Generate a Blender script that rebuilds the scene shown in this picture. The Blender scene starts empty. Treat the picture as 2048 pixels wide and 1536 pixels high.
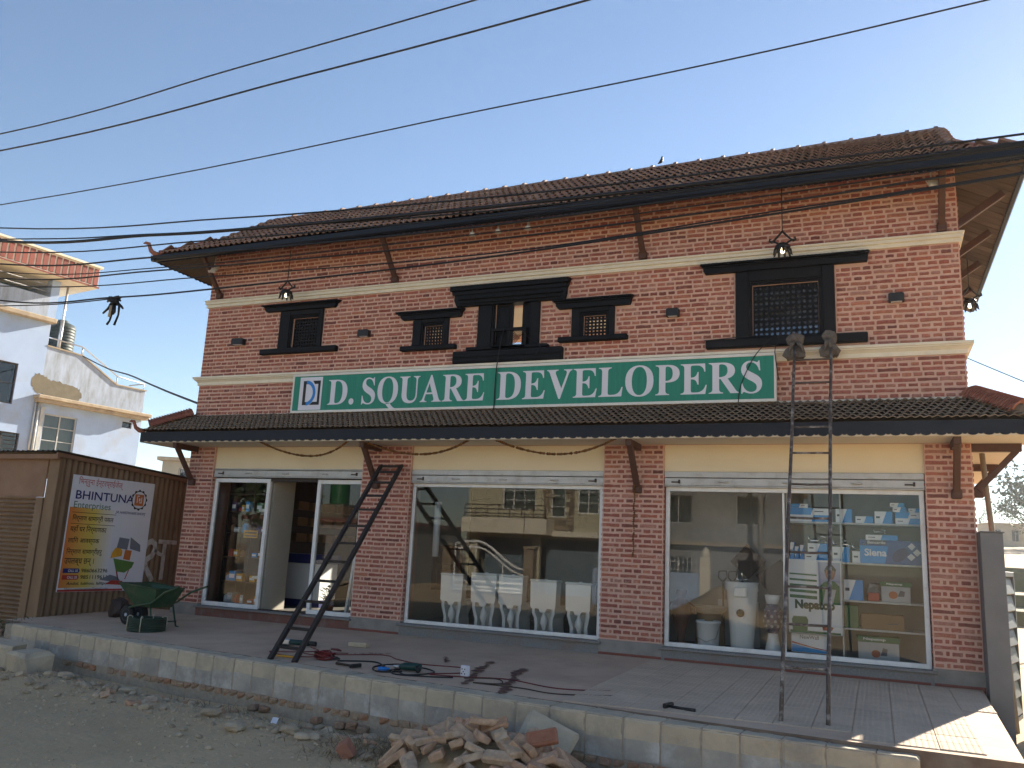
import bpy, math, random
from mathutils import Vector, Matrix, noise

R = math.radians
rnd = random.Random(11)
sc = bpy.context.scene

# ------------------------------------------------------------------ camera
CAM = Vector((0.0, -11.0, 1.21))
yaw, pitch, roll = R(23.55), R(11.45), R(2.85)
fw = Vector((-math.sin(yaw) * math.cos(pitch), math.cos(yaw) * math.cos(pitch), math.sin(pitch)))
r0 = Vector((math.cos(yaw), math.sin(yaw), 0))
u0 = r0.cross(fw)
rt = r0 * math.cos(roll) + u0 * math.sin(roll)
up = -r0 * math.sin(roll) + u0 * math.cos(roll)
cd = bpy.data.cameras.new('camera')
cam = bpy.data.objects.new('camera', cd)
sc.collection.objects.link(cam)
cam.matrix_world = Matrix(((rt.x, up.x, -fw.x, CAM.x), (rt.y, up.y, -fw.y, CAM.y), (rt.z, up.z, -fw.z, CAM.z), (0, 0, 0, 1)))
cd.sensor_width = 36.0
cd.lens = 36.0 * 1680.0 / 2048.0
cd.clip_start = 0.05
cd.clip_end = 3000
sc.camera = cam

# ------------------------------------------------------------------ sky, sun, exposure
SUN_AZ, SUN_EL = R(18.7), R(24.6)
world = bpy.data.worlds.new('World')
sc.world = world
world.use_nodes = True
wn = world.node_tree
wn.nodes.clear()
sky = wn.nodes.new('ShaderNodeTexSky')
sky.sky_type = 'NISHITA'
sky.sun_disc = False
sky.sun_elevation = SUN_EL
sky.sun_rotation = SUN_AZ
sky.altitude = 1300
sky.air_density = 1.15
sky.dust_density = 0.3
sky.ozone_density = 2.0
bg = wn.nodes.new('ShaderNodeBackground')
bg.inputs['Strength'].default_value = 0.05
wo = wn.nodes.new('ShaderNodeOutputWorld')
wn.links.new(sky.outputs[0], bg.inputs[0])
wn.links.new(bg.outputs[0], wo.inputs[0])

sd = bpy.data.lights.new('sun', 'SUN')
sd.energy = 5.0
sd.angle = R(0.5)
sd.color = (1.0, 0.90, 0.75)
sun = bpy.data.objects.new('sun', sd)
sc.collection.objects.link(sun)
sdir = Vector((math.sin(SUN_AZ) * math.cos(SUN_EL), math.cos(SUN_AZ) * math.cos(SUN_EL), math.sin(SUN_EL)))
sun.rotation_euler = sdir.to_track_quat('Z', 'Y').to_euler()
sun.location = sdir * 50

sc.view_settings.view_transform = 'Standard'
sc.view_settings.look = 'None'
sc.view_settings.exposure = 1.85
sc.view_settings.gamma = 1.0
sc.view_settings.use_curve_mapping = False
sc.render.engine = 'CYCLES'
sc.cycles.use_denoising = True
sc.cycles.max_bounces = 7
sc.cycles.diffuse_bounces = 4
sc.cycles.transparent_max_bounces = 12
sc.cycles.caustics_reflective = False
sc.cycles.caustics_refractive = False

# ------------------------------------------------------------------ helpers
def smooth_noise(x, y, z=0.0):
    return noise.noise(Vector((x, y, z)))

class MB:
    """collects geometry for one mesh object"""
    def __init__(s):
        s.v = []; s.f = []; s.m = []; s.sm = []
    def add(s, vs, fs, mi=0, smooth=False):
        o = len(s.v)
        s.v += [tuple(p) for p in vs]
        for f in fs:
            s.f.append([i + o for i in f]); s.m.append(mi); s.sm.append(smooth)
        return s
    def box(s, x0, x1, y0, y1, z0, z1, mi=0, c=0.0, M=None):
        if x0 > x1: x0, x1 = x1, x0
        if y0 > y1: y0, y1 = y1, y0
        if z0 > z1: z0, z1 = z1, z0
        if c <= 0:
            vs = [(x0,y0,z0),(x1,y0,z0),(x1,y1,z0),(x0,y1,z0),(x0,y0,z1),(x1,y0,z1),(x1,y1,z1),(x0,y1,z1)]
            fs = [(0,3,2,1),(4,5,6,7),(0,1,5,4),(1,2,6,5),(2,3,7,6),(3,0,4,7)]
        else:
            c = min(c, (x1-x0)*.45, (y1-y0)*.45, (z1-z0)*.45)
            X=(x0,x1); Y=(y0,y1); Z=(z0,z1); S=(1,-1)
            vs=[]; idx={}
            for i in (0,1):
                for j in (0,1):
                    for k in (0,1):
                        for a in range(3):
                            p=[X[i],Y[j],Z[k]]
                            for b,(q,t) in enumerate(((i,0),(j,1),(k,2))):
                                if b!=a: p[t]+= S[q]*c
                            idx[(i,j,k,a)]=len(vs); vs.append(tuple(p))
            I=lambda i,j,k,a: idx[(i,j,k,a)]
            fs=[(I(0,0,0,0),I(0,0,1,0),I(0,1,1,0),I(0,1,0,0)),(I(1,0,0,0),I(1,1,0,0),I(1,1,1,0),I(1,0,1,0)),
                (I(0,0,0,1),I(1,0,0,1),I(1,0,1,1),I(0,0,1,1)),(I(0,1,0,1),I(0,1,1,1),I(1,1,1,1),I(1,1,0,1)),
                (I(0,0,0,2),I(0,1,0,2),I(1,1,0,2),I(1,0,0,2)),(I(0,0,1,2),I(1,0,1,2),I(1,1,1,2),I(0,1,1,2))]
            for i in (0,1):
                for j in (0,1):
                    fs.append((I(i,j,0,0),I(i,j,1,0),I(i,j,1,1),I(i,j,0,1)))
                    fs.append((I(i,0,j,0),I(i,1,j,0),I(i,1,j,2),I(i,0,j,2)))
                    fs.append((I(0,i,j,1),I(1,i,j,1),I(1,i,j,2),I(0,i,j,2)))
                    for k in (0,1): fs.append((I(i,j,k,0),I(i,j,k,1),I(i,j,k,2)))
        if M is not None: vs=[M @ Vector(p) for p in vs]
        return s.add(vs, fs, mi)
    def cbox(s, cx, cy, cz, sx, sy, sz, mi=0, c=0.0, rz=0.0, rx=0.0, ry=0.0):
        M = Matrix.Translation((cx,cy,cz)) @ Matrix.Rotation(rz,4,'Z') @ Matrix.Rotation(ry,4,'Y') @ Matrix.Rotation(rx,4,'X')
        return s.box(-sx/2,sx/2,-sy/2,sy/2,-sz/2,sz/2,mi,c,M)
    def bar(s, p0, p1, w, h=None, mi=0, c=0.0, upv=(0,0,1)):
        """rectangular bar from p0 to p1, w sideways, h along up"""
        h = h or w
        p0=Vector(p0); p1=Vector(p1); d=(p1-p0); L=d.length; d.normalize()
        u=Vector(upv); sdv=d.cross(u)
        if sdv.length<1e-5: sdv=d.cross(Vector((0,1,0)))
        sdv.normalize(); u=sdv.cross(d)
        M=Matrix(((d.x,sdv.x,u.x,p0.x),(d.y,sdv.y,u.y,p0.y),(d.z,sdv.z,u.z,p0.z),(0,0,0,1)))
        return s.box(0,L,-w/2,w/2,-h/2,h/2,mi,c,M)
    def tube(s, pts, r, n=6, mi=0, cap=True, smooth=True, closed=False):
        pts=[Vector(p) for p in pts]; N=len(pts)
        rs = r if isinstance(r,(list,tuple)) else [r]*N
        vs=[]; fs=[]
        prev=None
        for i,p in enumerate(pts):
            a=pts[(i-1)%N] if (i>0 or closed) else pts[0]
            b=pts[(i+1)%N] if (i<N-1 or closed) else pts[-1]
            d=(b-a)
            if d.length<1e-9: d=Vector((0,0,1))
            d.normalize()
            if prev is None:
                q=Vector((0,0,1)) if abs(d.z)<.9 else Vector((1,0,0))
                e1=d.cross(q).normalized()
            else:
                e1=prev-d*prev.dot(d)
                if e1.length<1e-6: e1=d.cross(Vector((1,0,0)))
                e1.normalize()
            prev=e1; e2=d.cross(e1)
            for k in range(n):
                t=2*math.pi*k/n
                vs.append(p+(e1*math.cos(t)+e2*math.sin(t))*rs[i])
        M=N if closed else N-1
        for i in range(M):
            j=(i+1)%N
            for k in range(n):
                l=(k+1)%n
                fs.append((i*n+k,i*n+l,j*n+l,j*n+k))
        if cap and not closed:
            fs.append(tuple(reversed(range(n)))); fs.append(tuple(range((N-1)*n,N*n)))
        return s.add(vs,fs,mi,smooth)
    def cyl(s,p0,p1,r,n=10,mi=0,r1=None): return s.tube([p0,p1],[r,r if r1 is None else r1],n,mi)
    def lathe(s, prof, n=16, loc=(0,0,0), mi=0, smooth=True, sx=1.0, sy=1.0, M=None):
        """prof: list of (radius, z)"""
        vs=[]; fs=[]
        for (r,z) in prof:
            for k in range(n):
                t=2*math.pi*k/n
                p=Vector((loc[0]+r*sx*math.cos(t),loc[1]+r*sy*math.sin(t),loc[2]+z))
                vs.append(M@p if M is not None else p)
        for i in range(len(prof)-1):
            for k in range(n):
                l=(k+1)%n
                fs.append((i*n+k,i*n+l,(i+1)*n+l,(i+1)*n+k))
        if prof[0][0]>1e-4: fs.append(tuple(reversed(range(n))))
        if prof[-1][0]>1e-4: fs.append(tuple(range((len(prof)-1)*n,len(prof)*n)))
        return s.add(vs,fs,mi,smooth)
    def extr(s, poly, fn, w0, w1, mi=0, smooth=False):
        """poly: 2D outline (u,v); fn(u,v,w)->xyz; closed solid between w0 and w1"""
        n=len(poly)
        vs=[fn(u,v,w0) for u,v in poly]+[fn(u,v,w1) for u,v in poly]
        fs=[tuple(range(n)),tuple(reversed(range(n,2*n)))]
        for i in range(n):
            j=(i+1)%n; fs.append((i,i+n,j+n,j))
        return s.add(vs,fs,mi,smooth)
    def quad(s,a,b,c,d,mi=0): return s.add([a,b,c,d],[(0,1,2,3)],mi)
    def mesh(s,name,mats):
        me=bpy.data.meshes.new(name)
        me.from_pydata(s.v,[],s.f)
        for m in (mats if isinstance(mats,(list,tuple)) else [mats]): me.materials.append(m)
        me.polygons.foreach_set('material_index',s.m)
        me.polygons.foreach_set('use_smooth',s.sm)
        me.update()
        return me
    def build(s,name,mats,parent=None,fixn=False,**kw):
        me=s.mesh(name,mats)
        if fixn:
            import bmesh
            b=bmesh.new(); b.from_mesh(me); bmesh.ops.recalc_face_normals(b,faces=b.faces); b.to_mesh(me); b.free()
        return link(name,me,parent,**kw)

def link(name,data,parent=None,label=None,cat=None,group=None,kind=None,loc=None,rot=None,scale=None):
    o=bpy.data.objects.new(name,data)
    sc.collection.objects.link(o)
    if parent is not None: o.parent=parent
    if loc is not None: o.location=loc
    if rot is not None: o.rotation_euler=rot
    if scale is not None: o.scale=scale
    if label: o['label']=label
    if cat: o['category']=cat
    if group: o['group']=group
    if kind: o['kind']=kind
    return o

def thing(name,label,cat,loc=(0,0,0),rz=0.0,group=None,parent=None,rot=None):
    return link(name,None,parent,label,cat,group,None,loc,rot or (0,0,rz))

def part_empty(name,parent,loc=(0,0,0)):
    return link(name,None,parent,loc=loc)

def copy_tree(o,parent=None):
    c=o.copy(); sc.collection.objects.link(c); c.parent=parent
    for ch in list(o.children): copy_tree(ch,c)
    return c

# ------------------------------------------------------------------ materials
def srgb(r,g,b):
    f=lambda c:(c/12.92 if c<=.04045 else ((c+.055)/1.055)**2.4)
    return tuple(f(x/255.0) for x in (r,g,b))

def mat(name,c1,c2=None,rough=.8,scale=6.0,detail=5.0,bump=.15,bscale=None,metal=0.0,spec=.35,
        vary=0.0,spot=None,spot_amt=.5,spot_scale=3.0,stretch=(1,1,1),coat=0.0,bdist=.01):
    m=bpy.data.materials.new(name); m.use_nodes=True
    nt=m.node_tree; N=nt.nodes; L=nt.links
    b=N['Principled BSDF']
    b.inputs['Roughness'].default_value=rough
    b.inputs['Metallic'].default_value=metal
    b.inputs['Specular IOR Level'].default_value=spec
    if coat: b.inputs['Coat Weight'].default_value=coat
    geo=N.new('ShaderNodeNewGeometry')
    mp=N.new('ShaderNodeMapping'); mp.inputs['Scale'].default_value=stretch
    L.new(geo.outputs['Position'],mp.inputs['Vector'])
    nz=N.new('ShaderNodeTexNoise'); nz.inputs['Scale'].default_value=scale; nz.inputs['Detail'].default_value=detail; nz.inputs['Roughness'].default_value=.62
    L.new(mp.outputs[0],nz.inputs['Vector'])
    if c2 is None: c2=tuple(x*.78 for x in c1)
    rp=N.new('ShaderNodeMapRange'); rp.inputs[1].default_value=.32; rp.inputs[2].default_value=.68
    L.new(nz.outputs['Fac'],rp.inputs[0])
    mx=N.new('ShaderNodeMix'); mx.data_type='RGBA'
    mx.inputs[6].default_value=(*c1,1); mx.inputs[7].default_value=(*c2,1)
    L.new(rp.outputs[0],mx.inputs[0])
    out=mx.outputs[2]
    if spot is not None:
        n2=N.new('ShaderNodeTexNoise'); n2.inputs['Scale'].default_value=spot_scale; n2.inputs['Detail'].default_value=7; n2.inputs['Roughness'].default_value=.65
        L.new(mp.outputs[0],n2.inputs['Vector'])
        r2=N.new('ShaderNodeMapRange'); r2.inputs[1].default_value=.5; r2.inputs[2].default_value=.68; r2.inputs[4].default_value=spot_amt
        L.new(n2.outputs['Fac'],r2.inputs[0])
        m2=N.new('ShaderNodeMix'); m2.data_type='RGBA'
        L.new(r2.outputs[0],m2.inputs[0]); L.new(out,m2.inputs[6]); m2.inputs[7].default_value=(*spot,1)
        out=m2.outputs[2]
    if vary>0:
        oi=N.new('ShaderNodeObjectInfo')
        ad=N.new('ShaderNodeMath'); ad.operation='ADD'
        L.new(oi.outputs['Random'],ad.inputs[0]); L.new(geo.outputs['Random Per Island'],ad.inputs[1])
        fr=N.new('ShaderNodeMath'); fr.operation='FRACT'; L.new(ad.outputs[0],fr.inputs[0])
        mr=N.new('ShaderNodeMapRange'); mr.inputs[3].default_value=1-vary; mr.inputs[4].default_value=1+vary
        L.new(fr.outputs[0],mr.inputs[0])
        hs=N.new('ShaderNodeHueSaturation'); L.new(mr.outputs[0],hs.inputs['Value']); L.new(out,hs.inputs['Color'])
        out=hs.outputs[0]
    L.new(out,b.inputs['Base Color'])
    if bump>0:
        nb=N.new('ShaderNodeTexNoise'); nb.inputs['Scale'].default_value=bscale or scale*4; nb.inputs['Detail'].default_value=6
        L.new(mp.outputs[0],nb.inputs['Vector'])
        bp=N.new('ShaderNodeBump'); bp.inputs['Strength'].default_value=bump; bp.inputs['Distance'].default_value=bdist
        L.new(nb.outputs['Fac'],bp.inputs['Height']); L.new(bp.outputs[0],b.inputs['Normal'])
    return m

def ramp_mat(name,cols,rough=.85,smear=None,smear_amt=.8,bump=.4,bscale=90,nscale=40,spec=.25,dust=None):
    """each piece picks its own colour from cols; smear = mortar/dust patches"""
    m=bpy.data.materials.new(name); m.use_nodes=True
    nt=m.node_tree; N=nt.nodes; L=nt.links; b=N['Principled BSDF']
    b.inputs['Roughness'].default_value=rough; b.inputs['Specular IOR Level'].default_value=spec
    geo=N.new('ShaderNodeNewGeometry'); oi=N.new('ShaderNodeObjectInfo')
    ad=N.new('ShaderNodeMath'); ad.operation='ADD'; L.new(oi.outputs['Random'],ad.inputs[0]); L.new(geo.outputs['Random Per Island'],ad.inputs[1])
    fr=N.new('ShaderNodeMath'); fr.operation='FRACT'; L.new(ad.outputs[0],fr.inputs[0])
    cr=N.new('ShaderNodeValToRGB'); cr.color_ramp.interpolation='LINEAR'
    e=cr.color_ramp.elements
    e[0].position=0; e[0].color=(*cols[0],1); e[1].position=1; e[1].color=(*cols[-1],1)
    for i,c in enumerate(cols[1:-1],1):
        q=e.new(i/(len(cols)-1)); q.color=(*c,1)
    L.new(fr.outputs[0],cr.inputs[0])
    nz=N.new('ShaderNodeTexNoise'); nz.inputs['Scale'].default_value=nscale; nz.inputs['Detail'].default_value=6
    L.new(geo.outputs['Position'],nz.inputs['Vector'])
    mr=N.new('ShaderNodeMapRange'); mr.inputs[1].default_value=.25; mr.inputs[2].default_value=.75; mr.inputs[3].default_value=.72; mr.inputs[4].default_value=1.25
    L.new(nz.outputs['Fac'],mr.inputs[0])
    hs=N.new('ShaderNodeHueSaturation'); L.new(mr.outputs[0],hs.inputs['Value']); L.new(cr.outputs[0],hs.inputs['Color'])
    out=hs.outputs[0]
    if smear:
        n2=N.new('ShaderNodeTexNoise'); n2.inputs['Scale'].default_value=9; n2.inputs['Detail'].default_value=8; n2.inputs['Roughness'].default_value=.75
        L.new(geo.outputs['Position'],n2.inputs['Vector'])
        r2=N.new('ShaderNodeMapRange'); r2.inputs[1].default_value=.54; r2.inputs[2].default_value=.72; r2.inputs[4].default_value=smear_amt
        L.new(n2.outputs['Fac'],r2.inputs[0])
        mx=N.new('ShaderNodeMix'); mx.data_type='RGBA'; L.new(r2.outputs[0],mx.inputs[0]); L.new(out,mx.inputs[6]); mx.inputs[7].default_value=(*smear,1)
        out=mx.outputs[2]
    L.new(out,b.inputs['Base Color'])
    nb=N.new('ShaderNodeTexNoise'); nb.inputs['Scale'].default_value=bscale; nb.inputs['Detail'].default_value=5
    L.new(geo.outputs['Position'],nb.inputs['Vector'])
    bp=N.new('ShaderNodeBump'); bp.inputs['Strength'].default_value=bump; bp.inputs['Distance'].default_value=.006
    L.new(nb.outputs['Fac'],bp.inputs['Height']); L.new(bp.outputs[0],b.inputs['Normal'])
    return m

def glass_mat(name,tint=(1,1,1),refl=1.0):
    m=bpy.data.materials.new(name); m.use_nodes=True
    nt=m.node_tree; N=nt.nodes; L=nt.links; N.clear()
    o=N.new('ShaderNodeOutputMaterial'); t=N.new('ShaderNodeBsdfTransparent'); g=N.new('ShaderNodeBsdfGlossy')
    t.inputs[0].default_value=(*tint,1); g.inputs['Roughness'].default_value=0.0
    fz=N.new('ShaderNodeFresnel'); fz.inputs[0].default_value=1.5
    mu=N.new('ShaderNodeMath'); mu.operation='MULTIPLY'; mu.inputs[1].default_value=refl; mu.use_clamp=True
    L.new(fz.outputs[0],mu.inputs[0])
    mx=N.new('ShaderNodeMixShader'); L.new(mu.outputs[0],mx.inputs[0]); L.new(t.outputs[0],mx.inputs[1]); L.new(g.outputs[0],mx.inputs[2])
    L.new(mx.outputs[0],o.inputs[0])
    return m

def emit_mat(name,c,s):
    m=bpy.data.materials.new(name); m.use_nodes=True
    b=m.node_tree.nodes['Principled BSDF']; b.inputs['Base Color'].default_value=(*c,1)
    b.inputs['Emission Color'].default_value=(*c,1); b.inputs['Emission Strength'].default_value=s
    return m

MORTAR=(.62,.405,.325)
M={}
M['brick']=ramp_mat('brick clay',[(.25,.082,.062),(.36,.13,.098),(.29,.098,.074),(.42,.175,.115),(.16,.060,.052),(.38,.13,.085),(.37,.19,.15),(.26,.082,.063)],smear=MORTAR,smear_amt=.6)
M['mortar']=mat('pink mortar',MORTAR,(.55,.35,.28),rough=.95,scale=5,bump=.5,bscale=60)
M['roof']=ramp_mat('terracotta roof tile',[(.21,.135,.112),(.30,.19,.155),(.20,.145,.125),(.27,.165,.135),(.34,.245,.20),(.17,.12,.105)],smear=(.25,.20,.155),smear_amt=.55,bscale=50,bump=.3,rough=.82)
M['ctile']=ramp_mat('dusty grey canopy tile',[(.17,.135,.105),(.21,.165,.125),(.15,.12,.095),(.20,.145,.11),(.18,.15,.12)],smear=(.24,.20,.155),smear_amt=.6,bscale=60,bump=.3,rough=.9)
M['ridge']=ramp_mat('red clay ridge tile',[(.30,.115,.075),(.27,.10,.07),(.33,.14,.09)],smear=(.28,.2,.15),smear_amt=.35,bscale=60,bump=.25)
M['cream']=mat('cream paint',(.74,.63,.44),(.70,.59,.405),rough=.7,scale=1.5,bump=.05,bscale=40)
M['cornice']=mat('ivory moulding paint',(.74,.69,.56),(.69,.63,.51),rough=.6,scale=3,bump=.05,spot=(.45,.39,.30),spot_amt=.3,spot_scale=4)
M['soffit']=mat('off white soffit',(.66,.60,.50),(.62,.56,.46),rough=.8,scale=2,bump=.03)
M['navy']=mat('navy black gutter paint',(.007,.010,.018),(.010,.013,.022),rough=.5,scale=4,bump=.05,spec=.25)
M['black']=mat('black carved wood',(.006,.0065,.0085),(.010,.0105,.013),rough=.6,scale=12,bump=.25,bscale=70,spec=.18,stretch=(1,1,1))
M['strut']=mat('brown strut paint',(.095,.045,.030),(.07,.034,.024),rough=.6,scale=8,bump=.1)
M['plank']=mat('soffit plank',(.125,.10,.08),(.085,.068,.055),rough=.85,scale=4,bump=.2,vary=.25,stretch=(1,6,1))
M['alu']=mat('white aluminium',(.76,.76,.75),(.68,.68,.67),rough=.4,scale=3,bump=.02,spec=.5,spot=(.40,.37,.33),spot_amt=.35,spot_scale=5)
M['shutter']=mat('galvanised shutter',(.47,.47,.465),(.40,.40,.39),rough=.45,scale=5,bump=.04,metal=.25,spot=(.25,.22,.19),spot_amt=.5,spot_scale=6)
M['granite']=mat('grey granite sill',(.22,.215,.21),(.15,.148,.145),rough=.6,scale=60,bump=.05,spot=(.20,.12,.085),spot_amt=.5,spot_scale=2.5)
M['redstain']=mat('red oxide cement',(.20,.085,.065),(.15,.075,.06),rough=.85,scale=8,bump=.1,spot=(.2,.18,.16),spot_amt=.7,spot_scale=5)
M['cement']=mat('grey cement',(.27,.25,.225),(.20,.185,.165),rough=.92,scale=5,bump=.3,bscale=50)
M['screed']=mat('dusty pink terrace screed',(.58,.43,.315),(.47,.345,.25),rough=.92,scale=1.6,detail=8,bump=.25,bscale=40,spot=(.36,.25,.185),spot_amt=.55,spot_scale=1.1)
M['ptile']=mat('dusty paving tile',(.57,.44,.325),(.46,.355,.26),rough=.9,scale=2.5,detail=8,bump=.2,bscale=45,vary=.06,spot=(.40,.31,.235),spot_amt=.45,spot_scale=1.4)
M['earth']=mat('dry earth road',(.58,.43,.255),(.48,.35,.205),rough=.97,scale=.9,detail=9,bump=.6,bscale=14,bdist=.03,spot=(.42,.31,.195),spot_amt=.55,spot_scale=.6)
M['stone']=mat('rubble stone',(.47,.375,.26),(.36,.285,.20),rough=.95,scale=7,bump=.5,bscale=25,vary=.22)
M['pilebrick']=ramp_mat('loose brick',[(.50,.33,.21),(.43,.245,.145),(.48,.36,.245),(.52,.29,.18),(.44,.34,.24),(.46,.27,.17)],smear=(.50,.40,.29),smear_amt=.75,bscale=30,bump=.6,nscale=18)
M['steel']=mat('stainless rail',(.55,.55,.56),(.48,.48,.49),rough=.3,metal=.8,bump=0)
M['wire']=mat('black cable',(.008,.008,.009),(.012,.012,.013),rough=.55,bump=0)
M['glass']=glass_mat('shop glass',(.93,.95,.95),1.25)
M['glass_up']=glass_mat('upper window glass',(.05,.06,.07),1.1)
M['white']=mat('white ceramic',(.84,.85,.84),(.80,.81,.80),rough=.16,scale=2,bump=0,spec=.5,coat=.3)
M['signwhite']=mat('sign white print',(.66,.66,.72),(.62,.62,.68),rough=.4,scale=2,bump=0)
M['signgreen']=mat('sign green print',(.014,.225,.15),(.010,.19,.125),rough=.4,scale=2.2,detail=8,bump=0,stretch=(9,1,.7),spot=(.010,.135,.09),spot_amt=.4,spot_scale=2.5)
M['signblack']=mat('sign black print',(.012,.012,.013),rough=.5,bump=0)
M['signblue']=mat('sign blue print',(.02,.21,.62),rough=.4,bump=0)
M['signedge']=mat('sign frame white',(.70,.68,.64),(.64,.62,.57),rough=.45,scale=5,bump=0)
M['room']=mat('room plaster',(.42,.39,.33),(.37,.34,.29),rough=.9,scale=1.5,bump=.05)
M['roomgrey']=mat('grey room cement',(.30,.30,.285),(.20,.20,.19),rough=.95,scale=1.4,detail=8,bump=.1)
M['dark']=mat('dark brown board',(.045,.03,.024),(.03,.02,.017),rough=.6,scale=5,bump=.05)

# ------------------------------------------------------------------ ground (one sheet to the horizon)
WALLF=[(-11.9,-2.52),(-10.27,-2.747),(-5.55,-3.413),(-3.139,-3.718),(-1.73,-3.896),(.24,-4.02),(1.4,-4.07)]
def wall_front(x):
    for (a,b) in zip(WALLF[:-1],WALLF[1:]):
        if x<=b[0] or b is WALLF[-1]:
            t=(x-a[0])/(b[0]-a[0]); return a[1]+(b[1]-a[1])*t
def ground_z(x,y):
    z=-.52
    near=max(0.0,1-max(0,abs(x+3)-12)/10)*max(0.0,1-max(0,abs(y+6)-7)/8)
    z+=near*(.05*smooth_noise(x*.5,y*.5)+.022*smooth_noise(x*1.7,y*1.7,3)+.010*smooth_noise(x*5,y*5,5))
    if -12<x<.6:
        dw=wall_front(max(-11.9,min(1.4,x)))-y      # metres in front of the low wall
        z-=.05*math.exp(-((dw-.15)/.22)**2)
        z+=.05*math.exp(-((dw-.75)/.35)**2)
    if x<-9: z-=.03*min(1,(-9-x)/2)
    r=math.hypot(x,y)
    if y>12: z+=min(9.0,.052*max(0,r-24))+.4*smooth_noise(x*.03,y*.03,9)*min(1,(y-12)/40)
    return z
def axis(lo,hi,fine_lo,fine_hi,step):
    a=[]; t=fine_lo
    while t<fine_hi: a.append(t); t+=step
    t=fine_hi; s=step
    while t<hi: a.append(t); s*=1.35; t+=s
    a.append(hi)
    t=fine_lo; s=step; b=[]
    while True:
        s*=1.35; t-=s
        if t<=lo: break
        b.append(t)
    return [lo]+b[::-1]+a
gx=axis(-900,900,-13,4,.11); gy=axis(-500,1400,-9,-2.2,.11)
g=MB()
g.v=[(x,y,ground_z(x,y)) for y in gy for x in gx]
W=len(gx)
g.f=[(j*W+i,j*W+i+1,(j+1)*W+i+1,(j+1)*W+i) for j in range(len(gy)-1) for i in range(W-1)]
g.m=[0]*len(g.f); g.sm=[True]*len(g.f)
g.build('ground',M['earth'],kind='structure')

# ------------------------------------------------------------------ terrace
TZF=lambda x: -.06+.035*max(0,min(1,(x+3)/3.5))       # front edge height
def terr_z(x,y):
    f=wall_front(x)+.27
    t=max(0,min(1,y/f)); return 0*(1-t)+TZF(x)*t
tb=MB()
xs=[-11.55+i*(.9+11.55)/48 for i in range(49)]
def trow(x):
    f=wall_front(x)+(.27 if x<-2.2 else .27-.14*min(1,(x+2.2)/2.0))
    return [(x,y,terr_z(x,y)) for y in [f+(.35-f)*k/14 for k in range(15)]]
for i,x in enumerate(xs):
    row=trow(x)
    if i==len(xs)-1: row=[(.9+.14*(k/14),p[1],p[2]) for k,p in enumerate(row)]
    tb.v+=row
for i in range(48):
    for k in range(14):
        a=i*15+k; tb.f.append((a,a+15,a+16,a+1)); tb.m.append(0); tb.sm.append(False)
# vertical faces: front and right side
n0=len(tb.v)
for i in range(49):
    p=tb.v[i*15]; tb.v.append((p[0],p[1],-.7))
for i in range(48):
    tb.f.append((i*15,n0+i,n0+i+1,(i+1)*15)); tb.m.append(1); tb.sm.append(False)
n1=len(tb.v)
for k in range(15):
    p=tb.v[48*15+k]; tb.v.append((p[0],p[1],-.7))
for k in range(14):
    tb.f.append((48*15+k,n1+k,n1+k+1,48*15+k+1)); tb.m.append(1); tb.sm.append(False)
M['terrface']=mat('stained terrace edge',(.20,.145,.11),(.13,.095,.075),rough=.95,scale=4,bump=.5,spot=(.26,.22,.18),spot_amt=.6,spot_scale=3)
terrace=tb.build('terrace',[M['screed'],M['terrface']],kind='structure')
# paving tiles of the right-hand half, each its own piece
def tile_top_mesh(nm,s,h,seed):
    b=MB(); b.box(-s/2,s/2,-s/2,s/2,-.012,h,c=.004)
    # raised lozenge rows
    n=7
    for i in range(n):
        for j in range(n):
            cx=-s/2+(i+.5)*s/n; cy=-s/2+(j+.5)*s/n; a=s/n*.40
            b.add([(cx-a,cy,h),(cx,cy-a,h),(cx+a,cy,h),(cx,cy+a,h),(cx,cy,h+.0035)],[(0,1,4),(1,2,4),(2,3,4),(3,0,4)])
    return b.mesh(nm,M['ptile'])
TS=.30
tms=[tile_top_mesh('paving_tile',TS-.0035,.006,k) for k in range(3)]
for i in range(12):
    for j in range(13):
        x=-2.62+i*TS+TS/2; y=-.20-j*TS-TS/2
        xr=.9+.14*max(0,min(1,1+y/3.8))
        if x+TS/2>xr or y-TS/2<wall_front(x)+.19: continue
        sl=(terr_z(x,y-.1)-terr_z(x,y+.1))/.2
        link('paving_tile',tms[(i+j)%3],terrace,loc=(x,y,terr_z(x,y)+.002+rnd.uniform(0,.0018)),rot=(math.atan(-sl),0,0))
# ------------------------------------------------------------------ low concrete block wall
lw=thing('low_wall','low concrete block wall along the road with a course of bricks under it','wall',(0,0,0))
M['block']=mat('weathered concrete block',(.55,.46,.335),(.44,.37,.275),rough=.95,scale=5,bump=.45,bscale=35,vary=.06,spot=(.20,.19,.18),spot_amt=.55,spot_scale=2.2)
M['blocklow']=mat('damp grey concrete',(.43,.385,.32),(.28,.265,.245),rough=.93,scale=4,bump=.35,bscale=35,vary=.12,spot=(.55,.53,.50),spot_amt=.8,spot_scale=3.4)
M['joint']=mat('block joint mortar',(.40,.34,.265),(.28,.235,.19),rough=.97,scale=20,bump=.7,bscale=60)
def wall_pt(x,off,z):
    a=wall_front(x-.05); b=wall_front(x+.05); d=Vector((.1,b-a,0)).normalized(); nrm=Vector((-d.y,d.x,0))
    p=Vector((x,wall_front(x),z))+nrm*off
    return p
x=-11.15; k=0; TOP=-.06
core=MB()
xx=[-11.1+i*(.215+11.1)/40 for i in range(41)]
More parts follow.
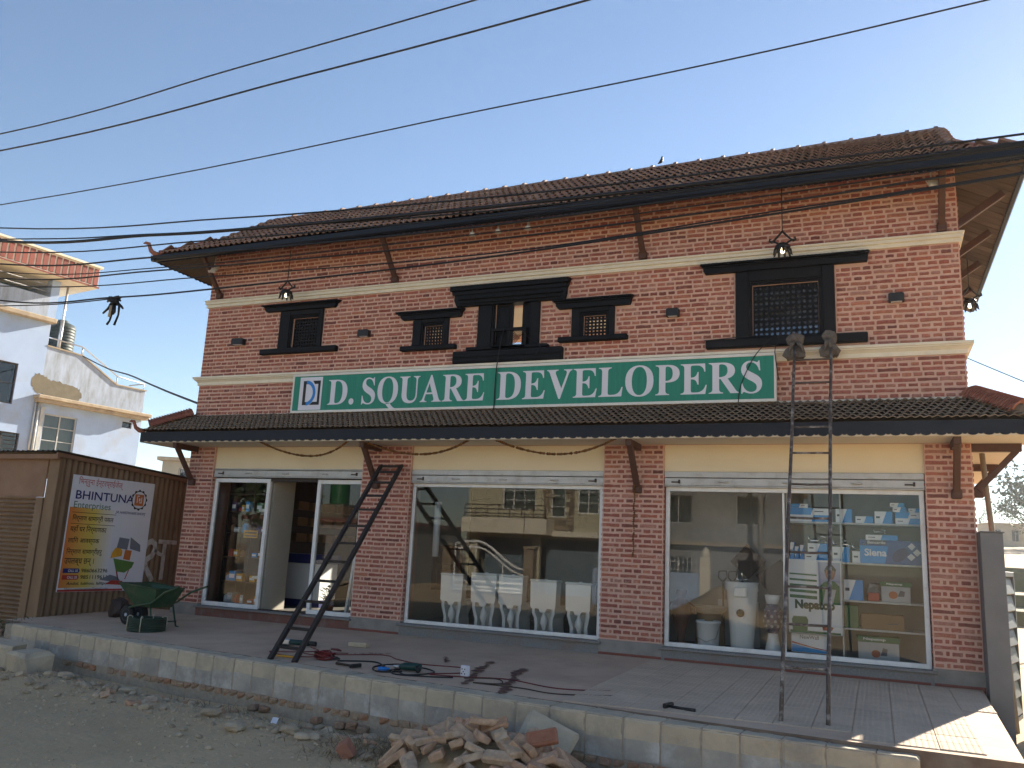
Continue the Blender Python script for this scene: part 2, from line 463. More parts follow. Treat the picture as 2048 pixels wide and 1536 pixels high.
for a,b in zip(xx[:-1],xx[1:]):
    vs=[wall_pt(a,.008,-.6),wall_pt(b,.008,-.6),wall_pt(b,.24,-.6),wall_pt(a,.24,-.6),wall_pt(a,.008,TOP-.008),wall_pt(b,.008,TOP-.008),wall_pt(b,.24,TOP-.008),wall_pt(a,.24,TOP-.008)]
    core.add(vs,[(0,3,2,1),(4,5,6,7),(0,1,5,4),(2,3,7,6)]+([(1,2,6,5)] if b==xx[-1] else [])+([(3,0,4,7)] if a==xx[0] else []))
core.build('mortar_core',M['joint'],lw)
x=-10.95
while x<.1:
    w=rnd.uniform(.285,.345)
    if x+w>.12: w=.235-x
    g_=rnd.uniform(.006,.022) if w>.1 else .004
    jit=[rnd.uniform(-.008,.008) for _ in range(8)]
    last=x+w>.2
    b=MB(); nseg=3; rows=[(-.385+rnd.uniform(-.012,.012),1),(-.215+rnd.uniform(-.03,.03),1),(TOP-.012,0),(TOP,0)]
    # front face as a 4x4 jittered grid, closed behind
    cols=[x+g_/2+(w-g_)*t for t in (0,.07,.35,.65,.93,1)]
    if last: cols[-1]=.235; 
    vs=[]; zr=[-.385+jit[0],-.30,-.215+jit[1]*3,-.13,TOP-.022,TOP]
    for zi,z in enumerate(zr):
        for ci,cx in enumerate(cols):
            off=0.0+rnd.uniform(-.004,.004)
            if ci in (0,5): off+=.005+rnd.uniform(0,.006)
            if zi==5: off+=.016
            zz=z+rnd.uniform(-.003,.003)
            if last and ci>=4: zz-= .02 if zi>=4 and ci==5 else 0
            vs.append(wall_pt(cx,off,zz))
    n=6
    fs=[]; ms=[]
    for zi in range(5):
        for ci in range(5):
            fs.append((zi*n+ci,zi*n+ci+1,(zi+1)*n+ci+1,(zi+1)*n+ci)); ms.append(1 if zi<2 else 0)
    o=len(vs)
    for cx in cols: vs.append(wall_pt(cx,.26,TOP+rnd.uniform(-.006,.002)))
    for ci in range(5): fs.append((5*n+ci,5*n+ci+1,o+ci+1,o+ci)); ms.append(0)
    o2=len(vs)
    vs+= [wall_pt(cols[0],.26,-.39),wall_pt(cols[-1],.26,-.39)]
    fs.append((o,o+1,o+2,o+3,o+4,o+5,o2+1,o2)); ms.append(0)
    fs.append(tuple([zi*n for zi in range(6)]+[o,o2])); ms.append(0)
    fs.append(tuple([zi*n+5 for zi in range(5,-1,-1)]+[o2+1,o+5])); ms.append(0)
    b.v=[tuple(p) for p in vs]; b.f=[list(f) for f in fs]; b.m=ms; b.sm=[False]*len(fs)
    b.build('block',[M['block'],M['blocklow']],lw)
    x+=w
# header bricks below the blocks
def loose_brick_mesh(nm,sx,sy,sz,seed,m,chip=.012):
    q=random.Random(seed); b=MB(); b.box(-sx/2,sx/2,-sy/2,sy/2,-sz/2,sz/2,c=.010)
    b.v=[(p[0]+q.uniform(-1,1)*chip*.45,p[1]+q.uniform(-1,1)*chip*.45,p[2]+q.uniform(-1,1)*chip*.3) for p in b.v]
    if q.random()<.7:
        cx,cy,cz=q.choice((-1,1))*sx/2,q.choice((-1,1))*sy/2,q.choice((-1,1))*sz/2
        for i,p in enumerate(b.v):
            d=math.dist(p,(cx,cy,cz))
            if d<.035: b.v[i]=tuple(p[t]-(cx,cy,cz)[t]/abs((cx,cy,cz)[t])*q.uniform(.006,.018) for t in range(3))
    return b.mesh(nm,m)
M['fbrick']=ramp_mat('buried dusty brick',[(.33,.20,.13),(.36,.25,.165),(.30,.215,.15),(.35,.185,.11)],smear=(.33,.26,.19),smear_amt=.8,bscale=35,bump=.5)
hm=[loose_brick_mesh('brick',.106,.2,.062,s,M['fbrick']) for s in range(5)]
x=-9.7
while x<.1:
    p=wall_pt(x+.06,.085+rnd.uniform(-.012,.02),-.425+rnd.uniform(-.006,.006))
    d=math.atan2(wall_front(x+.1)-wall_front(x),.1)
    if rnd.random()<.93: link('brick',hm[rnd.randrange(5)],lw,loc=p,rot=(rnd.uniform(-.05,.05),rnd.uniform(-.06,.06),d+rnd.uniform(-.06,.06)))
    x+=rnd.uniform(.113,.13)
x=-6.2
while x<-1.6:
    if rnd.random()<.5:
        p=wall_pt(x+.06,.03+rnd.uniform(-.03,.02),-.515+rnd.uniform(-.01,.01))
        link('brick',hm[rnd.randrange(5)],lw,loc=p,rot=(rnd.uniform(-.1,.1),rnd.uniform(-.1,.1),rnd.uniform(-.3,.2)))
    x+=.15

# ------------------------------------------------------------------ the shop building
X0,X1=-10.71,1.06           # wall ends
DEP=5.0                     # depth
B=thing('shop_building','two storey red brick shop building with tiled roof and black carved windows','building',(0,0,0))

# openings of the upper windows (lattice hole, outer frame, lintel, sill)
WIN=[ # hole(x0,x1,z0,z1), frame(x0,x1,z0,z1), lintel(xa,xb at top, xa,xb at bottom, z0,z1), sill(x0,x1,z0,z1)
 dict(h=(-8.83,-8.34,4.40,4.89),f=(-9.09,-8.225,4.37,5.03),l=(-9.46,-7.90,-9.37,-8.01,5.03,5.145),s=(-9.42,-7.89,4.285,4.378)),
 dict(h=(-6.305,-6.01,4.30,4.60),f=(-6.505,-5.885,4.28,4.71),l=(-6.81,-5.62,-6.68,-5.69,4.71,4.84),s=(-6.695,-5.73,4.21,4.287)),
 dict(h=(-5.11,-4.59,4.17,4.87),f=(-5.39,-4.395,4.15,4.86),l=(-5.87,-3.93,-5.75,-4.01,4.86,5.175),s=(-5.76,-4.015,3.96,4.155)),
 dict(h=(-3.72,-3.395,4.30,4.59),f=(-3.90,-3.265,4.28,4.71),l=(-4.195,-2.99,-4.10,-3.045,4.71,4.845),s=(-4.087,-3.066,4.21,4.286)),
 dict(h=(-1.385,-.57,4.155,4.85),f=(-1.603,-.369,4.12,5.05),l=(-2.067,.057,-2.0,.02,5.05,5.185),s=(-1.99,0.0,4.005,4.125)),
]
BAYS=[(-10.18,-7.23),(-6.375,-3.37),(-2.545,.56)]
def split_rects(x0,x1,z0,z1,holes):
    X=sorted({x0,x1,*[min(max(t,x0),x1) for h in holes for t in h[:2]]}); Zs=sorted({z0,z1,*[min(max(t,z0),z1) for h in holes for t in h[2:]]})
    out=[]
    for za,zb in zip(Zs[:-1],Zs[1:]):
        run=None
        for xa,xb in zip(X[:-1],X[1:]):
            cx,cz=(xa+xb)/2,(za+zb)/2
            inside=any(h[0]<cx<h[1] and h[2]<cz<h[3] for h in holes)
            if not inside:
                if run and abs(run[1]-xa)<1e-9: run[1]=xb
                else:
                    if run: out.append((run[0],run[1],za,zb))
                    run=[xa,xb]
        if run: out.append((run[0],run[1],za,zb))
    return out
wm=MB()
for (a,b,c,d) in split_rects(X0,X1,2.74,6.32,[w['h'] for w in WIN]): wm.box(a,b,0,.23,c,d)
# pillars
PIL=[(X0,-10.18),(-7.23,-6.375),(-3.37,-2.545),(.56,X1)]
for a,b in PIL: wm.box(a,b,0,.34,.14,2.738)
# sides and back (upper floor back wall has three openings enlarged to brighten the room, ground floor one behind the door)
wm.box(X0,X0+.23,.342,DEP,0,6.3); wm.box(X1-.23,X1,.342,DEP,0,6.3)
back=[(-10.3,-7.6,3.3,5.65),(-7.1,-2.7,3.3,5.65),(-2.2,.6,3.3,5.65),(-7.9,-7.2,.05,2.35)]
for (a,b,c,d) in split_rects(X0+.232,X1-.232,0,6.3,back): wm.box(a,b,DEP-.23,DEP,c,d)
wall=wm.build('wall',M['mortar'],B)

# ---- bricks in English bond
CO=.066
def lay(x0,x1,z0,z1,holes,seed,u0=None,start=0):
    q=random.Random(seed); out=[]
    n=max(1,round((z1-z0)/CO)); p=(z1-z0)/n
    for i in range(n):
        zc=z0+(i+.5)*p; header=(i+start)%2
        x=x0; first=True
        L=.125 if header else .25
        while x<x1-.015:
            w=L*q.uniform(.965,1.035)
            if first:
                w=(.0625+.125*.0 if header else .25)
                if header: w=.115
                first=False
            elif header and abs(x-x0-.115)<.02: w=.066
            xe=min(x+w,x1)
            if x1-xe<.04: xe=x1
            segs=[(x,xe)]
            for h in holes:
                if h[2]-CO*.30<zc<h[3]+CO*.30:
                    s2=[]
                    for a,b in segs:
                        if h[0]>=b or h[1]<=a: s2.append((a,b)); continue
                        if h[0]>a: s2.append((a,h[0]))
                        if h[1]<b: s2.append((h[1],b))
                    segs=s2
            for a,b in segs:
                if b-a>.035: out.append(((a+b)/2+q.uniform(-.002,.002),zc+q.uniform(-.002,.002),b-a-.0205*q.uniform(.65,1.6),p-.0215*q.uniform(.8,1.3)))
            x=xe
    return out
def brick_geo(L,H,q,d=.011):
    """front outline with worn corners; local x,z in the wall plane, -y outward"""
    hx,hz=L/2,H/2; c=min(hz*.45,hx*.4)
    pts=[]
    k=2 if L>.15 else 1
    jx=lambda: q.uniform(-.0035,.0015); jz=lambda: q.uniform(-.006,.003)
    pts.append((-hx+c*q.uniform(.2,1),-hz))
    for t in range(1,k+1): pts.append((-hx+L*t/(k+1),-hz-jz()))
    pts.append((hx-c*q.uniform(.2,1),-hz)); pts.append((hx,-hz+c*q.uniform(.2,1))); pts.append((hx,hz-c*q.uniform(.2,1)))
    pts.append((hx-c*q.uniform(.2,1),hz))
    for t in range(k,0,-1): pts.append((-hx+L*t/(k+1),hz+jz()))
    pts.append((-hx+c*q.uniform(.2,1),hz)); pts.append((-hx,hz-c*q.uniform(.2,1))); pts.append((-hx,-hz+c*q.uniform(.2,1)))
    n=len(pts); dd=d*q.uniform(.6,1.3); ins=.004
    vs=[(x,.004,z) for x,z in pts]+[(x-ins*(1 if x>0 else -1),-dd+q.uniform(-.001,.001),z-ins*(1 if z>0 else -1)) for x,z in pts]
    fs=[tuple(range(n,2*n))]+[(i,(i+1)%n,(i+1)%n+n,i+n) for i in range(n)]
    return vs,fs
holes=[]
for w in WIN:
    holes+= [(w['f'][0]-.008,w['f'][1]+.008,w['f'][2],w['f'][3]),(min(w['l'][0]+.04,w['l'][2]),max(w['l'][1]-.04,w['l'][3]),w['l'][4],w['l'][5]),(w['s'][0]-.008,w['s'][1]+.008,w['s'][2],w['s'][3])]
BR=[]
for a,b,st in ((3.285,3.805,1),(3.955,5.205,0),(5.342,6.20,0)):
    BR+=[(x,0.0,z,L,H,0) for x,z,L,H in lay(X0,X1,a,b,holes,int(a*100),start=st)]
for i,(a,b) in enumerate(PIL):
    BR+=[(x,0.0,z,L,H,0) for x,z,L,H in lay(a,b,.19,2.735,[],50+i,start=i%2)]
# right and left return faces
for z0_,z1_ in ((.19,2.60),(3.3,3.80),(3.96,5.2),(5.35,5.9)):
    BR+=[(X1,y,z,L,H,1) for y,z,L,H in lay(.0,DEP,z0_,z1_,[],90)]
    BR+=[(X0,y,z,L,H,-1) for y,z,L,H in lay(.0,DEP,z0_,z1_,[],91)]
# inner reveals of the pillars beside the shop windows
for i,(a,b) in enumerate(PIL):
    for side,xx_ in ((1,b),(-1,a)):
        if (i==0 and side==-1) or (i==3 and side==1): continue
        BR+=[(xx_,y,z,L,H,side) for y,z,L,H in lay(.0,.075,.19,2.35,[],200+i)]
def size_in_view(b):
    p=Vector((b[0],b[1],b[2])); d=p-CAM
    if b[5]: return 0
    return b[3]*b[4]*abs(d.normalized().y)/d.length_squared
BR.sort(key=size_in_view,reverse=True)
q=random.Random(5)
var={}
for L in (.09,.108,.235):
    for k in range(8):
        vs,fs=brick_geo(L,.0495,q); b=MB(); b.add(vs,fs); var[(L,k)]=b.mesh('brick',M['brick'])
ROT={0:Matrix.Identity(3),1:Matrix.Rotation(R(90),3,'Z'),-1:Matrix.Rotation(R(-90),3,'Z')}
for (x,y,z,L,H,side) in BR[:300]:
    base=min((.09,.108,.235),key=lambda t:abs(t-L))
    link('brick',var[(base,q.randrange(8))],wall,loc=(x,y,z),scale=(L/base,1,H/.0495),rot=(0,q.uniform(-.012,.012),0))
bw=MB()
for (x,y,z,L,H,side) in BR[300:]:
    vs,fs=brick_geo(L,H,q); m3=ROT[side]
    o=len(bw.v)
    for v in vs:
        w_=m3@Vector(v); bw.v.append((x+w_.x,y+w_.y,z+w_.z))
    for f in fs: bw.f.append([i+o for i in f])
bw.m=[0]*len(bw.f); bw.sm=[False]*len(bw.f)
bw.build('brickwork',M['brick'],wall,kind='stuff')

# ---- mouldings
def moulding(name,prof,x0,x1,m=M['cornice'],returns=True):
    """prof: (out,z) outline; runs along the front and turns both corners"""
    b=MB(); path=[]
    n=len(prof)
    rings=[]
    for (px,py,nx,ny) in ((x0,1.6,-1,0),(x0,0,-1,-1),(x1,0,1,-1),(x1,1.6,1,0)):
        rings.append([(px+nx*o,py+ny*o,z) for o,z in prof])
    vs=[p for r_ in rings for p in r_]; fs=[]
    for i in range(3):
        for k in range(n):
            l=(k+1)%n; fs.append((i*n+k,i*n+l,(i+1)*n+l,(i+1)*n+k))
    fs.append(tuple(range(n))); fs.append(tuple(reversed(range(3*n,4*n))))
    b.add(vs,fs); return b.build(name,m,B,fixn=True)
moulding('cornice',[(-.02,5.208),(.030,5.208),(.034,5.235),(.022,5.243),(.022,5.258),(.050,5.266),(.050,5.30),(.040,5.308),(.062,5.318),(.062,5.338),(-.02,5.338)],X0,X1)
moulding('string_course',[(-.02,3.808),(.022,3.808),(.026,3.86),(.060,3.895),(.074,3.90),(.074,3.915),(.09,3.92),(.09,3.952),(-.02,3.952)],X0,X1)
b=MB(); b.box(X0-.02,X1+.02,-.035,0.002,3.245,3.285,c=.008); b.build('flashing',M['cornice'],B)

# ---- beams, plinths, shutters, shop fronts
for (a,b_) in BAYS:
    m=MB(); m.box(a,b_,.045,.30,2.385,2.738); m.build('beam',M['cream'],B)
    cx=(a+b_)/2
    zt=2.192 if a>-7 else 2.245
    s=part_empty('shutter',B)
    m=MB()
    m.box(a+.005,b_-.005,.02,.16,zt+.115,2.383,c=.006)
    m.build('shutter_slat',M['shutter'],s)
    m=MB(); m.box(a+.005,b_-.005,.028,.15,zt+.012,zt+.108,c=.005); m.box(a+.005,b_-.005,.018,.15,zt-.006,zt+.010,c=.003)
    m.build('shutter_slat',M['shutter'],s)
    for t in (.25,.5,.76):
        hx=a+(b_-a)*t; m=MB()
        m.tube([(hx-.055,.03,zt+.058),(hx-.052,.0,zt+.058),(hx+.052,.0,zt+.058),(hx+.055,.03,zt+.058)],.007,6); m.build('pull_handle',M['steel'],s)
    for hx in (a+.16,b_-.16):
        m=MB(); m.box(hx-.06,hx+.05,.016,.03,zt+.045,zt+.062); m.box(hx+.03,hx+.055,.010,.03,zt+.035,zt+.085,c=.004); m.build('lock_bolt',M['dark'],s)
    # granite base and sill
    m=MB(); m.box(a+.002,b_-.002,-.03,.30,-.05,.125); m.build('plinth',M['granite'] if a>-7 else M['redstain'],B)
    m=MB(); m.box(a-.03,b_+.03,-.07,.30,.127,.158,c=.006); m.build('sill',M['granite'],B)
for i,(a,b_) in enumerate(PIL):
    m=MB(); m.box(a-.02,b_+.02,-.025,.3,-.06,.185,c=.01); m.build('pillar_base',M['cement'],B)
M['skirt']=mat('red oxide skirting',(.22,.07,.05),(.17,.06,.045),rough=.85,scale=6,bump=.05)
for i,(a,b_) in enumerate(PIL[1:]): m=MB(); m.box(a-.03,b_+.03,-.029,-.012,-.03,.030); m.build('skirting',M['skirt'],B)
m=MB(); m.box(-2.5,.52,-.034,-.012,-.04,.028); m.build('skirting',M['skirt'],B)

def frame(parent,x0,x1,z0,z1,y0,y1,w,name='frame',m=None):
    b=MB()
    b.box(x0,x1,y0,y1,z0,z0+w,c=.004); b.box(x0,x1,y0,y1,z1-w,z1,c=.004)
    b.box(x0,x0+w,y0+.001,y1-.001,z0+w,z1-w,c=.004); b.box(x1-w,x1,y0+.001,y1-.001,z0+w,z1-w,c=.004)
    return b.build(name,m or M['alu'],parent)
def pane(parent,x0,x1,z0,z1,y,name='pane',m=None):
    b=MB(); b.quad((x0,y,z0),(x1,y,z0),(x1,y,z1),(x0,y,z1)); return b.build(name,m or M['glass'],parent)
# middle and right shop windows
sw=part_empty('shop_window',B)
frame(sw,-6.36,-3.385,.16,2.186,.075,.13,.05); pane(sw,-6.31,-4.55,.21,2.136,.10); pane(sw,-4.542,-3.435,.21,2.136,.104)
sw=part_empty('shop_window',B)
frame(sw,-2.53,.545,.16,2.186,.075,.13,.055); pane(sw,-2.475,-1.63,.215,2.131,.10); pane(sw,-1.625,-1.05,.215,2.131,.103); pane(sw,-1.045,.49,.215,2.131,.10)
b=MB(); b.box(-1.06,-1.035,.09,.125,.215,2.131,c=.003); b.build('mullion',M['alu'],sw)
# left: two glazed panels with the doorway between them
sw=part_empty('shop_door',B)
M['doorgreen']=mat('dark rebate',(.03,.035,.03),rough=.6,bump=0)
l1=part_empty('glazed_panel',sw); frame(l1,-10.17,-9.02,.16,2.222,.07,.125,.065); pane(l1,-10.105,-9.085,.225,2.157,.10)
l2=part_empty('glazed_panel',sw); frame(l2,-8.115,-7.24,.16,2.222,.10,.155,.065); pane(l2,-8.05,-7.305,.225,2.157,.13)
b=MB(); b.box(-9.02,-8.115,.08,.16,.158,.172,c=.003); b.box(-9.02,-8.115,.08,.16,2.18,2.236,c=.003); b.build('track',M['dark'],sw)

# ---- upper windows
def window(w,kind):
    o=part_empty('carved_window',B)
    hx0,hx1,hz0,hz1=w['h']; fx0,fx1,fz0,fz1=w['f']; la,lb,lc,ld,lz0,lz1=w['l']; s0,s1,sz0,sz1=w['s']
    # frame: outer and stepped inner ring
    b=MB()
    e=.062
    b.box(fx0,hx0-.05,-.045,.12,fz0,fz1,c=.008); b.box(hx1+.05,fx1,-.045,.12,fz0,fz1,c=.008)
    b.box(hx0-.05,hx1+.05,-.043,.12,hz1+.05,max(fz1,hz1+.06),c=.006)
    if hz0-.02>fz0: b.box(hx0-.05,hx1+.05,-.041,.12,fz0,hz0-.005,c=.006)
    for (t,yy) in ((.05,-.028),(.026,-.012)):
        i=t-.024
        b.box(hx0-t,hx0-i,yy,.12,hz0,hz1+t,c=.004); b.box(hx1+i,hx1+t,yy,.12,hz0,hz1+t,c=.004); b.box(hx0-i,hx1+i,yy+.001,.12,hz1+i,hz1+t,c=.004)
    b.build('frame',M['black'],o)
    # lintel with cut ends, stepped mouldings
    b=MB()
    H=lz1-lz0
    def fn(u,v,w_): return (u,w_,v)
    b.extr([(lc,lz0),(ld,lz0),(ld+(lb-ld)*.35,lz0+H*.30),(ld+(lb-ld)*.35,lz0+H*.55),(lb-.02,lz0+H*.78),(lb,lz1),(la,lz1),(la+.02,lz0+H*.78),(lc+(la-lc)*.35,lz0+H*.55),(lc+(la-lc)*.35,lz0+H*.30)],fn,-.075,.10)
    b.box(la+.01,lb-.01,-.115,-.070,lz1-H*.24,lz1-.004,c=.006); b.box(la+.05,lb-.05,-.095,-.070,lz1-H*.45,lz1-H*.27,c=.006)
    if kind=='big': 
        b.box(lc+.06,ld-.06,-.10,-.07,lz0+H*.1,lz0+H*.2,c=.005); b.box(lc+.03,ld-.03,-.11,-.07,lz0+H*.3,lz0+H*.42,c=.005)
    nd=int((lb-la)/.05)
    for i in range(nd):
        x=la+.03+(lb-la-.06)*i/(nd-1); b.box(x-.012,x+.012,-.124,-.112,lz1-.03,lz1-.008)
    b.build('lintel',M['black'],o,fixn=True)
    b=MB(); b.box(s0,s1,-.085,.10,sz0,sz1,c=.012)
    if kind=='big':
        b.box(s0+.03,s1-.03,-.105,-.083,sz0+.09,sz0+.13,c=.006); b.box(s0+.22,s1-.22,-.10,.1,sz1+.0005,sz1+.05,c=.01); b.box(s0+.01,s1-.01,-.10,-.08,sz0+.02,sz0+.055,c=.006)
    b.build('window_sill',M['black'],o)
    # lattice
    lat=MB()
    if kind=='round':      # fretwork with round holes
        nx=12 if hx1-hx0>.6 else 9; nz=max(5,round(nx*(hz1-hz0)/(hx1-hx0)))
        cw=(hx1-hx0)/nx; ch=(hz1-hz0)/nz
        for i in range(nx):
            for k in range(nz):
                cx=hx0+(i+.5)*cw; cz=hz0+(k+.5)*ch
                ring=[(cx+math.cos(t*math.pi/4+.39)*cw*.33,cz+math.sin(t*math.pi/4+.39)*ch*.33) for t in range(8)]
                sq=[]
                for t in range(8):
                    c_,s_=math.cos(t*math.pi/4+.39),math.sin(t*math.pi/4+.39); mm=max(abs(c_),abs(s_))
                    sq.append((cx+c_/mm*cw/2,cz+s_/mm*ch/2))
                vs=[(x_,.03,z_) for x_,z_ in sq]+[(x_,.03,z_) for x_,z_ in ring]+[(x_,.05,z_) for x_,z_ in ring]
                fs=[(t,(t+1)%8,(t+1)%8+8,t+8) for t in range(8)]+[(t+8,(t+1)%8+8,(t+1)%8+16,t+16) for t in range(8)]
                lat.add(vs,fs)
                # square corners between octagon and cell
                for sx_ in (-1,1):
                    for sz_ in (-1,1):
                        A=(cx+sx_*cw/2,.03,cz+sz_*ch/2)
                        pp=[p for p in sq if (p[0]-cx)*sx_>0 and (p[1]-cz)*sz_>0]
                        if len(pp)==2: lat.add([A,(pp[0][0],.03,pp[0][1]),(pp[1][0],.03,pp[1][1])],[(0,1,2)])
        lat.build('lattice',M['black'],o)
        pane(o,hx0-.04,hx1+.04,hz0-.0,hz1+.03,.054,m=M['glass_up'])
    elif kind=='square':
        nx=6; nz=6
        for i in range(nx+1):
            x=hx0+(hx1-hx0)*i/nx; lat.box(x-.011,x+.011,.02,.05,hz0,hz1)
        for k in range(nz+1):
            z=hz0+(hz1-hz0)*k/nz; lat.box(hx0,hx1,.018,.048,z-.011,z+.011)
        lat.build('lattice',M['black'],o)
    else:
        # balcony opening: shutter leaves, lattice railing
        b=MB(); b.box(hx0,hx0+.27,.02,.06,hz0,hz1,c=.005); b.box(hx0+.05,hx0+.22,.01,.03,hz0+.33,hz1-.06,c=.005); b.build('shutter_leaf',M['black'],o)
        b=MB(); b.box(hx1-.10,hx1,.02,.06,hz0,hz1,c=.005); b.build('shutter_leaf',M['black'],o)
        b=MB(); b.box(hx0-.02,hx1+.02,-.10,-.03,hz0+.255,hz0+.30,c=.006); b.box(hx0-.02,hx1+.02,-.10,-.03,hz0-.01,hz0+.04,c=.006)
        for xx_ in (hx0-.02,hx1-.02,(hx0+hx1)/2-.02): b.box(xx_,xx_+.04,-.095,-.035,hz0+.04,hz0+.255)
        n=22; zz0=hz0+.04; zz1=hz0+.255
        for i in range(n):
            for sgn in (1,-1):
                xa=hx0+(hx1-hx0)*i/n; xb=xa+sgn*(zz1-zz0)*.8
                if xb<hx0 or xb>hx1: continue
                b.bar((xa,-.065+.004*sgn,zz0),(xb,-.065+.004*sgn,zz1),.006,.006)
        b.build('railing',M['black'],o)
    return o
for w,k in zip(WIN,('round','square','big','square','round')): window(w,k)

# ---- floors and rooms
M['shopfloor']=mat('dark shop floor',(.10,.095,.085),(.07,.066,.06),rough=.6,scale=3,bump=.05)
b=MB(); b.box(X0+.235,X1-.235,.345,DEP-.235,.0,.14); b.build('shop_floor',M['shopfloor'],B)
b=MB(); b.box(X0+.235,X1-.235,.302,DEP-.235,2.745,3.2); b.build('floor_slab',M['room'],B)
b=MB(); b.box(X0+.235,X1-.235,.235,DEP-.235,5.75,5.85); b.build('ceiling',M['room'],B)
b=MB()
b.box(-3.2,-2.75,.345,DEP-.24,.142,2.743); b.build('partition',M['room'],B); b=MB(); b.box(-7.0,-6.6,.345,DEP-.24,.142,2.743)
b.build('partition',M['room'],B)
b=MB(); b.box(-9.07,-9.01,.17,.72,.142,2.5); b.build('door_reveal',M['room'],B)
b=MB(); b.box(-6.598,-3.202,2.6,2.7,.142,2.743); b.build('rear_partition',M['dark'],B); b=MB(); b.box(-2.748,X1-.24,1.25,1.35,.142,2.743)  # middle shop's partition: interior dimness is put into its dark colour
b.build('rear_partition',M['roomgrey'],B)

# ---- struts
def strut(name,xb,yb,zb,xt,yt,zt,w=.075,side=0,horiz=None):
    s=part_empty(name,B); b=MB()
    b.bar((xb,yb,zb),(xt,yt,zt),w,w*.8,c=.006,upv=(0,1,.3) if not side else (1,0,.3)); 
    b.build('strut_bar',M['strut'],s)
    b=MB(); b.cbox(xb,yb+.015,zb-.03,w*1.5,.085,.11,c=.012); b.build('foot_block',M['strut'],s)
    if horiz:
        b=MB(); b.bar(*horiz,w*1.05,w*1.2,c=.005); b.build('tie_beam',M['strut'],s)
for x in (-10.47,-6.9,-2.87,.88): strut('roof_strut',x,-.05,5.44,x,-.55,6.0)
for x in (-10.58,-6.95,-2.89,.88): strut('canopy_strut',x,-.05,2.17,x,-.47,2.70,horiz=((x,0.0,2.70),(x,-.52,2.70)))
strut('canopy_strut',1.11,.12,2.20,1.53,.12,2.66,w=.085,side=1,horiz=((1.06,.12,2.70),(1.58,.12,2.70)))
strut('canopy_strut',1.11,2.2,2.20,1.53,2.2,2.66,w=.085,side=1,horiz=((1.06,2.2,2.70),(1.58,2.2,2.70)))

# ------------------------------------------------------------------ roofs
PITCH=math.atan2(7.46-6.03,1.5+.65); EY,EZ=-.65,6.02     # upper eave line
EXL,EXR=X0-.65,X1+.65
RY=1.5; RZ=EZ+(RY-EY)*math.tan(PITCH)
upper=part_empty('upper_roof',B)
# deck under the tiles: front, back, hip skirts, gablets
b=MB(); dz=.05
def dk(*p): b.add([(x,y,z-dz) for x,y,z in p],[tuple(range(len(p)))])
zs=EZ+.65*math.tan(PITCH)
dk((EXL,EY,EZ),(EXR,EY,EZ),(X1,0,zs),(X0,0,zs)); dk((X0,0,zs),(X1,0,zs),(X1,RY,RZ),(X0,RY,RZ))
BY=DEP+.65
dk((EXR,EY,EZ),(EXR,BY,EZ),(X1,DEP,zs),(X1,0,zs)); dk((EXL,BY,EZ),(EXL,EY,EZ),(X0,0,zs),(X0,DEP,zs))
dk((EXR,BY,EZ),(EXL,BY,EZ),(X0,RY,RZ),(X1,RY,RZ))
dk((X1,0,zs),(X1,DEP,zs),(X1,RY,RZ)); dk((X0,DEP,zs),(X0,0,zs),(X0,RY,RZ))
b.build('roof_deck',M['plank'],upper)
# soffit: sloping boards from eave to wall
sf=part_empty('soffit',B)
b=MB(); z_in=6.24; z_out=5.90
b.add([(EXL,EY,z_out),(EXR,EY,z_out),(X1,0.02,z_in),(X0,.02,z_in)],[(0,1,2,3)])
b.add([(EXL,EY,z_out),(X0,.02,z_in),(X0,DEP,z_in),(EXL,BY,z_out)],[(0,1,2,3)])
b.build('soffit_board',M['plank'],sf)
npl=34
for i in range(npl):
    y0=-.62+(BY+.6)*i/npl; y1=-.62+(BY+.6)*(i+1)/npl-.012
    d=rnd.uniform(-.004,.004)
    xi=lambda y: X1+max(0,-y)*1.0
    vs=[(xi(y0),y0,z_in-max(0,-y0)*.52+d),(EXR,y0,z_out+d),(EXR,y1,z_out+d),(xi(y1),y1,z_in-max(0,-y1)*.52+d)]
    vs+=[(p[0],p[1],p[2]+.02) for p in vs]
    q_=MB(); q_.add(vs,[(0,3,2,1),(4,5,6,7),(0,1,5,4),(1,2,6,5),(2,3,7,6),(3,0,4,7)]); q_.build('plank',M['plank'],sf)
for yy in (.35,1.7,3.0,4.3):
    b=MB(); b.bar((X1,yy,5.55),(EXR-.1,yy,5.93),.07,.09,c=.005); b.build('rafter',M['strut'],sf)
# gutters
b=MB()
prof=[(0,0),(.015,-.06),(.04,-.082),(.08,-.082),(.10,-.06),(.105,.012),(.094,.012),(.088,-.02),(.012,-.02),(.012,0)]
fy=lambda u,v,w_:(w_,EY+.02-u,EZ-.03+v)
b.extr(prof,fy,EXL-.10,EXR+.10)
fx=lambda u,v,w_:(EXR-.02+u,w_,EZ-.03+v); b.extr(prof,fx,EY-.10,BY)
fx=lambda u,v,w_:(EXL+.02-u,w_,EZ-.03+v); b.extr(prof,fx,EY-.10,BY)
b.build('gutter',M['navy'],upper,fixn=True)
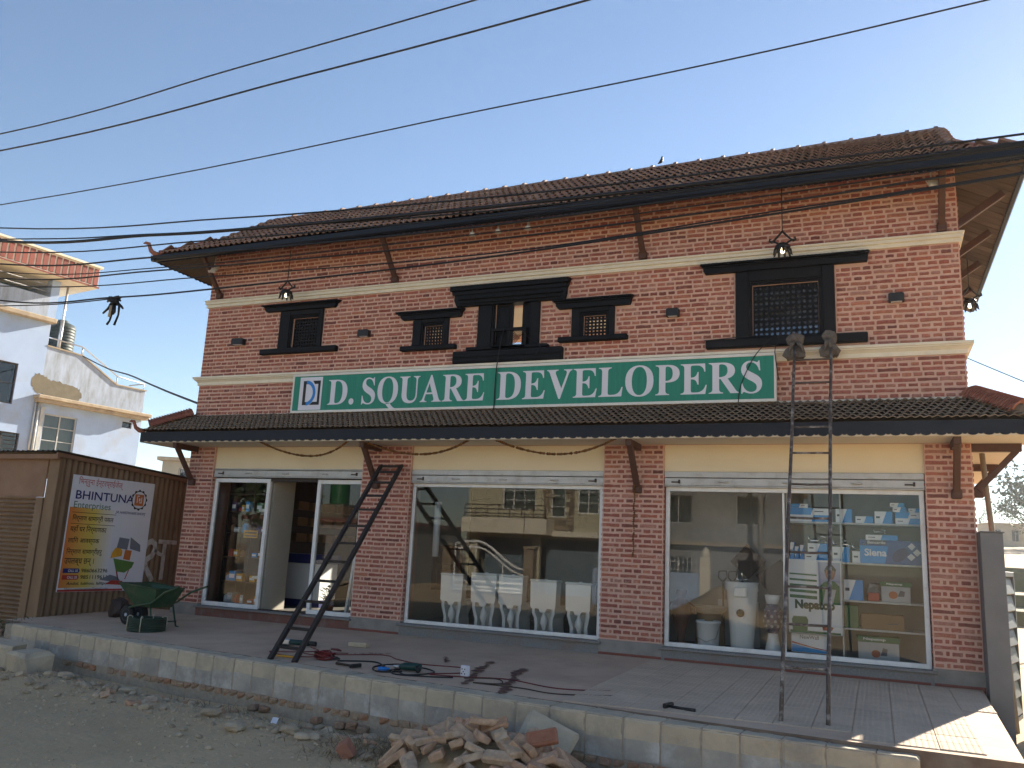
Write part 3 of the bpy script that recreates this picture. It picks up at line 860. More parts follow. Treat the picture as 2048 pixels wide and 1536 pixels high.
# scalloped drip sheet below the side/front eaves
def scallop(p0,p1,z0,zb,thick,nrm,big=.105,small=.05,depth=.03):
    p0=Vector(p0); p1=Vector(p1); d=(p1-p0); L=d.length; d.normalize(); nrm=Vector(nrm)
    out=[]; t=0
    top=[(L,z0),(0,z0)]
    low=[]
    while t<L-1e-4:
        for w_,dp in ((big,depth),(small,depth*.55)):
            w2=min(w_,L-t)
            if w2<=1e-4: break
            for k in range(6): 
                a=k/6*math.pi; low.append((t+w2*(1-math.cos(a))/2,zb-dp*math.sin(a)))
            t+=w2
    low.append((L,zb))
    m=MB(); m.extr(low+top,lambda u,v,w_:tuple(p0+d*u+nrm*w_+Vector((0,0,v-p0.z))),0,thick)
    return m
m=scallop((EXL,EY-.006,0),(EXR,EY-.006,0),EZ-.09,EZ-.118,.006,(0,1,0),.06,.03,.014); m.build('drip_edge',M['navy'],upper,fixn=True)
m=scallop((EXL-.004,BY,0),(EXL-.004,EY,0),EZ-.08,EZ-.125,.006,(1,0,0),.07,.035,.022); m.build('drip_edge',M['navy'],upper,fixn=True)
m=scallop((EXR+.004,EY,0),(EXR+.004,BY,0),EZ-.08,EZ-.12,.006,(-1,0,0),.07,.035,.022); m.build('drip_edge',M['navy'],upper,fixn=True)

def tile_mesh(nm,w,L,amp,thick,m,waves=2,seed=0,tilt=.03,skew=0.0):
    """corrugated clay tile; x across, y up the slope from the exposed lower edge, z out of the roof"""
    q_=random.Random(seed); n=5*waves; vs=[]; fs=[]
    for j,yy in enumerate((0,L)):
        for i in range(n+1):
            t=i/n
            h=amp*(.5-.5*math.cos(2*math.pi*waves*t))+(0 if j else 0)
            z=h+(tilt if j==0 else 0.0)+q_.uniform(-.001,.001)
            vs.append((-w/2+w*t+skew*(h/amp-.5)*(.6 if j==0 else 0),yy+(q_.uniform(-.003,.003) if j==0 else 0),z))
    N=n+1
    for i in range(n): fs.append((i,i+1,N+i+1,N+i))
    for i in range(N):
        x,y,z=vs[i]; vs.append((x,y+.004,z-thick))
    for i in range(n): fs.append((2*N+i,2*N+i+1,i+1,i))
    vs+=[(vs[0][0],L,vs[N][2]-thick),(vs[n][0],L,vs[2*N-1][2]-thick)]
    e0,e1=3*N,3*N+1
    fs.append((0,N,e0,2*N)); fs.append((n,2*N+n,e1,N+n)); fs.append((2*N,e0,e1,2*N+n))
    b=MB(); b.add(vs,fs); b.sm=[True]*n+[False]*(len(fs)-n)
    return b
def slope_frame(o,u,v):
    u=Vector(u).normalized(); v=Vector(v).normalized(); n=u.cross(v)
    return Matrix(((u.x,v.x,n.x,o[0]),(u.y,v.y,n.y,o[1]),(u.z,v.z,n.z,o[2]),(0,0,0,1)))
def lay_tiles(parent,name,restname,tw,ex,tl,amp,thick,waves,material,slopes,tilt,skew=0.0,shift=0.0,lim=300):
    """slopes: (frame matrix, umin(v), umax(v), vmax); nearest `lim` tiles are objects, the rest one mass"""
    var_=[tile_mesh(name,tw*.985,tl,amp,thick,material,waves,k,tilt,skew) for k in range(6)]
    meshes=[v_.mesh(name,material) for v_ in var_]
    T=[]
    for (Mx,umin,umax,vmax,vis) in slopes:
        nv=int(vmax/ex+.5)
        for j in range(nv):
            v=j*ex; off=(shift*j)%1*tw
            u=math.floor(umin(v+ex*.5)/tw)*tw+off
            while u<umax(v+ex*.5)-tw*.2:
                if u+tw/2>umin(v+ex*.5)-tw*.1:
                    k=rnd.randrange(6)
                    Lm=Mx@Matrix.Translation((u+tw/2+rnd.uniform(-.004,.004),v-.02+rnd.uniform(-.006,.006),0.006))@Matrix.Rotation(rnd.uniform(-.02,.02),4,'Z')@Matrix.Rotation(rnd.uniform(-.02,.02),4,'X')
                    p=Lm.translation; d=p-CAM
                    nrm=Mx.to_3x3()@Vector((0,0,1))
                    T.append(((max(0.02,-nrm.dot(d.normalized()))/d.length_squared) if vis else 0,Lm,k))
                u+=tw
    T.sort(key=lambda t:-t[0])
    for _,Lm,k in T[:lim]:
        o=link(name,meshes[k],parent); o.matrix_local=Lm
    rest=MB()
    for _,Lm,k in T[lim:]:
        s=var_[k]; o=len(rest.v)
        rest.v+=[tuple(Lm@Vector(p)) for p in s.v]
        for f,m_,sm in zip(s.f,s.m,s.sm): rest.f.append([i+o for i in f]); rest.m.append(m_); rest.sm.append(sm)
    if rest.f: rest.build(restname,material,parent,kind='stuff')
    return len(T)
c_,s_=math.cos(PITCH),math.sin(PITCH)
slF=slope_frame((0,EY,EZ),(1,0,0),(0,c_,s_))
cos=math.cos(PITCH)
def ul(v):
    y=EY+v*cos; return EXL+(y-EY) if y<0 else X0+.12
def ur(v):
    y=EY+v*cos; return EXR-(y-EY) if y<0 else X1-.05+.02*smooth_noise(v*9,0)
slR=slope_frame((EXR,0,EZ),(0,1,0),(-c_,0,s_))
slL=slope_frame((EXL,0,EZ),(0,-1,0),(c_,0,s_))
vs_=.65/cos
nt=lay_tiles(upper,'roof_tile','roof_tile_field',.225,.255,.31,.036,.020,2,M['roof'],
   [(slF,ul,ur,(RY-EY)/cos-.03,True),(slR,lambda v:EY+v*cos,lambda v:BY,vs_,True),(slL,lambda v:-BY,lambda v:.65-v*cos,vs_,False)],.052)
# ridge and hip caps
def cap_mesh(nm,L,r,lip=.018,arc=1.45,m=None,n=9):
    b=MB(); vs=[]; fs=[]
    st=[(0,r+lip),(.05,r+lip),(.055,r),(L+.04,r*.9)]
    for y,rr in st:
        for i in range(n):
            a=-arc+2*arc*i/(n-1); vs.append((math.sin(a)*rr,y,math.cos(a)*rr-r*.55))
    for j in range(len(st)-1):
        for i in range(n-1): fs.append((j*n+i,j*n+i+1,(j+1)*n+i+1,(j+1)*n+i))
    k=len(vs)
    for i in range(n):
        a=-arc+2*arc*i/(n-1); vs.append((math.sin(a)*(r-.012),0,math.cos(a)*(r-.012)-r*.55))
    for i in range(n-1): fs.append((k+i,k+i+1,i+1,i))
    b.add(vs,fs,0,False); return b.mesh(nm,m or M['roof'])
def place_caps(parent,name,me,p0,p1,step,lift=0.0,jit=.0):
    p0=Vector(p0); p1=Vector(p1); d=(p1-p0); L=d.length; d.normalize()
    sdv=d.cross(Vector((0,0,1))).normalized(); u=sdv.cross(d)
    n=max(1,int(L/step))
    for i in range(n):
        p=p0+d*(L*i/n)+u*lift
        M4=Matrix(((sdv.x,d.x,u.x,p.x),(sdv.y,d.y,u.y,p.y),(sdv.z,d.z,u.z,p.z),(0,0,0,1)))
        o=link(name,me,parent); o.matrix_local=M4@Matrix.Rotation(rnd.uniform(-jit,jit),4,'Y')
place_caps(upper,'ridge_tile',cap_mesh('ridge_tile',.37,.105),(X1-.04,RY,RZ+.015),(X0+.1,RY,RZ+.015),.37,0,.04)
hipm=cap_mesh('hip_tile',.44,.085,m=M['ridge'])
place_caps(upper,'hip_tile',hipm,(EXR+.0,EY+.0,EZ+.04),(X1-.02,.02,zs+.06),.42)
place_caps(upper,'hip_tile',hipm,(EXL+.0,EY+.0,EZ+.04),(X0+.02,.02,zs+.06),.42)
# barge tiles on the gablet edges
vb=cap_mesh('verge_tile',.25,.07)
place_caps(upper,'verge_tile',vb,(X1-.03,.06,zs+.07),(X1-.03,RY-.05,RZ+.02),.25,0,.1)
place_caps(upper,'verge_tile',vb,(X0+.06,.06,zs+.07),(X0+.06,RY-.05,RZ+.02),.25,0,.1)
def finial(parent,p,dx,dy,s=1.0):
    b=MB(); d=Vector((dx,dy,0)).normalized(); p=Vector(p)
    pts=[p-d*.12*s+Vector((0,0,-.02*s)),p+Vector((0,0,.0)),p+d*.07*s+Vector((0,0,.05*s)),p+d*.10*s+Vector((0,0,.12*s)),p+d*.12*s+Vector((0,0,.17*s)),p+d*.17*s+Vector((0,0,.18*s)),p+d*.21*s+Vector((0,0,.16*s))]
    b.tube(pts,[.055*s,.05*s,.04*s,.032*s,.036*s,.026*s,.006*s],7); return b.build('corner_finial',M['ridge'],parent)
finial(upper,(EXL-.05,EY-.05,EZ+.02),-1,-1,1.0); finial(upper,(EXR+.05,EY-.05,EZ+.02),1,-1,1.0)

# ---- lower canopy
canopy=part_empty('lower_canopy',B)
CY=-.60; CZ=2.925; CTZ=3.262; CP=math.atan2(CTZ-CZ,-CY)
CXL,CXR=X0-.56,X1+.56
b=MB(); dz=.03
dk((CXL,CY,CZ),(CXR,CY,CZ),(X1,.0,CTZ),(X0,.0,CTZ)); dk((CXR,CY,CZ),(CXR,DEP,CZ),(X1,DEP,CTZ),(X1,0,CTZ)); dk((CXL,DEP,CZ),(CXL,CY,CZ),(X0,0,CTZ),(X0,DEP,CTZ))
b.build('canopy_deck',M['plank'],canopy)
b=MB(); b.box(CXL+.01,CXR-.01,CY+.012,.0,2.742,2.765); b.box(X1+.001,CXR-.01,.001,DEP,2.742,2.765); b.box(CXL+.01,X0-.001,.001,DEP,2.742,2.765)
b.build('canopy_soffit',M['soffit'],canopy)
m=scallop((CXL,CY-.004,0),(CXR,CY-.004,0),CZ-.012,2.775,.012,(0,1,0)); m.build('fascia',M['navy'],canopy,fixn=True)
m=scallop((CXR+.004,CY,0),(CXR+.004,DEP,0),CZ-.012,2.775,.012,(-1,0,0)); m.build('fascia',M['navy'],canopy,fixn=True)
m=scallop((CXL-.004,DEP,0),(CXL-.004,CY,0),CZ-.012,2.775,.012,(1,0,0)); m.build('fascia',M['navy'],canopy,fixn=True)
cc,cs=math.cos(CP),math.sin(CP)
slF=slope_frame((0,CY,CZ),(1,0,0),(0,cc,cs)); slR=slope_frame((CXR,0,CZ),(0,1,0),(-cc*.56/.6,0,cs)); slL=slope_frame((CXL,0,CZ),(0,-1,0),(cc*.56/.6,0,cs))
vmx=.60/cc
nt2=lay_tiles(canopy,'canopy_tile','canopy_tile_field',.092,.086,.125,.022,.013,1,M['ctile'],
  [(slF,lambda v:CXL+v*cc*.93,lambda v:CXR-v*cc*.93,vmx,True),(slR,lambda v:CY+v*cc,lambda v:DEP,vmx*.96,False),(slL,lambda v:-DEP,lambda v:.6-v*cc,vmx*.96,False)],.032,skew=.016,shift=.38)
def rib_mesh(nm,r,th):
    b=MB(); n=8; vs=[]; fs=[]
    for yy in (0,th):
        for rr in (r,r-.03):
            for i in range(n):
                a=-1.35+2.7*i/(n-1); vs.append((math.sin(a)*rr*1.1,yy,math.cos(a)*rr-r*.35+(.030 if yy==0 else 0)))
    for i in range(n-1):
        fs+=[(i,i+1,2*n+i+1,2*n+i),(n+i,i+n+1,i+1,i),(2*n+i,2*n+i+1,3*n+i+1,3*n+i)]
    b.add(vs,fs); return b.mesh(nm,M['ridge'])
rm=rib_mesh('hip_rib_tile',.17,.045)
for (pa,pb) in (((X1+.03,-.02,CTZ+.03),(CXR-.08,CY+.10,CZ+.09)),((X0-.03,-.02,CTZ+.03),(CXL+.08,CY+.10,CZ+.09))):
    place_caps(canopy,'hip_rib_tile',rm,pb,pa,.044,0.0,.05)
    b=MB(); b.tube([pa,pb],[.085,.075],8); b.build('hip_bedding',M['ctile'],canopy)
finial(canopy,(CXL-.03,CY-.02,CZ+.02),-1,-1,.8); finial(canopy,(CXR+.03,CY-.02,CZ+.02),1,-1,.8)
b=MB(); b.lathe([(.0,0),(.05,0),(.055,-.008),(.0,-.008)],14,(1.25,.28,2.741)); b.build('soffit_light',M['white'],canopy)

# ------------------------------------------------------------------ text helpers
def glyphs_mesh(name,contours,m,extrude=.002):
    """contours: list of closed 2D point lists (outer and holes) filled by an even-odd curve"""
    cu=bpy.data.curves.new(name,'CURVE'); cu.dimensions='2D'; cu.fill_mode='BOTH'; cu.extrude=extrude
    for pts in contours:
        sp=cu.splines.new('POLY'); sp.points.add(len(pts)-1); sp.use_cyclic_u=True
        for p_,(x_,y_) in zip(sp.points,pts): p_.co=(x_,y_,0,1)
    return curve_to_mesh(cu,name,m)
def curve_to_mesh(cu,name,m):
    t=bpy.data.objects.new('tmp_curve',cu); sc.collection.objects.link(t)
    dg=bpy.context.evaluated_depsgraph_get(); dg.update()
    me=bpy.data.meshes.new_from_object(t.evaluated_get(dg))
    bpy.data.objects.remove(t); bpy.data.curves.remove(cu)
    me.name=name; me.materials.clear(); me.materials.append(m)
    return me
def text_obj(name,s,m,parent,loc,rot,w=None,h=None,bold=0.0,shear=0.0,extrude=.001,align='L'):
    """lettering fitted to width w and height h (metres)"""
    cu=bpy.data.curves.new(name,'FONT'); cu.body=s; cu.extrude=0; cu.offset=bold; cu.shear=shear; cu.resolution_u=3
    me=curve_to_mesh(cu,name,m)
    if not me.vertices: return None
    xs_=[v.co.x for v in me.vertices]; ys_=[v.co.y for v in me.vertices]
    x0,x1,y0,y1=min(xs_),max(xs_),min(ys_),max(ys_)
    if h is None: h=w*(y1-y0)/(x1-x0)
    if w is None: w=h*(x1-x0)/(y1-y0)
    sx,sy=w/(x1-x0),h/(y1-y0)
    for v in me.vertices: v.co=((v.co.x-x0)*sx,(v.co.y-y0)*sy,0)
    return link(name,me,parent,loc=loc,rot=rot)
FR=(R(90),0,0)            # lettering that faces the road
def flat(name,pts,m,parent,fn):
    b=MB(); b.add([fn(*p) for p in pts],[tuple(range(len(pts)))]); return b.build(name,m,parent)

# ------------------------------------------------------------------ D. SQUARE DEVELOPERS sign
def qb(p0,p1,p2,n=7): return [((1-t)**2*p0[0]+2*t*(1-t)*p1[0]+t*t*p2[0],(1-t)**2*p0[1]+2*t*(1-t)*p1[1]+t*t*p2[1]) for t in [i/n for i in range(1,n+1)]]
def cb(p0,p1,p2,p3,n=10):
    o=[]
    for i in range(1,n+1):
        t=i/n; a=1-t
        o.append(tuple(a**3*p0[k]+3*a*a*t*p1[k]+3*a*t*t*p2[k]+t**3*p3[k] for k in (0,1)))
    return o
def stemL(x0,x1):   # serifed left stem: outline of left side from bottom to top
    return [(x0-87,0),(x0-87,19)]+qb((x0-87,19),(x0,24),(x0,95),5)+[(x0,581)]+qb((x0,581),(x0,652),(x0-87,657),5)+[(x0-87,676)]
def ell(cx,cy,rx,ry,n=28,k=2.25):
    o=[]
    for i in range(n):
        t=2*math.pi*i/n; c,s=math.cos(t),math.sin(t)
        o.append((cx+rx*math.copysign(abs(c)**(2/k),c),cy+ry*math.copysign(abs(s)**(2/k),s)))
    return o
G={}
G['D']=(722,[stemL(103,0)+[(310,676)]+cb((310,676),(560,676),(690,560),(690,345))+cb((690,345),(690,120),(560,0),(310,0)),
   [(258,590)]+qb((258,590),(258,640),(320,640),4)+cb((320,640),(460,636),(522,540),(522,342))+cb((522,342),(522,140),(460,42),(320,38))+qb((320,38),(258,38),(258,90),4)])
G['E']=(667,[stemL(103,0)+[(597,676),(605,492),(580,492)]+qb((580,492),(556,638),(400,638),6)+[(300,638)]+qb((300,638),(258,638),(258,600),4)+[(258,370),(290,370)]+qb((290,370),(392,374),(420,490),5)+[(444,490),(444,210),(420,210)]+qb((420,210),(392,330),(290,332),5)+[(258,332),(258,80)]+qb((258,80),(258,38),(310,38),4)+[(390,38)]+qb((390,38),(560,38),(612,200),6)+[(637,200),(602,0)]])
G['L']=(667,[[(16,0),(16,19)]+qb((16,19),(103,24),(103,95),5)+[(103,581)]+qb((103,581),(103,652),(16,657),5)+[(16,676),(350,676),(350,657)]+qb((350,657),(258,652),(258,581),5)+[(258,85)]+qb((258,85),(258,40),(310,40),4)+[(370,40)]+qb((370,40),(560,40),(610,215),6)+[(637,215),(606,0)]])
G['P']=(611,[[(16,0),(16,19)]+qb((16,19),(103,24),(103,95),5)+[(103,581)]+qb((103,581),(103,652),(16,657),5)+[(16,676),(320,676)]+cb((320,676),(500,676),(600,600),(600,480))+cb((600,480),(600,350),(490,280),(310,280))+[(258,280),(258,95)]+qb((258,95),(258,24),(350,19),5)+[(350,0)],
   [(258,600)]+qb((258,600),(258,640),(300,640),4)+cb((300,640),(400,636),(434,570),(434,480))+cb((434,480),(434,380),(390,322),(290,318))+[(258,318)]])
G['R']=(722,[[(16,0),(16,19)]+qb((16,19),(103,24),(103,95),5)+[(103,581)]+qb((103,581),(103,652),(16,657),5)+[(16,676),(340,676)]+cb((340,676),(520,676),(625,610),(625,500))+cb((625,500),(625,410),(560,345),(455,325))+[(640,70)]+qb((640,70),(680,20),(722,19),4)+[(722,0),(520,0),(290,318),(258,318),(258,95)]+qb((258,95),(258,24),(350,19),5)+[(350,0)],
   [(258,605)]+qb((258,605),(258,640),(305,640),4)+cb((305,640),(410,638),(456,590),(456,500))+cb((456,500),(456,400),(390,356),(258,356))])
G['V']=(722,[[(16,676),(330,676),(330,657)]+qb((330,657),(232,652),(258,580),5)+[(418,225),(548,560)]+qb((548,560),(580,652),(480,657),5)+[(480,676),(701,676),(701,657)]+qb((701,657),(636,640),(606,560),4)+[(390,-18),(350,-18),(98,585)]+qb((98,585),(70,650),(16,657),4)])
G['A']=(722,[[(9,0),(9,19)]+qb((9,19),(72,26),(104,110),4)+[(340,690),(374,690),(622,95)]+qb((622,95),(650,26),(706,19),4)+[(706,0),(394,0),(394,19)]+qb((394,19),(486,20),(458,95),5)+[(418,198),(198,198),(160,95)]+qb((160,95),(136,20),(236,19),5)+[(236,0)],[(212,238),(400,238),(306,478)]])
G['U']=(722,[[(16,676),(362,676),(362,657)]+qb((362,657),(268,652),(268,581),5)+[(268,230)]+cb((268,230),(268,90),(330,45),(425,45))+cb((425,45),(530,45),(580,110),(580,225))+[(580,560)]+qb((580,560),(580,652),(478,657),5)+[(478,676),(701,676),(701,657)]+qb((701,657),(622,652),(622,560),5)+[(622,215)]+cb((622,215),(622,60),(530,-19),(380,-19))+cb((380,-19),(200,-19),(103,60),(103,215))+[(103,581)]+qb((103,581),(103,652),(16,657),5)])
G['O']=(778,[ell(389,338,354,357),ell(389,338,190,322)[::-1]])
G['Q']=(778,[ell(389,338,354,357),ell(389,338,190,322)[::-1],[(330,0)]+cb((330,0),(400,-90),(480,-176),(640,-176))+[(735,-176),(735,-155)]+cb((735,-155),(620,-140),(540,-70),(480,10))])
sS=[(48,215),(70,215)]+cb((70,215),(95,90),(170,15),(275,15))+cb((275,15),(350,15),(395,55),(395,115))+cb((395,115),(395,180),(350,215),(240,270))+cb((240,270),(100,340),(45,405),(45,500))+cb((45,500),(45,610),(130,691),(255,691))+cb((255,691),(310,691),(350,676),(385,660))+qb((385,660),(425,645),(440,691),4)+[(462,691),(476,475),(452,475)]+cb((452,475),(420,590),(355,655),(265,655))+cb((265,655),(200,655),(160,620),(160,565))+cb((160,565),(160,510),(195,480),(310,425))+cb((310,425),(450,355),(515,295),(515,190))+cb((515,190),(515,65),(420,-19),(280,-19))+cb((280,-19),(215,-19),(165,-5),(125,15))+qb((125,15),(85,30),(68,-19),4)+[(45,-19)]
G['S']=(556,[sS])
G['.']=(250,[ell(125,72,84,84,14,2)])
sg=thing('sign_board','long green sign board reading D. SQUARE DEVELOPERS in white serif letters','sign',(0,0,0))
SX0,SX1,SZ0,SZ1=-8.60,-1.10,3.275,3.888
b=MB(); b.box(SX0,SX1,-.125,-.045,SZ0,SZ1,c=.004); b.build('panel',M['signgreen'],sg)
b=MB(); w=.026
b.box(SX0-.012,SX1+.012,-.135,-.04,SZ1-w,SZ1+.012,c=.003); b.box(SX0-.012,SX1+.012,-.135,-.04,SZ0-.012,SZ0+w,c=.003)
b.box(SX0-.012,SX0+.016,-.133,-.041,SZ0+w,SZ1-w); b.box(SX1-.016,SX1+.012,-.133,-.041,SZ0+w,SZ1-w)
b.build('border',M['signedge'],sg)
LY=-.1275
def sign_word(word,xa,xb,zb,cap):
    tot=sum(G[c][0] for c in word if c!=' ')+190*word.count(' '); k=(xb-xa)/tot; x=xa
    for c in word:
        if c==' ': x+=190*k; continue
        me=glyphs_mesh('letter',[[(px_*k,py_*cap/676.0) for px_,py_ in ct] for ct in G[c][1]],M['signwhite'],.0015)
        link('letter',me,sg,loc=(x,LY,zb),rot=FR); x+=G[c][0]*k
def SXp(px): return SX0+(SX1-SX0)*0
sign_word('D.',-7.92,-7.40,3.385,.40); sign_word('SQUARE',-7.30,-5.16,3.385,.405); sign_word('DEVELOPERS',-4.98,-1.24,3.385,.41)
fnS=lambda u,v,y=LY:(u,y,v)
flat('logo_square',[(-8.47,3.31),(-8.035,3.31),(-8.035,3.845),(-8.47,3.845)],M['signwhite'],sg,lambda u,v:(u,LY,v))
def ringpoly(cx,cz,ro,ri,a0,a1,n=14):
    return [(cx+ro*math.cos(a0+(a1-a0)*i/n),cz+ro*1.12*math.sin(a0+(a1-a0)*i/n)) for i in range(n+1)]+[(cx+ri*math.cos(a1+(a0-a1)*i/n),cz+ri*1.12*math.sin(a1+(a0-a1)*i/n)) for i in range(n+1)]
L2=LY-.002
flat('logo_bracket',[(-8.40,3.39),(-8.29,3.39),(-8.29,3.44),(-8.345,3.44),(-8.345,3.73),(-8.29,3.73),(-8.29,3.785),(-8.40,3.785)],M['signblack'],sg,lambda u,v:(u,L2,v))
flat('logo_bracket',[(-8.07,3.39),(-8.07,3.785),(-8.22,3.785),(-8.18,3.73),(-8.115,3.73),(-8.115,3.44),(-8.20,3.44),(-8.26,3.39)],M['signblack'],sg,lambda u,v:(u,L2,v))
flat('logo_arc',ringpoly(-8.34,3.585,.185,.135,-math.pi*.5+.12,math.pi*.5),M['signblue'],sg,lambda u,v:(u,L2-.002,v))
# drop cables over the sign
def cable(name,pts,r,label,m=None,n=5,group=None,sub=6,cat='cable'):
    P=[Vector(p) for p in pts]; out=[]
    for i in range(len(P)-1):
        a=P[max(0,i-1)]; b_=P[i]; c=P[i+1]; d=P[min(len(P)-1,i+2)]
        for k in range(sub):
            t=k/sub
            out.append(.5*((2*b_)+(c-a)*t+(2*a-5*b_+4*c-d)*t*t+(3*b_-a-3*c+d)*t**3))
    out.append(P[-1])
    m_=MB(); m_.tube(out,r,n); return m_.build(name,m or M['wire'],label=label,cat=cat,group=group)
cable('drop_cable',[(-4.92,-.10,4.46),(-4.95,-.14,4.2),(-4.98,-.155,3.9),(-5.0,-.142,3.6),(-5.0,-.142,3.24)],.008,'black cable hanging from balcony window down across the sign seam')
cable('drop_cable',[(-4.66,-.11,4.46),(-4.52,-.12,4.30),(-4.33,-.13,4.17),(-4.38,-.17,4.02)],.006,'thin grey cable sagging from balcony railing to its carved sill')
cable('drop_cable',[(-2.0,-.10,4.11),(-1.12,-.13,4.12),(-1.10,-.15,3.9),(-1.06,-.15,3.55)],.006,'thin cable along large window sill bending down past sign end')
cable('drop_cable',[(-1.13,-.145,4.10),(-1.35,-.142,3.86),(-1.52,-.142,3.5),(-1.56,-.142,3.26)],.006,'thin wire crossing the last letters of the sign')

# ------------------------------------------------------------------ lamps on the facade
M['iron']=mat('cast iron lamp',(.018,.016,.015),(.028,.025,.022),rough=.5,scale=20,bump=.1)
M['bulb']=emit_mat('lamp bulb glow',(1.0,.80,.50),2.2)
def lamp(name,x,y,ztop,zring,zbot,label):
    t=thing(name,label,'lamp',(x,y,zbot),group='hanging lamps under the eaves')
    H=zring-zbot
    b=MB(); b.tube([(0,0,ztop-zbot),(0,0,H)],.007,6); b.build('cord',M['iron'],t)
    b=MB()
    for sx in (-1,1):
        b.tube([(0,0,H),(sx*.055,0,H*.80),(sx*.105,0,H*.64),(sx*.12,0,H*.60)],[.014,.014,.013,.010],6)
        b.tube([(sx*.12,0,H*.58),(sx*.16,0,H*.62),(sx*.155,0,H*.72),(sx*.135,0,H*.70)],[.02,.018,.012,.006],6)
        b.tube([(sx*.105,0,H*.60),(sx*.05,0,H*.50),(0,0,H*.47)],.013,6)
    b.build('arm',M['iron'],t)
    b=MB(); b.lathe([(.015,H*.52),(.05,H*.50),(.085,H*.42),(.10,H*.34),(.095,H*.27),(.10,H*.24),(.088,H*.23),(.08,H*.30),(.0,H*.42)],14); b.build('shade',M['iron'],t)
    for k in range(9):
        a=2*math.pi*k/9; c,s=math.cos(a),math.sin(a)
        b=MB(); b.tube([(c*.092,s*.092,H*.26),(c*.10,s*.10,H*.14),(c*.108,s*.108,H*.05),(c*.122,s*.122,0)],[.016,.017,.012,.003],5); b.build('petal',M['iron'],t)
    b=MB(); b.lathe([(.0,H*.09),(.02,H*.11),(.027,H*.17),(.02,H*.25),(.012,H*.34)],10); b.build('bulb',M['bulb'],t)
    return t
lamp('hanging_lamp',-8.76,-.35,5.98,5.44,5.13,'ornate black lamp hanging above the leftmost carved window')
lamp('hanging_lamp',-.967,-.35,6.05,5.44,5.11,'ornate black lamp hanging above the largest carved window')
lamp('hanging_lamp',1.42,2.75,6.0,5.48,5.12,'ornate black lamp hanging under the right side eave against the sky')
M['wl']=mat('black wall light',(.02,.02,.022),rough=.5,bump=0)
for (xa,xb,lab) in ((-10.03,-9.79,'small black wall light left of the leftmost carved window'),(-7.48,-7.285,'small black wall light right of the leftmost carved window'),(-2.52,-2.35,'small black wall light left of the largest carved window'),(.248,.425,'small black wall light right of the largest carved window')):
    t=thing('wall_light',lab,'wall light',((xa+xb)/2,0,4.54),group='wall lights of the upper storey')
    w=(xb-xa)/2
    b=MB(); b.extr([(-w,-.052),(w,-.052),(w,.045),(w-.02,.055),(-w+.02,.055),(-w,.045)],lambda u,v,y:(u,y,v),-.10,-.012); b.build('housing',M['wl'],t)
    b=MB(); b.box(-w*.8,w*.8,-.012,.0,-.04,.04); b.build('back_plate',M['wl'],t)
    b=MB(); b.box(-w*.7,w*.7,-.09,-.03,-.056,-.0525); b.build('lens',M['signwhite'],t)
M['fixture']=mat('white spot fitting',(.6,.58,.54),rough=.5,bump=0)
for x,lab in ((-5.34,'small white spotlight under the eave, leftmost of the three'),(-4.92,'small white spotlight under the eave, middle one of the three'),(-4.45,'small white spotlight under the eave, rightmost of the three')):
    t=thing('spot_light',lab,'spotlight',(x,-.5,5.80),group='spotlights above the balcony window')
    b=MB(); b.lathe([(.012,.16),(.012,.055),(.03,.05),(.05,.0),(.045,.0),(.02,.04),(0,.04)],12); b.build('cup',M['fixture'],t)
    b=MB(); b.lathe([(0,.012),(.02,.016),(.022,.03),(.01,.042)],8); b.build('bulb',M['white'],t)
for x,z,lab in ((-10.42,5.78,'small white floodlight at the left corner under the eave'),(.80,5.86,'small white floodlight under the eave near the right strut')):
    t=thing('flood_light',lab,'floodlight',(x,-.33,z),rz=.4,group='corner floodlights')
    b=MB(); b.cbox(0,0,0,.13,.05,.09,c=.008,rx=-.5); b.build('head',M['fixture'],t)
    b=MB(); b.tube([(-.075,.0,0),(-.075,.06,.08),(.075,.06,.08),(.075,.0,0)],.008,5); b.tube([(0,.06,.08),(0,.10,.30)],.009,5); b.build('bracket',M['fixture'],t)

# garland of dried flowers
M['garl']=mat('dried marigold',(.19,.085,.022),(.11,.05,.018),rough=.95,scale=60,bump=.3,vary=.35)
def garland(label,spans,y0,y1):
    t=thing('garland',label,'garland'); b=MB(); thread=[]
    for (xa,za,xm,zm,xb,zb) in spans:
        n=int(math.hypot(xb-xa,.7)/.026)
        for i in range(n+1):
            s=i/n; x=xa+(xb-xa)*s; z=za+(zb-za)*s-4*s*(1-s)*((za+zb)/2-zm)
            yy=y0+(y1-y0)*math.sin(math.pi*s)
            thread.append((x,yy,z))
            if rnd.random()<.07: continue
            r=rnd.uniform(.015,.024); nrm=Vector((rnd.uniform(-1,1),rnd.uniform(-1,1),rnd.uniform(-1,1)))
            b.lathe([(0,-r),(r*.8,-r*.5),(r,0),(r*.75,r*.55),(0,r)],6,(x,yy,z),smooth=False)
    b.build('flower_head',M['garl'],t,kind='stuff'); c=MB(); c.tube(thread,.003,4); c.build('thread',M['garl'],t)
garland('string of dried brown flowers looped below the canopy edge',[(-8.93,2.80,-8.09,2.55,-7.08,2.81),(-7.08,2.81,-6.10,2.575,-5.0,2.85),(-5.0,2.85,-3.90,2.575,-2.94,2.81)],-.56,-.30)
t=thing('garland','dried flower string hanging straight down the brick pillar beside the toilets','garland'); b=MB()
for i in range(62):
    z=2.70-i*.0235; x=-2.91+.006*math.sin(i*.7); r=rnd.uniform(.013,.019)
    b.lathe([(0,-r),(r,0),(0,r)],6,(x,-.10 if z<2.5 else -.10-(z-2.5)*.6,z),smooth=False)
b.build('flower_head',M['garl'],t,kind='stuff')

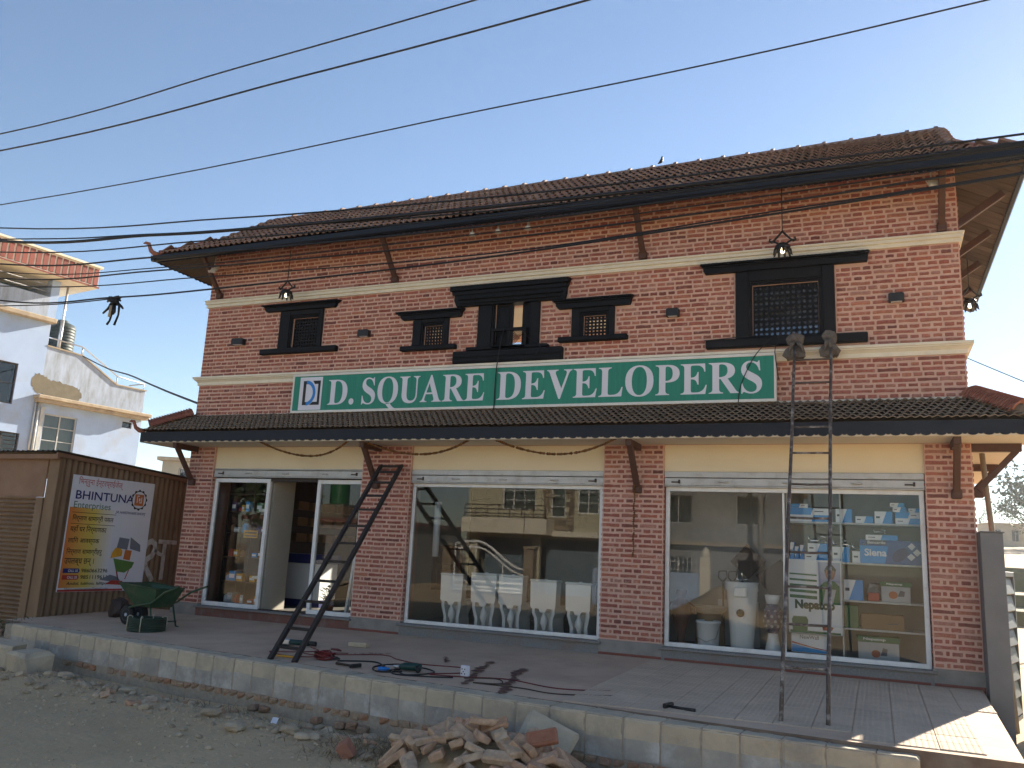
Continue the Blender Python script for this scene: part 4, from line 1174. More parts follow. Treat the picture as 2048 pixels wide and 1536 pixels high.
# ------------------------------------------------------------------ overhead wires
WY=-1.8
WIRES={
 'top thin power line sloping up out of the frame, first of the pair':([(-14.43,8.257),(-9.04,8.50),(-4.86,8.716),(3.0,9.2)],.013),
 'second power line of the upper pair sloping up to the top edge':([(-14.33,7.877),(-7.74,8.066),(-3.07,8.289),(3.0,8.72)],.015),
 'single long wire crossing open sky above the tiled roof ridge':([(-14.06,6.772),(-4.38,6.947),(-1.17,7.038),(1.405,7.187),(4,7.36)],.010),
 'black wire just above the thick bundle at the left sky':([(-13.96,6.385),(-8.87,5.962),(-5.04,5.758),(-2.34,5.684),(1.53,5.652),(4,5.72)],.013),
 'thick twisted black cable bundle, heaviest of the overhead lines':([(-13.9,6.118),(-10.35,5.835),(-8.55,5.726),(-5.03,5.594),(-1.8,5.53),(1.52,5.531),(4,5.60)],.026),
 'wire directly below the thick bundle':([(-13.84,5.891),(-9.1,5.595),(-4.29,5.43),(-1.4,5.44),(1.52,5.488),(4,5.58)],.012),
 'second wire below the thick bundle, passing the roof corner finial':([(-13.79,5.703),(-10.15,5.475),(-5.0,5.346),(-1.74,5.389),(1.516,5.433),(4,5.52)],.015),
 'thin wire third below the thick bundle':([(-13.75,5.545),(-9.94,5.268),(-5.0,5.22),(-1.18,5.279),(1.512,5.379),(4,5.5)],.009),
 'wire fourth below the thick bundle, crossing the upper brick courses':([(-13.72,5.406),(-9.93,5.202),(-5.14,5.103),(-1.18,5.158),(1.507,5.287),(4,5.42)],.013),
 'thin wire fifth below the thick bundle':([(-13.69,5.296),(-9.02,5.057),(-4.27,4.96),(-1.18,5.098),(1.503,5.233),(4,5.40)],.010),
 'lowest wire carrying the cable tangle':([(-13.62,5.022),(-10.91,4.859),(-8.89,4.835),(-5.12,4.873),(-2.33,4.984),(1.50,5.196),(4,5.38)],.014),
}
off=0
for i,(lab,(pts,r)) in enumerate(WIRES.items()):
    a,b_=Vector((pts[0][0],0,pts[0][1])),Vector((pts[1][0],0,pts[1][1])); ext=a+(a-b_)*2.2+Vector((0,0,.9))
    P=[(ext.x,WY-.05*(i%3),ext.z)]+[(x,WY-.05*(i%3),z) for x,z in pts]
    cable('power_line',P,r,lab,group='overhead power lines',sub=8,cat='wire')
cable('twisted_wire',[(-16,WY-.02,6.33),(-13.9,WY-.02,6.16),(-12,WY-.03,5.97),(-10.35,WY-.02,5.865),(-9.4,WY-.03,5.765),(-8.2,WY-.02,5.73),(-5.03,WY-.03,5.55),(-1.8,WY-.03,5.49),(1.52,WY-.03,5.50),(4,WY,5.57)],.012,'thin wire twisted around the thick overhead bundle',cat='wire')
cable('guy_wire',[(-13.6,WY,4.931),(-12.2,WY,4.86),(-10.91,WY-.02,4.851)],.010,'short wire joining the cable tangle from the left edge',cat='wire')
cable('guy_wire',[(-14.5,4,6.2),(-12.5,4.0,5.95),(-10.9,4.0,5.55)],.010,'thin wire from the pale house to the brick wall edge',cat='wire')
cable('guy_wire',[(.95,1.5,4.25),(2.0,-.2,3.2),(3.4,-2.4,1.9)],.006,'thin stay wire sloping down at right of the brick corner',cat='wire')
cable('service_cable',[(-28.4,11.85,8.02),(-23.34,8.79,6.62),(-19.43,6.25,5.69),(-15.76,3.61,4.76),(-13.03,1.61,4.08),(-10.72,.1,3.5)],.022,'dark service cable drooping from pale house parapet to brick wall',cat='wire')
# tangle
t=thing('cable_tangle','knot of black cable ends dangling from the lowest wire in the sky','cable',(-10.93,WY,4.84))
b=MB(); q=random.Random(3)
for k in range(9):
    pts=[(q.uniform(-.10,.10),q.uniform(-.06,.06),q.uniform(-.09,.05)) for _ in range(6)]
    b.tube(pts+[pts[0]],.018,5)
b.build('knot',M['wire'],t)
for pts in ([(-.03,0,-.05),(-.10,0,-.14),(-.22,.02,-.20)],[(0,0,-.06),(.0,0,-.2),(-.03,0,-.34),(-.08,0,-.40)],[(.06,0,.0),(.13,0,-.10),(.14,0,-.26),(.08,.0,-.42)],[(.10,0,-.06),(.18,0,-.12),(.22,0,-.16)],[(.03,0,-.08),(.05,0,-.2),(.02,0,-.24)]):
    b=MB(); b.tube(pts,[.022,.02,.016]+[.02]*(len(pts)-3),5); b.build('loose_end',M['wire'],t)
b=MB(); b.tube([(-.02,-.01,-.10),(-.03,-.01,-.28)],.03,6); b.build('sleeve',M['stone'],t)

# ------------------------------------------------------------------ ladders
M['bamboo']=mat('dark weathered wood',(.035,.026,.022),(.022,.017,.015),rough=.75,scale=8,bump=.3)
M['lmetal']=mat('paint spattered metal ladder',(.10,.075,.062),(.06,.048,.042),rough=.6,scale=9,bump=.15,spot=(.42,.39,.36),spot_amt=.8,spot_scale=11)
def ladder(name,label,f0,f1,t0,t1,rail,rung,n,m,skip=()):
    t=thing(name,label,'ladder')
    f0,f1,t0,t1=map(Vector,(f0,f1,t0,t1))
    for a,b_ in ((f0,t0),(f1,t1)):
        b=MB()
        if rail[0]=='round': 
            k=9; pts=[a+(b_-a)*i/k+Vector((rnd.uniform(-1,1)*rail[2],rnd.uniform(-1,1)*rail[2],0)) for i in range(k+1)]
            b.tube(pts,rail[1],8)
        else: b.bar(a,b_,rail[1],rail[2],c=.004,upv=(0,1,0))
        b.build('rail',m,t)
    for s in n:
        b=MB(); pa=f0+(t0-f0)*s; pb=f1+(t1-f1)*s
        if rung[0]=='round': b.tube([pa,(pa+pb)/2+Vector((0,0,rnd.uniform(-.006,.004))),pb],rung[1],7)
        else: b.bar(pa,pb,rung[1],rung[1]*.7,c=.003)
        b.build('rung',m,t)
    return t
ladder('wooden_ladder','dark wooden ladder leaning on the brick pillar beside the doorway',(-6.22,-3.06,terr_z(-6.2,-3.06)),(-5.87,-3.09,terr_z(-5.87,-3.09)),(-6.84,-.10,2.43),(-6.49,-.10,2.43),('sq',.062,.045),('sq',.045),[.05,.125,.24,.335,.43,.525,.62,.715,.80,.885,.955,.995],M['bamboo'])
lm=ladder('metal_ladder','tall rusty metal ladder with cloth wrapped tops resting on the upper wall',(-.765,-3.38,terr_z(-.76,-3.38)),(-.40,-3.33,terr_z(-.4,-3.33)),(-.85,-.15,4.03),(-.425,-.15,4.03),('round',.018,.004),('round',.012),[.10,.185,.265,.345,.43,.52,.61,.69,.77,.84,.925],M['lmetal'])
M['rag']=mat('grey rag cloth',(.16,.135,.115),(.09,.075,.065),rough=.95,scale=14,bump=.5,bscale=30)
def rag(x,y,z,seed):
    q=random.Random(seed); b=MB(); n=12; st=[(.0,.13),(.05,.125),(.085,.09),(.095,.045),(.075,.0),(.06,-.03),(.095,-.07),(.115,-.13),(.10,-.19),(.03,-.20)]
    vs=[]; fs=[]
    for i,(r,zz) in enumerate(st):
        for k in range(n):
            a=2*math.pi*k/n; rr=r*(1+.28*math.sin(k*2.3+seed)+q.uniform(-.18,.18)*(1.4 if zz<-.02 else .7))
            vs.append((x+rr*math.cos(a),y+rr*.8*math.sin(a),z+zz+q.uniform(-.02,.02)))
    for i in range(len(st)-1):
        for k in range(n): fs.append((i*n+k,i*n+(k+1)%n,(i+1)*n+(k+1)%n,(i+1)*n+k))
    b.add(vs,fs,0,False)
    for k in range(3):
        a=q.uniform(-1.2,1.2); b.tube([(x+.05*math.sin(a),y-.06,z+.0),(x+.12*math.sin(a),y-.10,z-.05),(x+.17*math.sin(a),y-.10,z-.12-.04*q.random())],[.03,.025,.008],5)
    return b.build('wrapped_rag',M['rag'],lm)
rag(-.848,-.165,3.99,1); rag(-.428,-.165,4.0,4)

# ------------------------------------------------------------------ kiosk with printed sign
M['kbrown']=mat('brown painted tin',(.21,.128,.068),(.15,.092,.052),rough=.55,scale=3,bump=.08,spot=(.24,.17,.11),spot_amt=.45,spot_scale=2.2,stretch=(1,1,.4),metal=.0)
M['kpanel']=mat('flat brown tin panel',(.24,.135,.08),(.19,.105,.062),rough=.6,scale=2,bump=.05,spot=(.28,.2,.14),spot_amt=.25,spot_scale=3)
M['kroof']=mat('dark rusty roof sheet',(.075,.06,.045),(.05,.04,.03),rough=.8,scale=6,bump=.1)
ks=thing('kiosk','brown corrugated tin kiosk with closed roller shutter beside the brick shop','kiosk')
KX,KY0,KY1,KB=-11.5,-1.86,1.4,-.55
def corrugated(p0,p1,z0f,z1f,nrm,period=.112,amp=.017,per=8):
    p0=Vector(p0); p1=Vector(p1); L=(p1-p0).length; d=(p1-p0)/L; n=int(L/period*per); vs=[]; fs=[]
    nrm=Vector(nrm)
    for i in range(n+1):
        u=L*i/n; o=math.sin(2*math.pi*u/period)*amp; p=p0+d*u+nrm*o
        vs.append((p.x,p.y,z0f(u))); vs.append((p.x,p.y,z1f(u)))
    for i in range(n): fs.append((2*i,2*i+2,2*i+3,2*i+1))
    b=MB(); b.add(vs,fs,0,True); return b
rz=lambda y: 2.40-(y-KY0)*.052
corrugated((KX,KY0+.06,0),(KX,KY1,0),lambda u:KB,lambda u:rz(KY0+.06+u)-.015,(1,0,0)).build('side_sheet',M['kbrown'],ks)
# front: top panel, shutter, posts
b=MB(); b.box(-15.2,KX-.22,KY0-.02,KY0,1.72,2.31,c=.004); b.build('front_panel',M['kpanel'],ks)
b=MB(); b.box(KX-.20,KX+.02,KY0-.012,KY0+.06,KB,2.36,c=.006); b.build('corner_post',M['kbrown'],ks)
b=MB(); b.box(KX-.36,KX-.205,KY0-.03,KY0+.04,KB,1.715,c=.006); b.build('shutter_guide',M['kbrown'],ks)
sh=part_empty('roller_shutter',ks)
z=-.5; 
slat=MB(); prof=[(0,0),(-.018,.008),(-.028,.026),(-.020,.042),(0,.050),(.004,.058),(0,.066)]
vs=[]; fs=[]
for (y,zz) in prof:
    vs+=[(-15.2,KY0+.0+y,zz),(KX-.36,KY0+.0+y,zz)]
for i in range(len(prof)-1): fs.append((2*i,2*i+1,2*i+3,2*i+2))
slat.add(vs,fs); sm=slat.mesh('shutter_slat',M['kbrown'])
while z<1.70: link('shutter_slat',sm,sh,loc=(0,0,z)); z+=.066
b=MB(); vs=[]; fs=[]
# corrugated roof sheet: ridges run front to back
n=200; xa,xb=-15.4,KX+.12
for i in range(n+1):
    x=xa+(xb-xa)*i/n; o=.015*math.sin(2*math.pi*x/.112)
    vs+=[(x,KY0-.14,rz(KY0-.14)+.012+o),(x,KY1+.1,rz(KY1+.1)+.012+o)]
for i in range(n): fs.append((2*i,2*i+2,2*i+3,2*i+1))
b.add(vs,fs,0,True); b.build('roof_sheet',M['kroof'],ks)
b=MB(); b.box(-15.3,KX+.06,KY0-.10,KY0-.04,2.30,2.375,c=.004); b.bar((KX+.045,KY0-.1,rz(KY0-.1)-.035),(KX+.045,KY1,rz(KY1)-.035),.04,.06); b.build('roof_batten',M['kpanel'],ks)
# white brush letter on the sheet (partly hidden by the sign)
M['whitepaint']=mat('old white wall paint',(.50,.48,.46),(.40,.37,.33),rough=.8,scale=14,bump=0,spot=(.16,.10,.06),spot_amt=.6,spot_scale=7)
KR=(R(90),0,R(90))
def stroke(pts,w):
    L_=[]; R_=[]
    for i,p in enumerate(pts):
        a=pts[max(0,i-1)]; c=pts[min(len(pts)-1,i+1)]; d=Vector((c[0]-a[0],c[1]-a[1])).normalized(); n_=Vector((-d.y,d.x))*w/2
        L_.append((p[0]+n_.x,p[1]+n_.y)); R_.append((p[0]-n_.x,p[1]-n_.y))
    b=MB()
    for i in range(len(pts)-1): b.add([(KX+.019,*L_[i]),(KX+.019,*R_[i]),(KX+.019,*R_[i+1]),(KX+.019,*L_[i+1])],[(0,1,2,3)])
    b.build('painted_letter',M['whitepaint'],ks)
stroke([(.02,1.02),(.06,1.10),(.15,1.13),(.23,1.08),(.24,.98),(.18,.88),(.08,.82),(.05,.76),(.10,.66),(.20,.54),(.26,.46)],.10)
stroke([(.45,1.12),(.45,.48)],.085); stroke([(.30,1.13),(.72,1.12)],.07); stroke([(.24,.98),(.34,.92),(.42,.90)],.06)
# the printed sign
ksn=thing('poster_board','white and orange hardware shop poster board on the kiosk side','sign')
PX=KX+.040; Y0,Y1,Z0,Z1=-1.60,.03,.31,2.10
M['pwhite']=mat('poster white',(.68,.69,.74),(.62,.63,.69),rough=.45,scale=1,bump=0)
b=MB(); b.box(KX+.019,PX,Y0,Y1,Z0,Z1); b.build('board',M['pwhite'],ksn)
def grad_mat(name,c0,c1,c2,y0,y1):
    m=bpy.data.materials.new(name); m.use_nodes=True; nt_=m.node_tree; N=nt_.nodes; L=nt_.links; bs=N['Principled BSDF']; bs.inputs['Roughness'].default_value=.45
    g_=N.new('ShaderNodeNewGeometry'); s_=N.new('ShaderNodeSeparateXYZ'); L.new(g_.outputs['Position'],s_.inputs[0])
    mr=N.new('ShaderNodeMapRange'); mr.inputs[1].default_value=y0; mr.inputs[2].default_value=y1; L.new(s_.outputs['Y'],mr.inputs[0])
    cr=N.new('ShaderNodeValToRGB'); e=cr.color_ramp.elements; e[0].color=(*c0,1); e[1].color=(*c2,1); x_=e.new(.55); x_.color=(*c1,1)
    L.new(mr.outputs[0],cr.inputs[0]); L.new(cr.outputs[0],bs.inputs['Base Color']); return m
M['pgrad']=grad_mat('orange to yellow poster print',(.58,.16,.03),(.60,.47,.09),(.66,.67,.70),-1.60,-.72)
fK=lambda d:(lambda u,v:(PX+d,u,v))
flat('orange_print',[(Y0+.008,Z0+.06),(-.72,Z0+.06),(-.72,1.60),(Y0+.008,1.60)],M['pgrad'],ksn,fK(.0015))
M['pred']=mat('poster red',(.42,.045,.03),rough=.45,bump=0); M['pnavy']=mat('poster navy',(.018,.022,.15),rough=.45,bump=0); M['pgreen']=mat('poster green',(.05,.16,.08),rough=.45,bump=0); M['porange']=mat('poster orange',(.55,.17,.04),rough=.45,bump=0); M['pgrey']=mat('poster block grey',(.18,.20,.24),rough=.5,bump=0); M['pyel']=mat('poster yellow',(.70,.36,.03),rough=.45,bump=0)
flat('foot_stripe',[(Y0,Z0+.004),(Y1-.4,Z0+.004),(Y1-.4,Z0+.035),(Y0,Z0+.035)],M['pred'],ksn,fK(.0015))
def kt(s,m,y,z,w,h,bold=0,shear=0): return text_obj('lettering',s,m,ksn,(PX+.003,y,z),KR,w=w,h=h,bold=bold,shear=shear)
kt('\u093f\u092d\u0928\u094d\u0924\u0941\u0928\u093e \u0908\u0928\u094d\u091f\u0930\u092a\u094d\u0930\u093e\u0908\u091c\u0947\u091c\u094d',M['pred'],-1.50,1.93,.86,.15)
kt('BHINTUNA',M['pnavy'],-1.52,1.73,1.14,.135,bold=.012); kt('Enterprises',M['pgreen'],-1.53,1.56,.70,.135)
kt('[A HARDWARE SHOP]',M['pnavy'],-.72,1.54,.62,.055,shear=.3,bold=.01)
kt('\u093f\u0928\u0930\u094d\u092e\u093e\u0923 \u0938\u093e\u092e\u093e\u0917\u094d\u0930\u0940 \u092a\u0938\u0932',M['signblack'],-1.52,1.375,.78,.12,bold=.008)
kt('\u092f\u0939\u093e\u0901 \u0918\u0930 \u093f\u0928\u0930\u094d\u092e\u093e\u0923\u0915\u093e',M['signblack'],-1.53,1.20,.68,.13,bold=.008)
kt('\u0932\u093e\u093f\u0917 \u0906\u0935\u0938\u094d\u092f\u0915',M['signblack'],-1.54,1.03,.58,.12,bold=.008)
kt('\u093f\u0928\u0930\u094d\u092e\u093e\u0923 \u0938\u093e\u092e\u093e\u0917\u094d\u0930\u0940\u0939\u0930\u0941',M['signblack'],-1.54,.86,.66,.12,bold=.008)
kt('\u0909\u092a\u0932\u092c\u094d\u0927 \u091b\u0928\u094d \u0964',M['signblack'],-1.55,.70,.54,.12,bold=.008)
for zz,m_,num in ((.595,M['pnavy'],'9860663296'),(.495,M['pred'],'9851119611')):
    flat('call_badge',[(-1.55,zz),(-1.27,zz),(-1.245,zz+.035),(-1.27,zz+.07),(-1.55,zz+.07)],m_,ksn,fK(.003)); kt('CALL US',M['pwhite'],-1.46,zz+.015,.18,.04,bold=.02).location.x+=.002; kt(num,M['signblack'],-1.22,zz+.008,.50,.06,bold=.014)
kt('Andol, lubhoo, lalitpur',M['signblack'],-1.46,.40,.80,.06,bold=.02,shear=.15); kt('bhintunaenterprises@gmail.com',M['signblack'],-1.47,.325,.80,.05)
flat('frame_line',[(-1.54,1.345),(-.70,1.345),(-.70,1.352),(-1.54,1.352)],M['signblack'],ksn,fK(.003)); flat('frame_line',[(-1.54,1.52),(-.70,1.52),(-.70,1.527),(-1.54,1.527)],M['signblack'],ksn,fK(.003))
# gear badge
cy,cz=-.27,1.80
gear=[]
for i in range(48):
    a=2*math.pi*i/48; r=.155 if (i//2)%2 else .175; gear.append((cy+r*math.cos(a),cz+r*math.sin(a)))
flat('gear_badge',gear,M['signblack'],ksn,fK(.002)); flat('gear_badge',[(cy+.14*math.cos(2*math.pi*i/28),cz+.14*math.sin(2*math.pi*i/28)) for i in range(28)],M['pwhite'],ksn,fK(.0035))
flat('badge_square',[(cy-.085,cz-.095),(cy+.085,cz-.095),(cy+.095,cz-.085),(cy+.095,cz+.085),(cy+.085,cz+.095),(cy-.085,cz+.095),(cy-.095,cz+.085),(cy-.095,cz-.085)],M['porange'],ksn,fK(.005))
for bar in ([(-.05,-.05),(-.035,-.05),(-.035,.06),(.0,.06),(.0,.075),(-.05,.075)],[(.0,-.05),(.055,-.05),(.055,.05),(.04,.05),(.04,-.035),(.0,-.035)],[(-.01,-.02),(.02,-.02),(.02,.03),(-.01,.03)]):
    flat('badge_mark',[(cy+u,cz+v) for u,v in bar],M['pwhite'],ksn,fK(.0065))
# printed wheelbarrow, helmet and blocks
d_=fK(.003)
flat('printed_block',[(-.60,1.00),(-.38,.97),(-.36,1.15),(-.57,1.17)],M['pgrey'],ksn,d_); flat('printed_block',[(-.33,.99),(-.10,.94),(-.12,1.06),(-.34,1.18)],M['pgrey'],ksn,d_)
flat('printed_helmet',[(-.70,.83),(-.48,.87),(-.47,.95),(-.53,1.0),(-.62,1.0),(-.68,.92)],M['pyel'],ksn,d_); flat('printed_carton',[(-.44,.82),(-.30,.80),(-.28,.96),(-.42,.97)],M['porange'],ksn,d_)
M['pbgreen']=mat('poster barrow green',(.10,.22,.05),rough=.45,bump=0)
flat('printed_barrow',[(-.64,.83),(-.20,.77),(-.24,.68),(-.38,.60),(-.55,.62)],M['pbgreen'],ksn,fK(.0045))
flat('printed_leg',[(-.56,.64),(-.50,.48),(-.48,.49),(-.53,.64)],M['pred'],ksn,fK(.004)); flat('printed_leg',[(-.30,.66),(-.36,.50),(-.345,.49),(-.28,.66)],M['pred'],ksn,fK(.004))
flat('printed_rubble',[(-.86,.49),(-.40,.43),(-.50,.53),(-.66,.57)],M['pgrey'],ksn,fK(.004)); flat('printed_brick',[(-.74,.42),(-.36,.40),(-.40,.47),(-.62,.48)],M['pred'],ksn,fK(.005))

# ------------------------------------------------------------------ wheelbarrow and hose coil
M['wbgreen']=mat('green barrow paint',(.030,.080,.035),(.022,.055,.028),rough=.5,scale=6,bump=.06,spot=(.14,.11,.07),spot_amt=.5,spot_scale=5)
M['tyre']=mat('black tyre',(.018,.018,.018),rough=.85,bump=.1,scale=30)
M['rim']=mat('pale wheel rim',(.45,.50,.60),(.38,.42,.52),rough=.45,bump=0)
wb=thing('wheelbarrow','green metal wheelbarrow parked on the terrace by the kiosk','wheelbarrow',(-9.52,-1.60,terr_z(-9.5,-1.6)),rz=R(-5)); wb.scale=(.8,.8,.8)
b=MB()  # x forward = handles; tray is a tapered hull
top=[(-.52,-.34),(.42,-.30),(.42,.30),(-.52,.34)]; bot=[(-.22,-.19),(.28,-.20),(.28,.20),(-.22,.19)]
zt0,zt1=.60,.66
vs=[(x,y,.66+(.0 if x>0 else .06)) for x,y in top]+[(x,y,.34) for x,y in bot]+[(x*.97,y*.96,.655+(.0 if x>0 else .06)) for x,y in top]+[(x,y,.355) for x,y in bot]
fs=[(0,4,5,1),(1,5,6,2),(2,6,7,3),(3,7,4,0),(4,7,6,5),(8,9,13,12),(9,10,14,13),(10,11,15,14),(11,8,12,15),(12,13,14,15),(0,1,9,8),(1,2,10,9),(2,3,11,10),(3,0,8,11)]
b.add(vs,fs); b.tube([(x,y,.665+(.0 if x>0 else .06)) for x,y in top],.014,6,closed=True); b.build('tray',M['wbgreen'],wb,fixn=True)
for s in (-1,1):
    b=MB(); b.tube([(-.62,s*.07,.22),(-.30,s*.20,.32),(.30,s*.26,.42),(.62,s*.29,.62),(.98,s*.31,.74)],.019,7); b.build('handle',M['wbgreen'],wb)
    b=MB(); b.tube([(.24,s*.24,.40),(.36,s*.26,.02),(.44,s*.26,.0)],.016,6); b.build('leg',M['wbgreen'],wb)
b=MB(); b.tube([(-.62,-.07,.22),(-.70,0,.22),(-.62,.07,.22)],.016,6); b.tube([(.36,-.26,.10),(.36,.26,.10)],.012,6); b.build('brace',M['wbgreen'],wb)
Mx=Matrix.Rotation(R(90),4,'X')
for wy in (-.13,.13):
    wh=part_empty('wheel',wb,(-.44,wy,.17))
    b=MB(); b.lathe([(.10,-.045),(.15,-.05),(.172,-.03),(.175,0),(.172,.03),(.15,.05),(.10,.045)],22,M=Mx); b.build('tyre',M['tyre'],wh)
    b=MB(); b.lathe([(0,-.05),(.03,-.05),(.035,-.03),(.085,-.028),(.102,-.046),(.102,.046),(.085,.028),(.035,.03),(.03,.05),(0,.05)],18,M=Mx); b.build('rim',M['rim'],wh)
M['hose']=mat('dark green hose',(.022,.040,.026),(.03,.05,.03),rough=.55,scale=10,bump=.05); M['strap']=mat('pale strap',(.45,.42,.33),rough=.8,bump=0)
hc=thing('hose_coil','coiled dark green hose tied with pale straps on the terrace','hose',(-9.14,-2.02,terr_z(-9.1,-2.0))); hc.scale=(.8,.8,.8)
b=MB()
for lay_ in range(8):
    for ring in range(2):
        pts=[((.30-.03*ring+.006*math.sin(3*a+lay_)+rnd.uniform(-.003,.003))*math.cos(a),(.30-.03*ring+.006*math.sin(2*a+lay_))*math.sin(a),.015+.0275*lay_+.004*math.sin(a*2+lay_)) for a in [2*math.pi*k/30 for k in range(30)]]
        b.tube(pts,.0145,5,closed=True)
b.build('coil',M['hose'],hc)
for a in (-2.1,-1.1,.5,2.0):
    c,s=math.cos(a),math.sin(a); b=MB(); b.tube([(c*.245,s*.245,.0),(c*.245,s*.245,.24),(c*.285,s*.285,.255),(c*.322,s*.322,.235),(c*.322,s*.322,.0)],.009,5); b.build('strap',M['strap'],hc)
# dark sack leaning by kiosk
b=MB(); q=random.Random(9); st=[(.13,0),(.17,.06),(.16,.16),(.12,.24),(.05,.28),(0,.285)]
vs=[];n=10
for r,z in st:
    for k in range(n):
        a=2*math.pi*k/n; rr=r*(1+q.uniform(-.18,.18)); vs.append((rr*math.cos(a),rr*math.sin(a)*.8,z+q.uniform(-.015,.015)))
b.add(vs,[(i*n+k,i*n+(k+1)%n,(i+1)*n+(k+1)%n,(i+1)*n+k) for i in range(len(st)-1) for k in range(n)])
b.build('sack',M['dark'],label='small dark rubbish sack between kiosk wall and wheelbarrow wheel',cat='sack',loc=(-10.75,-1.05,terr_z(-10.7,-1.05)))
# weeds at the kiosk corner
M['leaf']=mat('weed leaf',(.045,.075,.025),(.03,.055,.02),rough=.6,scale=8,bump=0,vary=.35)
def weed(name,label,loc,n,h,spread,seed):
    q=random.Random(seed); t=thing(name,label,'plant',loc); b=MB()
    st=MB()
    for k in range(n):
        a=q.uniform(0,6.28); rr=q.uniform(0,spread); bx,by=rr*math.cos(a)*.5,rr*math.sin(a)*.5; tx,ty=rr*math.cos(a),rr*math.sin(a); th=h*q.uniform(.5,1)
        if k%6==0: st.tube([(bx*.4,by*.4,-.02),(bx,by,th*.5),(tx,ty,th)],[.005,.004,.002],4)
        s=q.uniform(0,1); p=Vector((bx+(tx-bx)*s,by+(ty-by)*s,th*(.25+.75*s)))
        d=Vector((q.uniform(-1,1),q.uniform(-1,1),q.uniform(-.3,.8))).normalized(); e=d.cross(Vector((q.uniform(-1,1),q.uniform(-1,1),q.uniform(-1,1)))).normalized(); l=q.uniform(.03,.06)
        b.add([p,p+d*l*.5+e*l*.28,p+d*l,p+d*l*.5-e*l*.28],[(0,1,2,3)])
    b.build('foliage',M['leaf'],t); st.build('stem',M['leaf'],t)
weed('weed','low green weed growing at the foot of the kiosk corner',(-11.3,-2.30,-.42),260,.42,.30,5)

# ------------------------------------------------------------------ tools and cords on the terrace
def T(x,y,dz=0): return (x,y,terr_z(x,y)+dz)
M['toolgreen']=mat('tool green plastic',(.012,.05,.045),rough=.45,bump=0); M['toolblack']=mat('tool black',(.015,.015,.016),rough=.5,bump=.05)
t=thing('angle_grinder','green and black angle grinder lying behind the wooden ladder feet','power tool',T(-6.75,-2.0),rz=R(8))
b=MB(); b.cyl((-.02,0,.045),(.24,0,.045),.033,10); b.build('body',M['toolgreen'],t); b=MB(); b.cyl((.24,0,.045),(.34,0,.045),.030,10); b.build('grip',M['toolblack'],t)
b=MB(); b.cbox(-.06,0,.045,.10,.07,.07,c=.012); b.cyl((-.07,0,.04),(-.07,.14,.05),.014,8); b.build('gear_head',M['steel'],t); b=MB(); b.lathe([(0,0),(.065,.0),(.065,.004),(0,.004)],18,(-.08,-.02,.006)); b.build('disc',M['toolblack'],t)
t=thing('power_drill','dark teal power drill lying on its side among cables','power tool',T(-4.55,-2.85),rz=R(200))
b=MB(); b.tube([(-.11,0,.045),(-.06,0,.05),(.06,0,.05),(.12,0,.045)],[.035,.042,.042,.030],10); b.build('motor_body',M['toolgreen'],t)
b=MB(); b.tube([(-.06,0,.05),(-.09,.07,.04),(-.10,.16,.035)],[.028,.024,.026],8); b.build('handle',M['toolblack'],t); b=MB(); b.cyl((.12,0,.045),(.19,0,.045),.02,10,r1=.014); b.cyl((.19,0,.045),(.27,0,.045),.005,6); b.build('chuck',M['steel'],t)
M['redcord']=mat('red cord',(.17,.022,.022),rough=.6,bump=0); M['woodh']=mat('old wood handle',(.06,.035,.022),(.04,.025,.017),rough=.8,scale=12,bump=.2)
t=thing('cord_bundle','red extension cord wound in a lump by the wooden ladder','cord',T(-5.75,-2.72)); b=MB()
for k in range(12):
    pts=[((.10+.03*math.sin(k*1.7))*math.cos(a)+rnd.uniform(-.012,.012),(.07+.02*math.cos(k))*math.sin(a)+rnd.uniform(-.012,.012),.018+.006*k+.01*math.sin(a*2+k)) for a in [2*math.pi*j/14 for j in range(14)]]
    b.tube(pts,.008,5,closed=True)
b.build('winding',M['redcord'],t); b=MB(); b.tube([(.11,0,.03),(.16,.02,.03),(.21,.01,.025)],[.02,.018,.008],7); b.build('plug',M['toolblack'],t)
def hammer(label,loc,rz,hl=.30,hm='woodh'):
    t=thing('hammer',label,'hammer',loc,rz=rz)
    b=MB(); b.tube([(0,0,.022),(hl*.5,0,.02),(hl,0,.02)],[.013,.012,.016],7); b.build('handle',M[hm],t)
    b=MB(); b.cbox(0,0,.028,.035,.14,.04,c=.008); b.cyl((0,.07,.028),(0,.085,.028),.02,8); b.build('head',M['toolblack'],t)
hammer('wood handled hammer lying right of the wooden ladder feet',T(-5.12,-3.02),R(168)); hammer('black hammer lying alone near the terrace front edge',T(-1.72,-3.30),R(-14),.26,'toolblack')
b=MB(); b.cbox(0,0,.03,.26,.10,.055,c=.008); b.v=[(x+rnd.uniform(-.008,.008),y+rnd.uniform(-.006,.006),z+rnd.uniform(-.004,.004)) for x,y,z in b.v]
b.build('cement_chunk',M['stone'],label='pale flat cement chunk on the terrace in front of the second pillar',cat='debris',loc=T(-6.05,-1.55),rot=(0,0,.12))
t=thing('socket_box','white electrical socket box standing among red cords','socket',T(-3.95,-2.78),rz=R(-20))
b=MB(); b.cbox(0,0,.055,.10,.05,.11,c=.008); b.build('box',M['signwhite'],t)
for (u,v) in ((-.02,.075),(.02,.075),(0,.05),(-.022,.03),(.022,.03)):
    b=MB(); b.cbox(u,-.0265,v,.012,.004,.012); b.build('socket_hole',M['toolblack'],t)
b=MB(); b.cyl((0,0,.02),(.09,0,.02),.02,8); b.cyl((.09,0,.02),(.12,0,.02),.012,8); b.build('cord_plug',M['signblue'],label='small blue plug connector on a black cord',cat='plug',loc=T(-4.86,-3.0),rot=(0,0,.5))
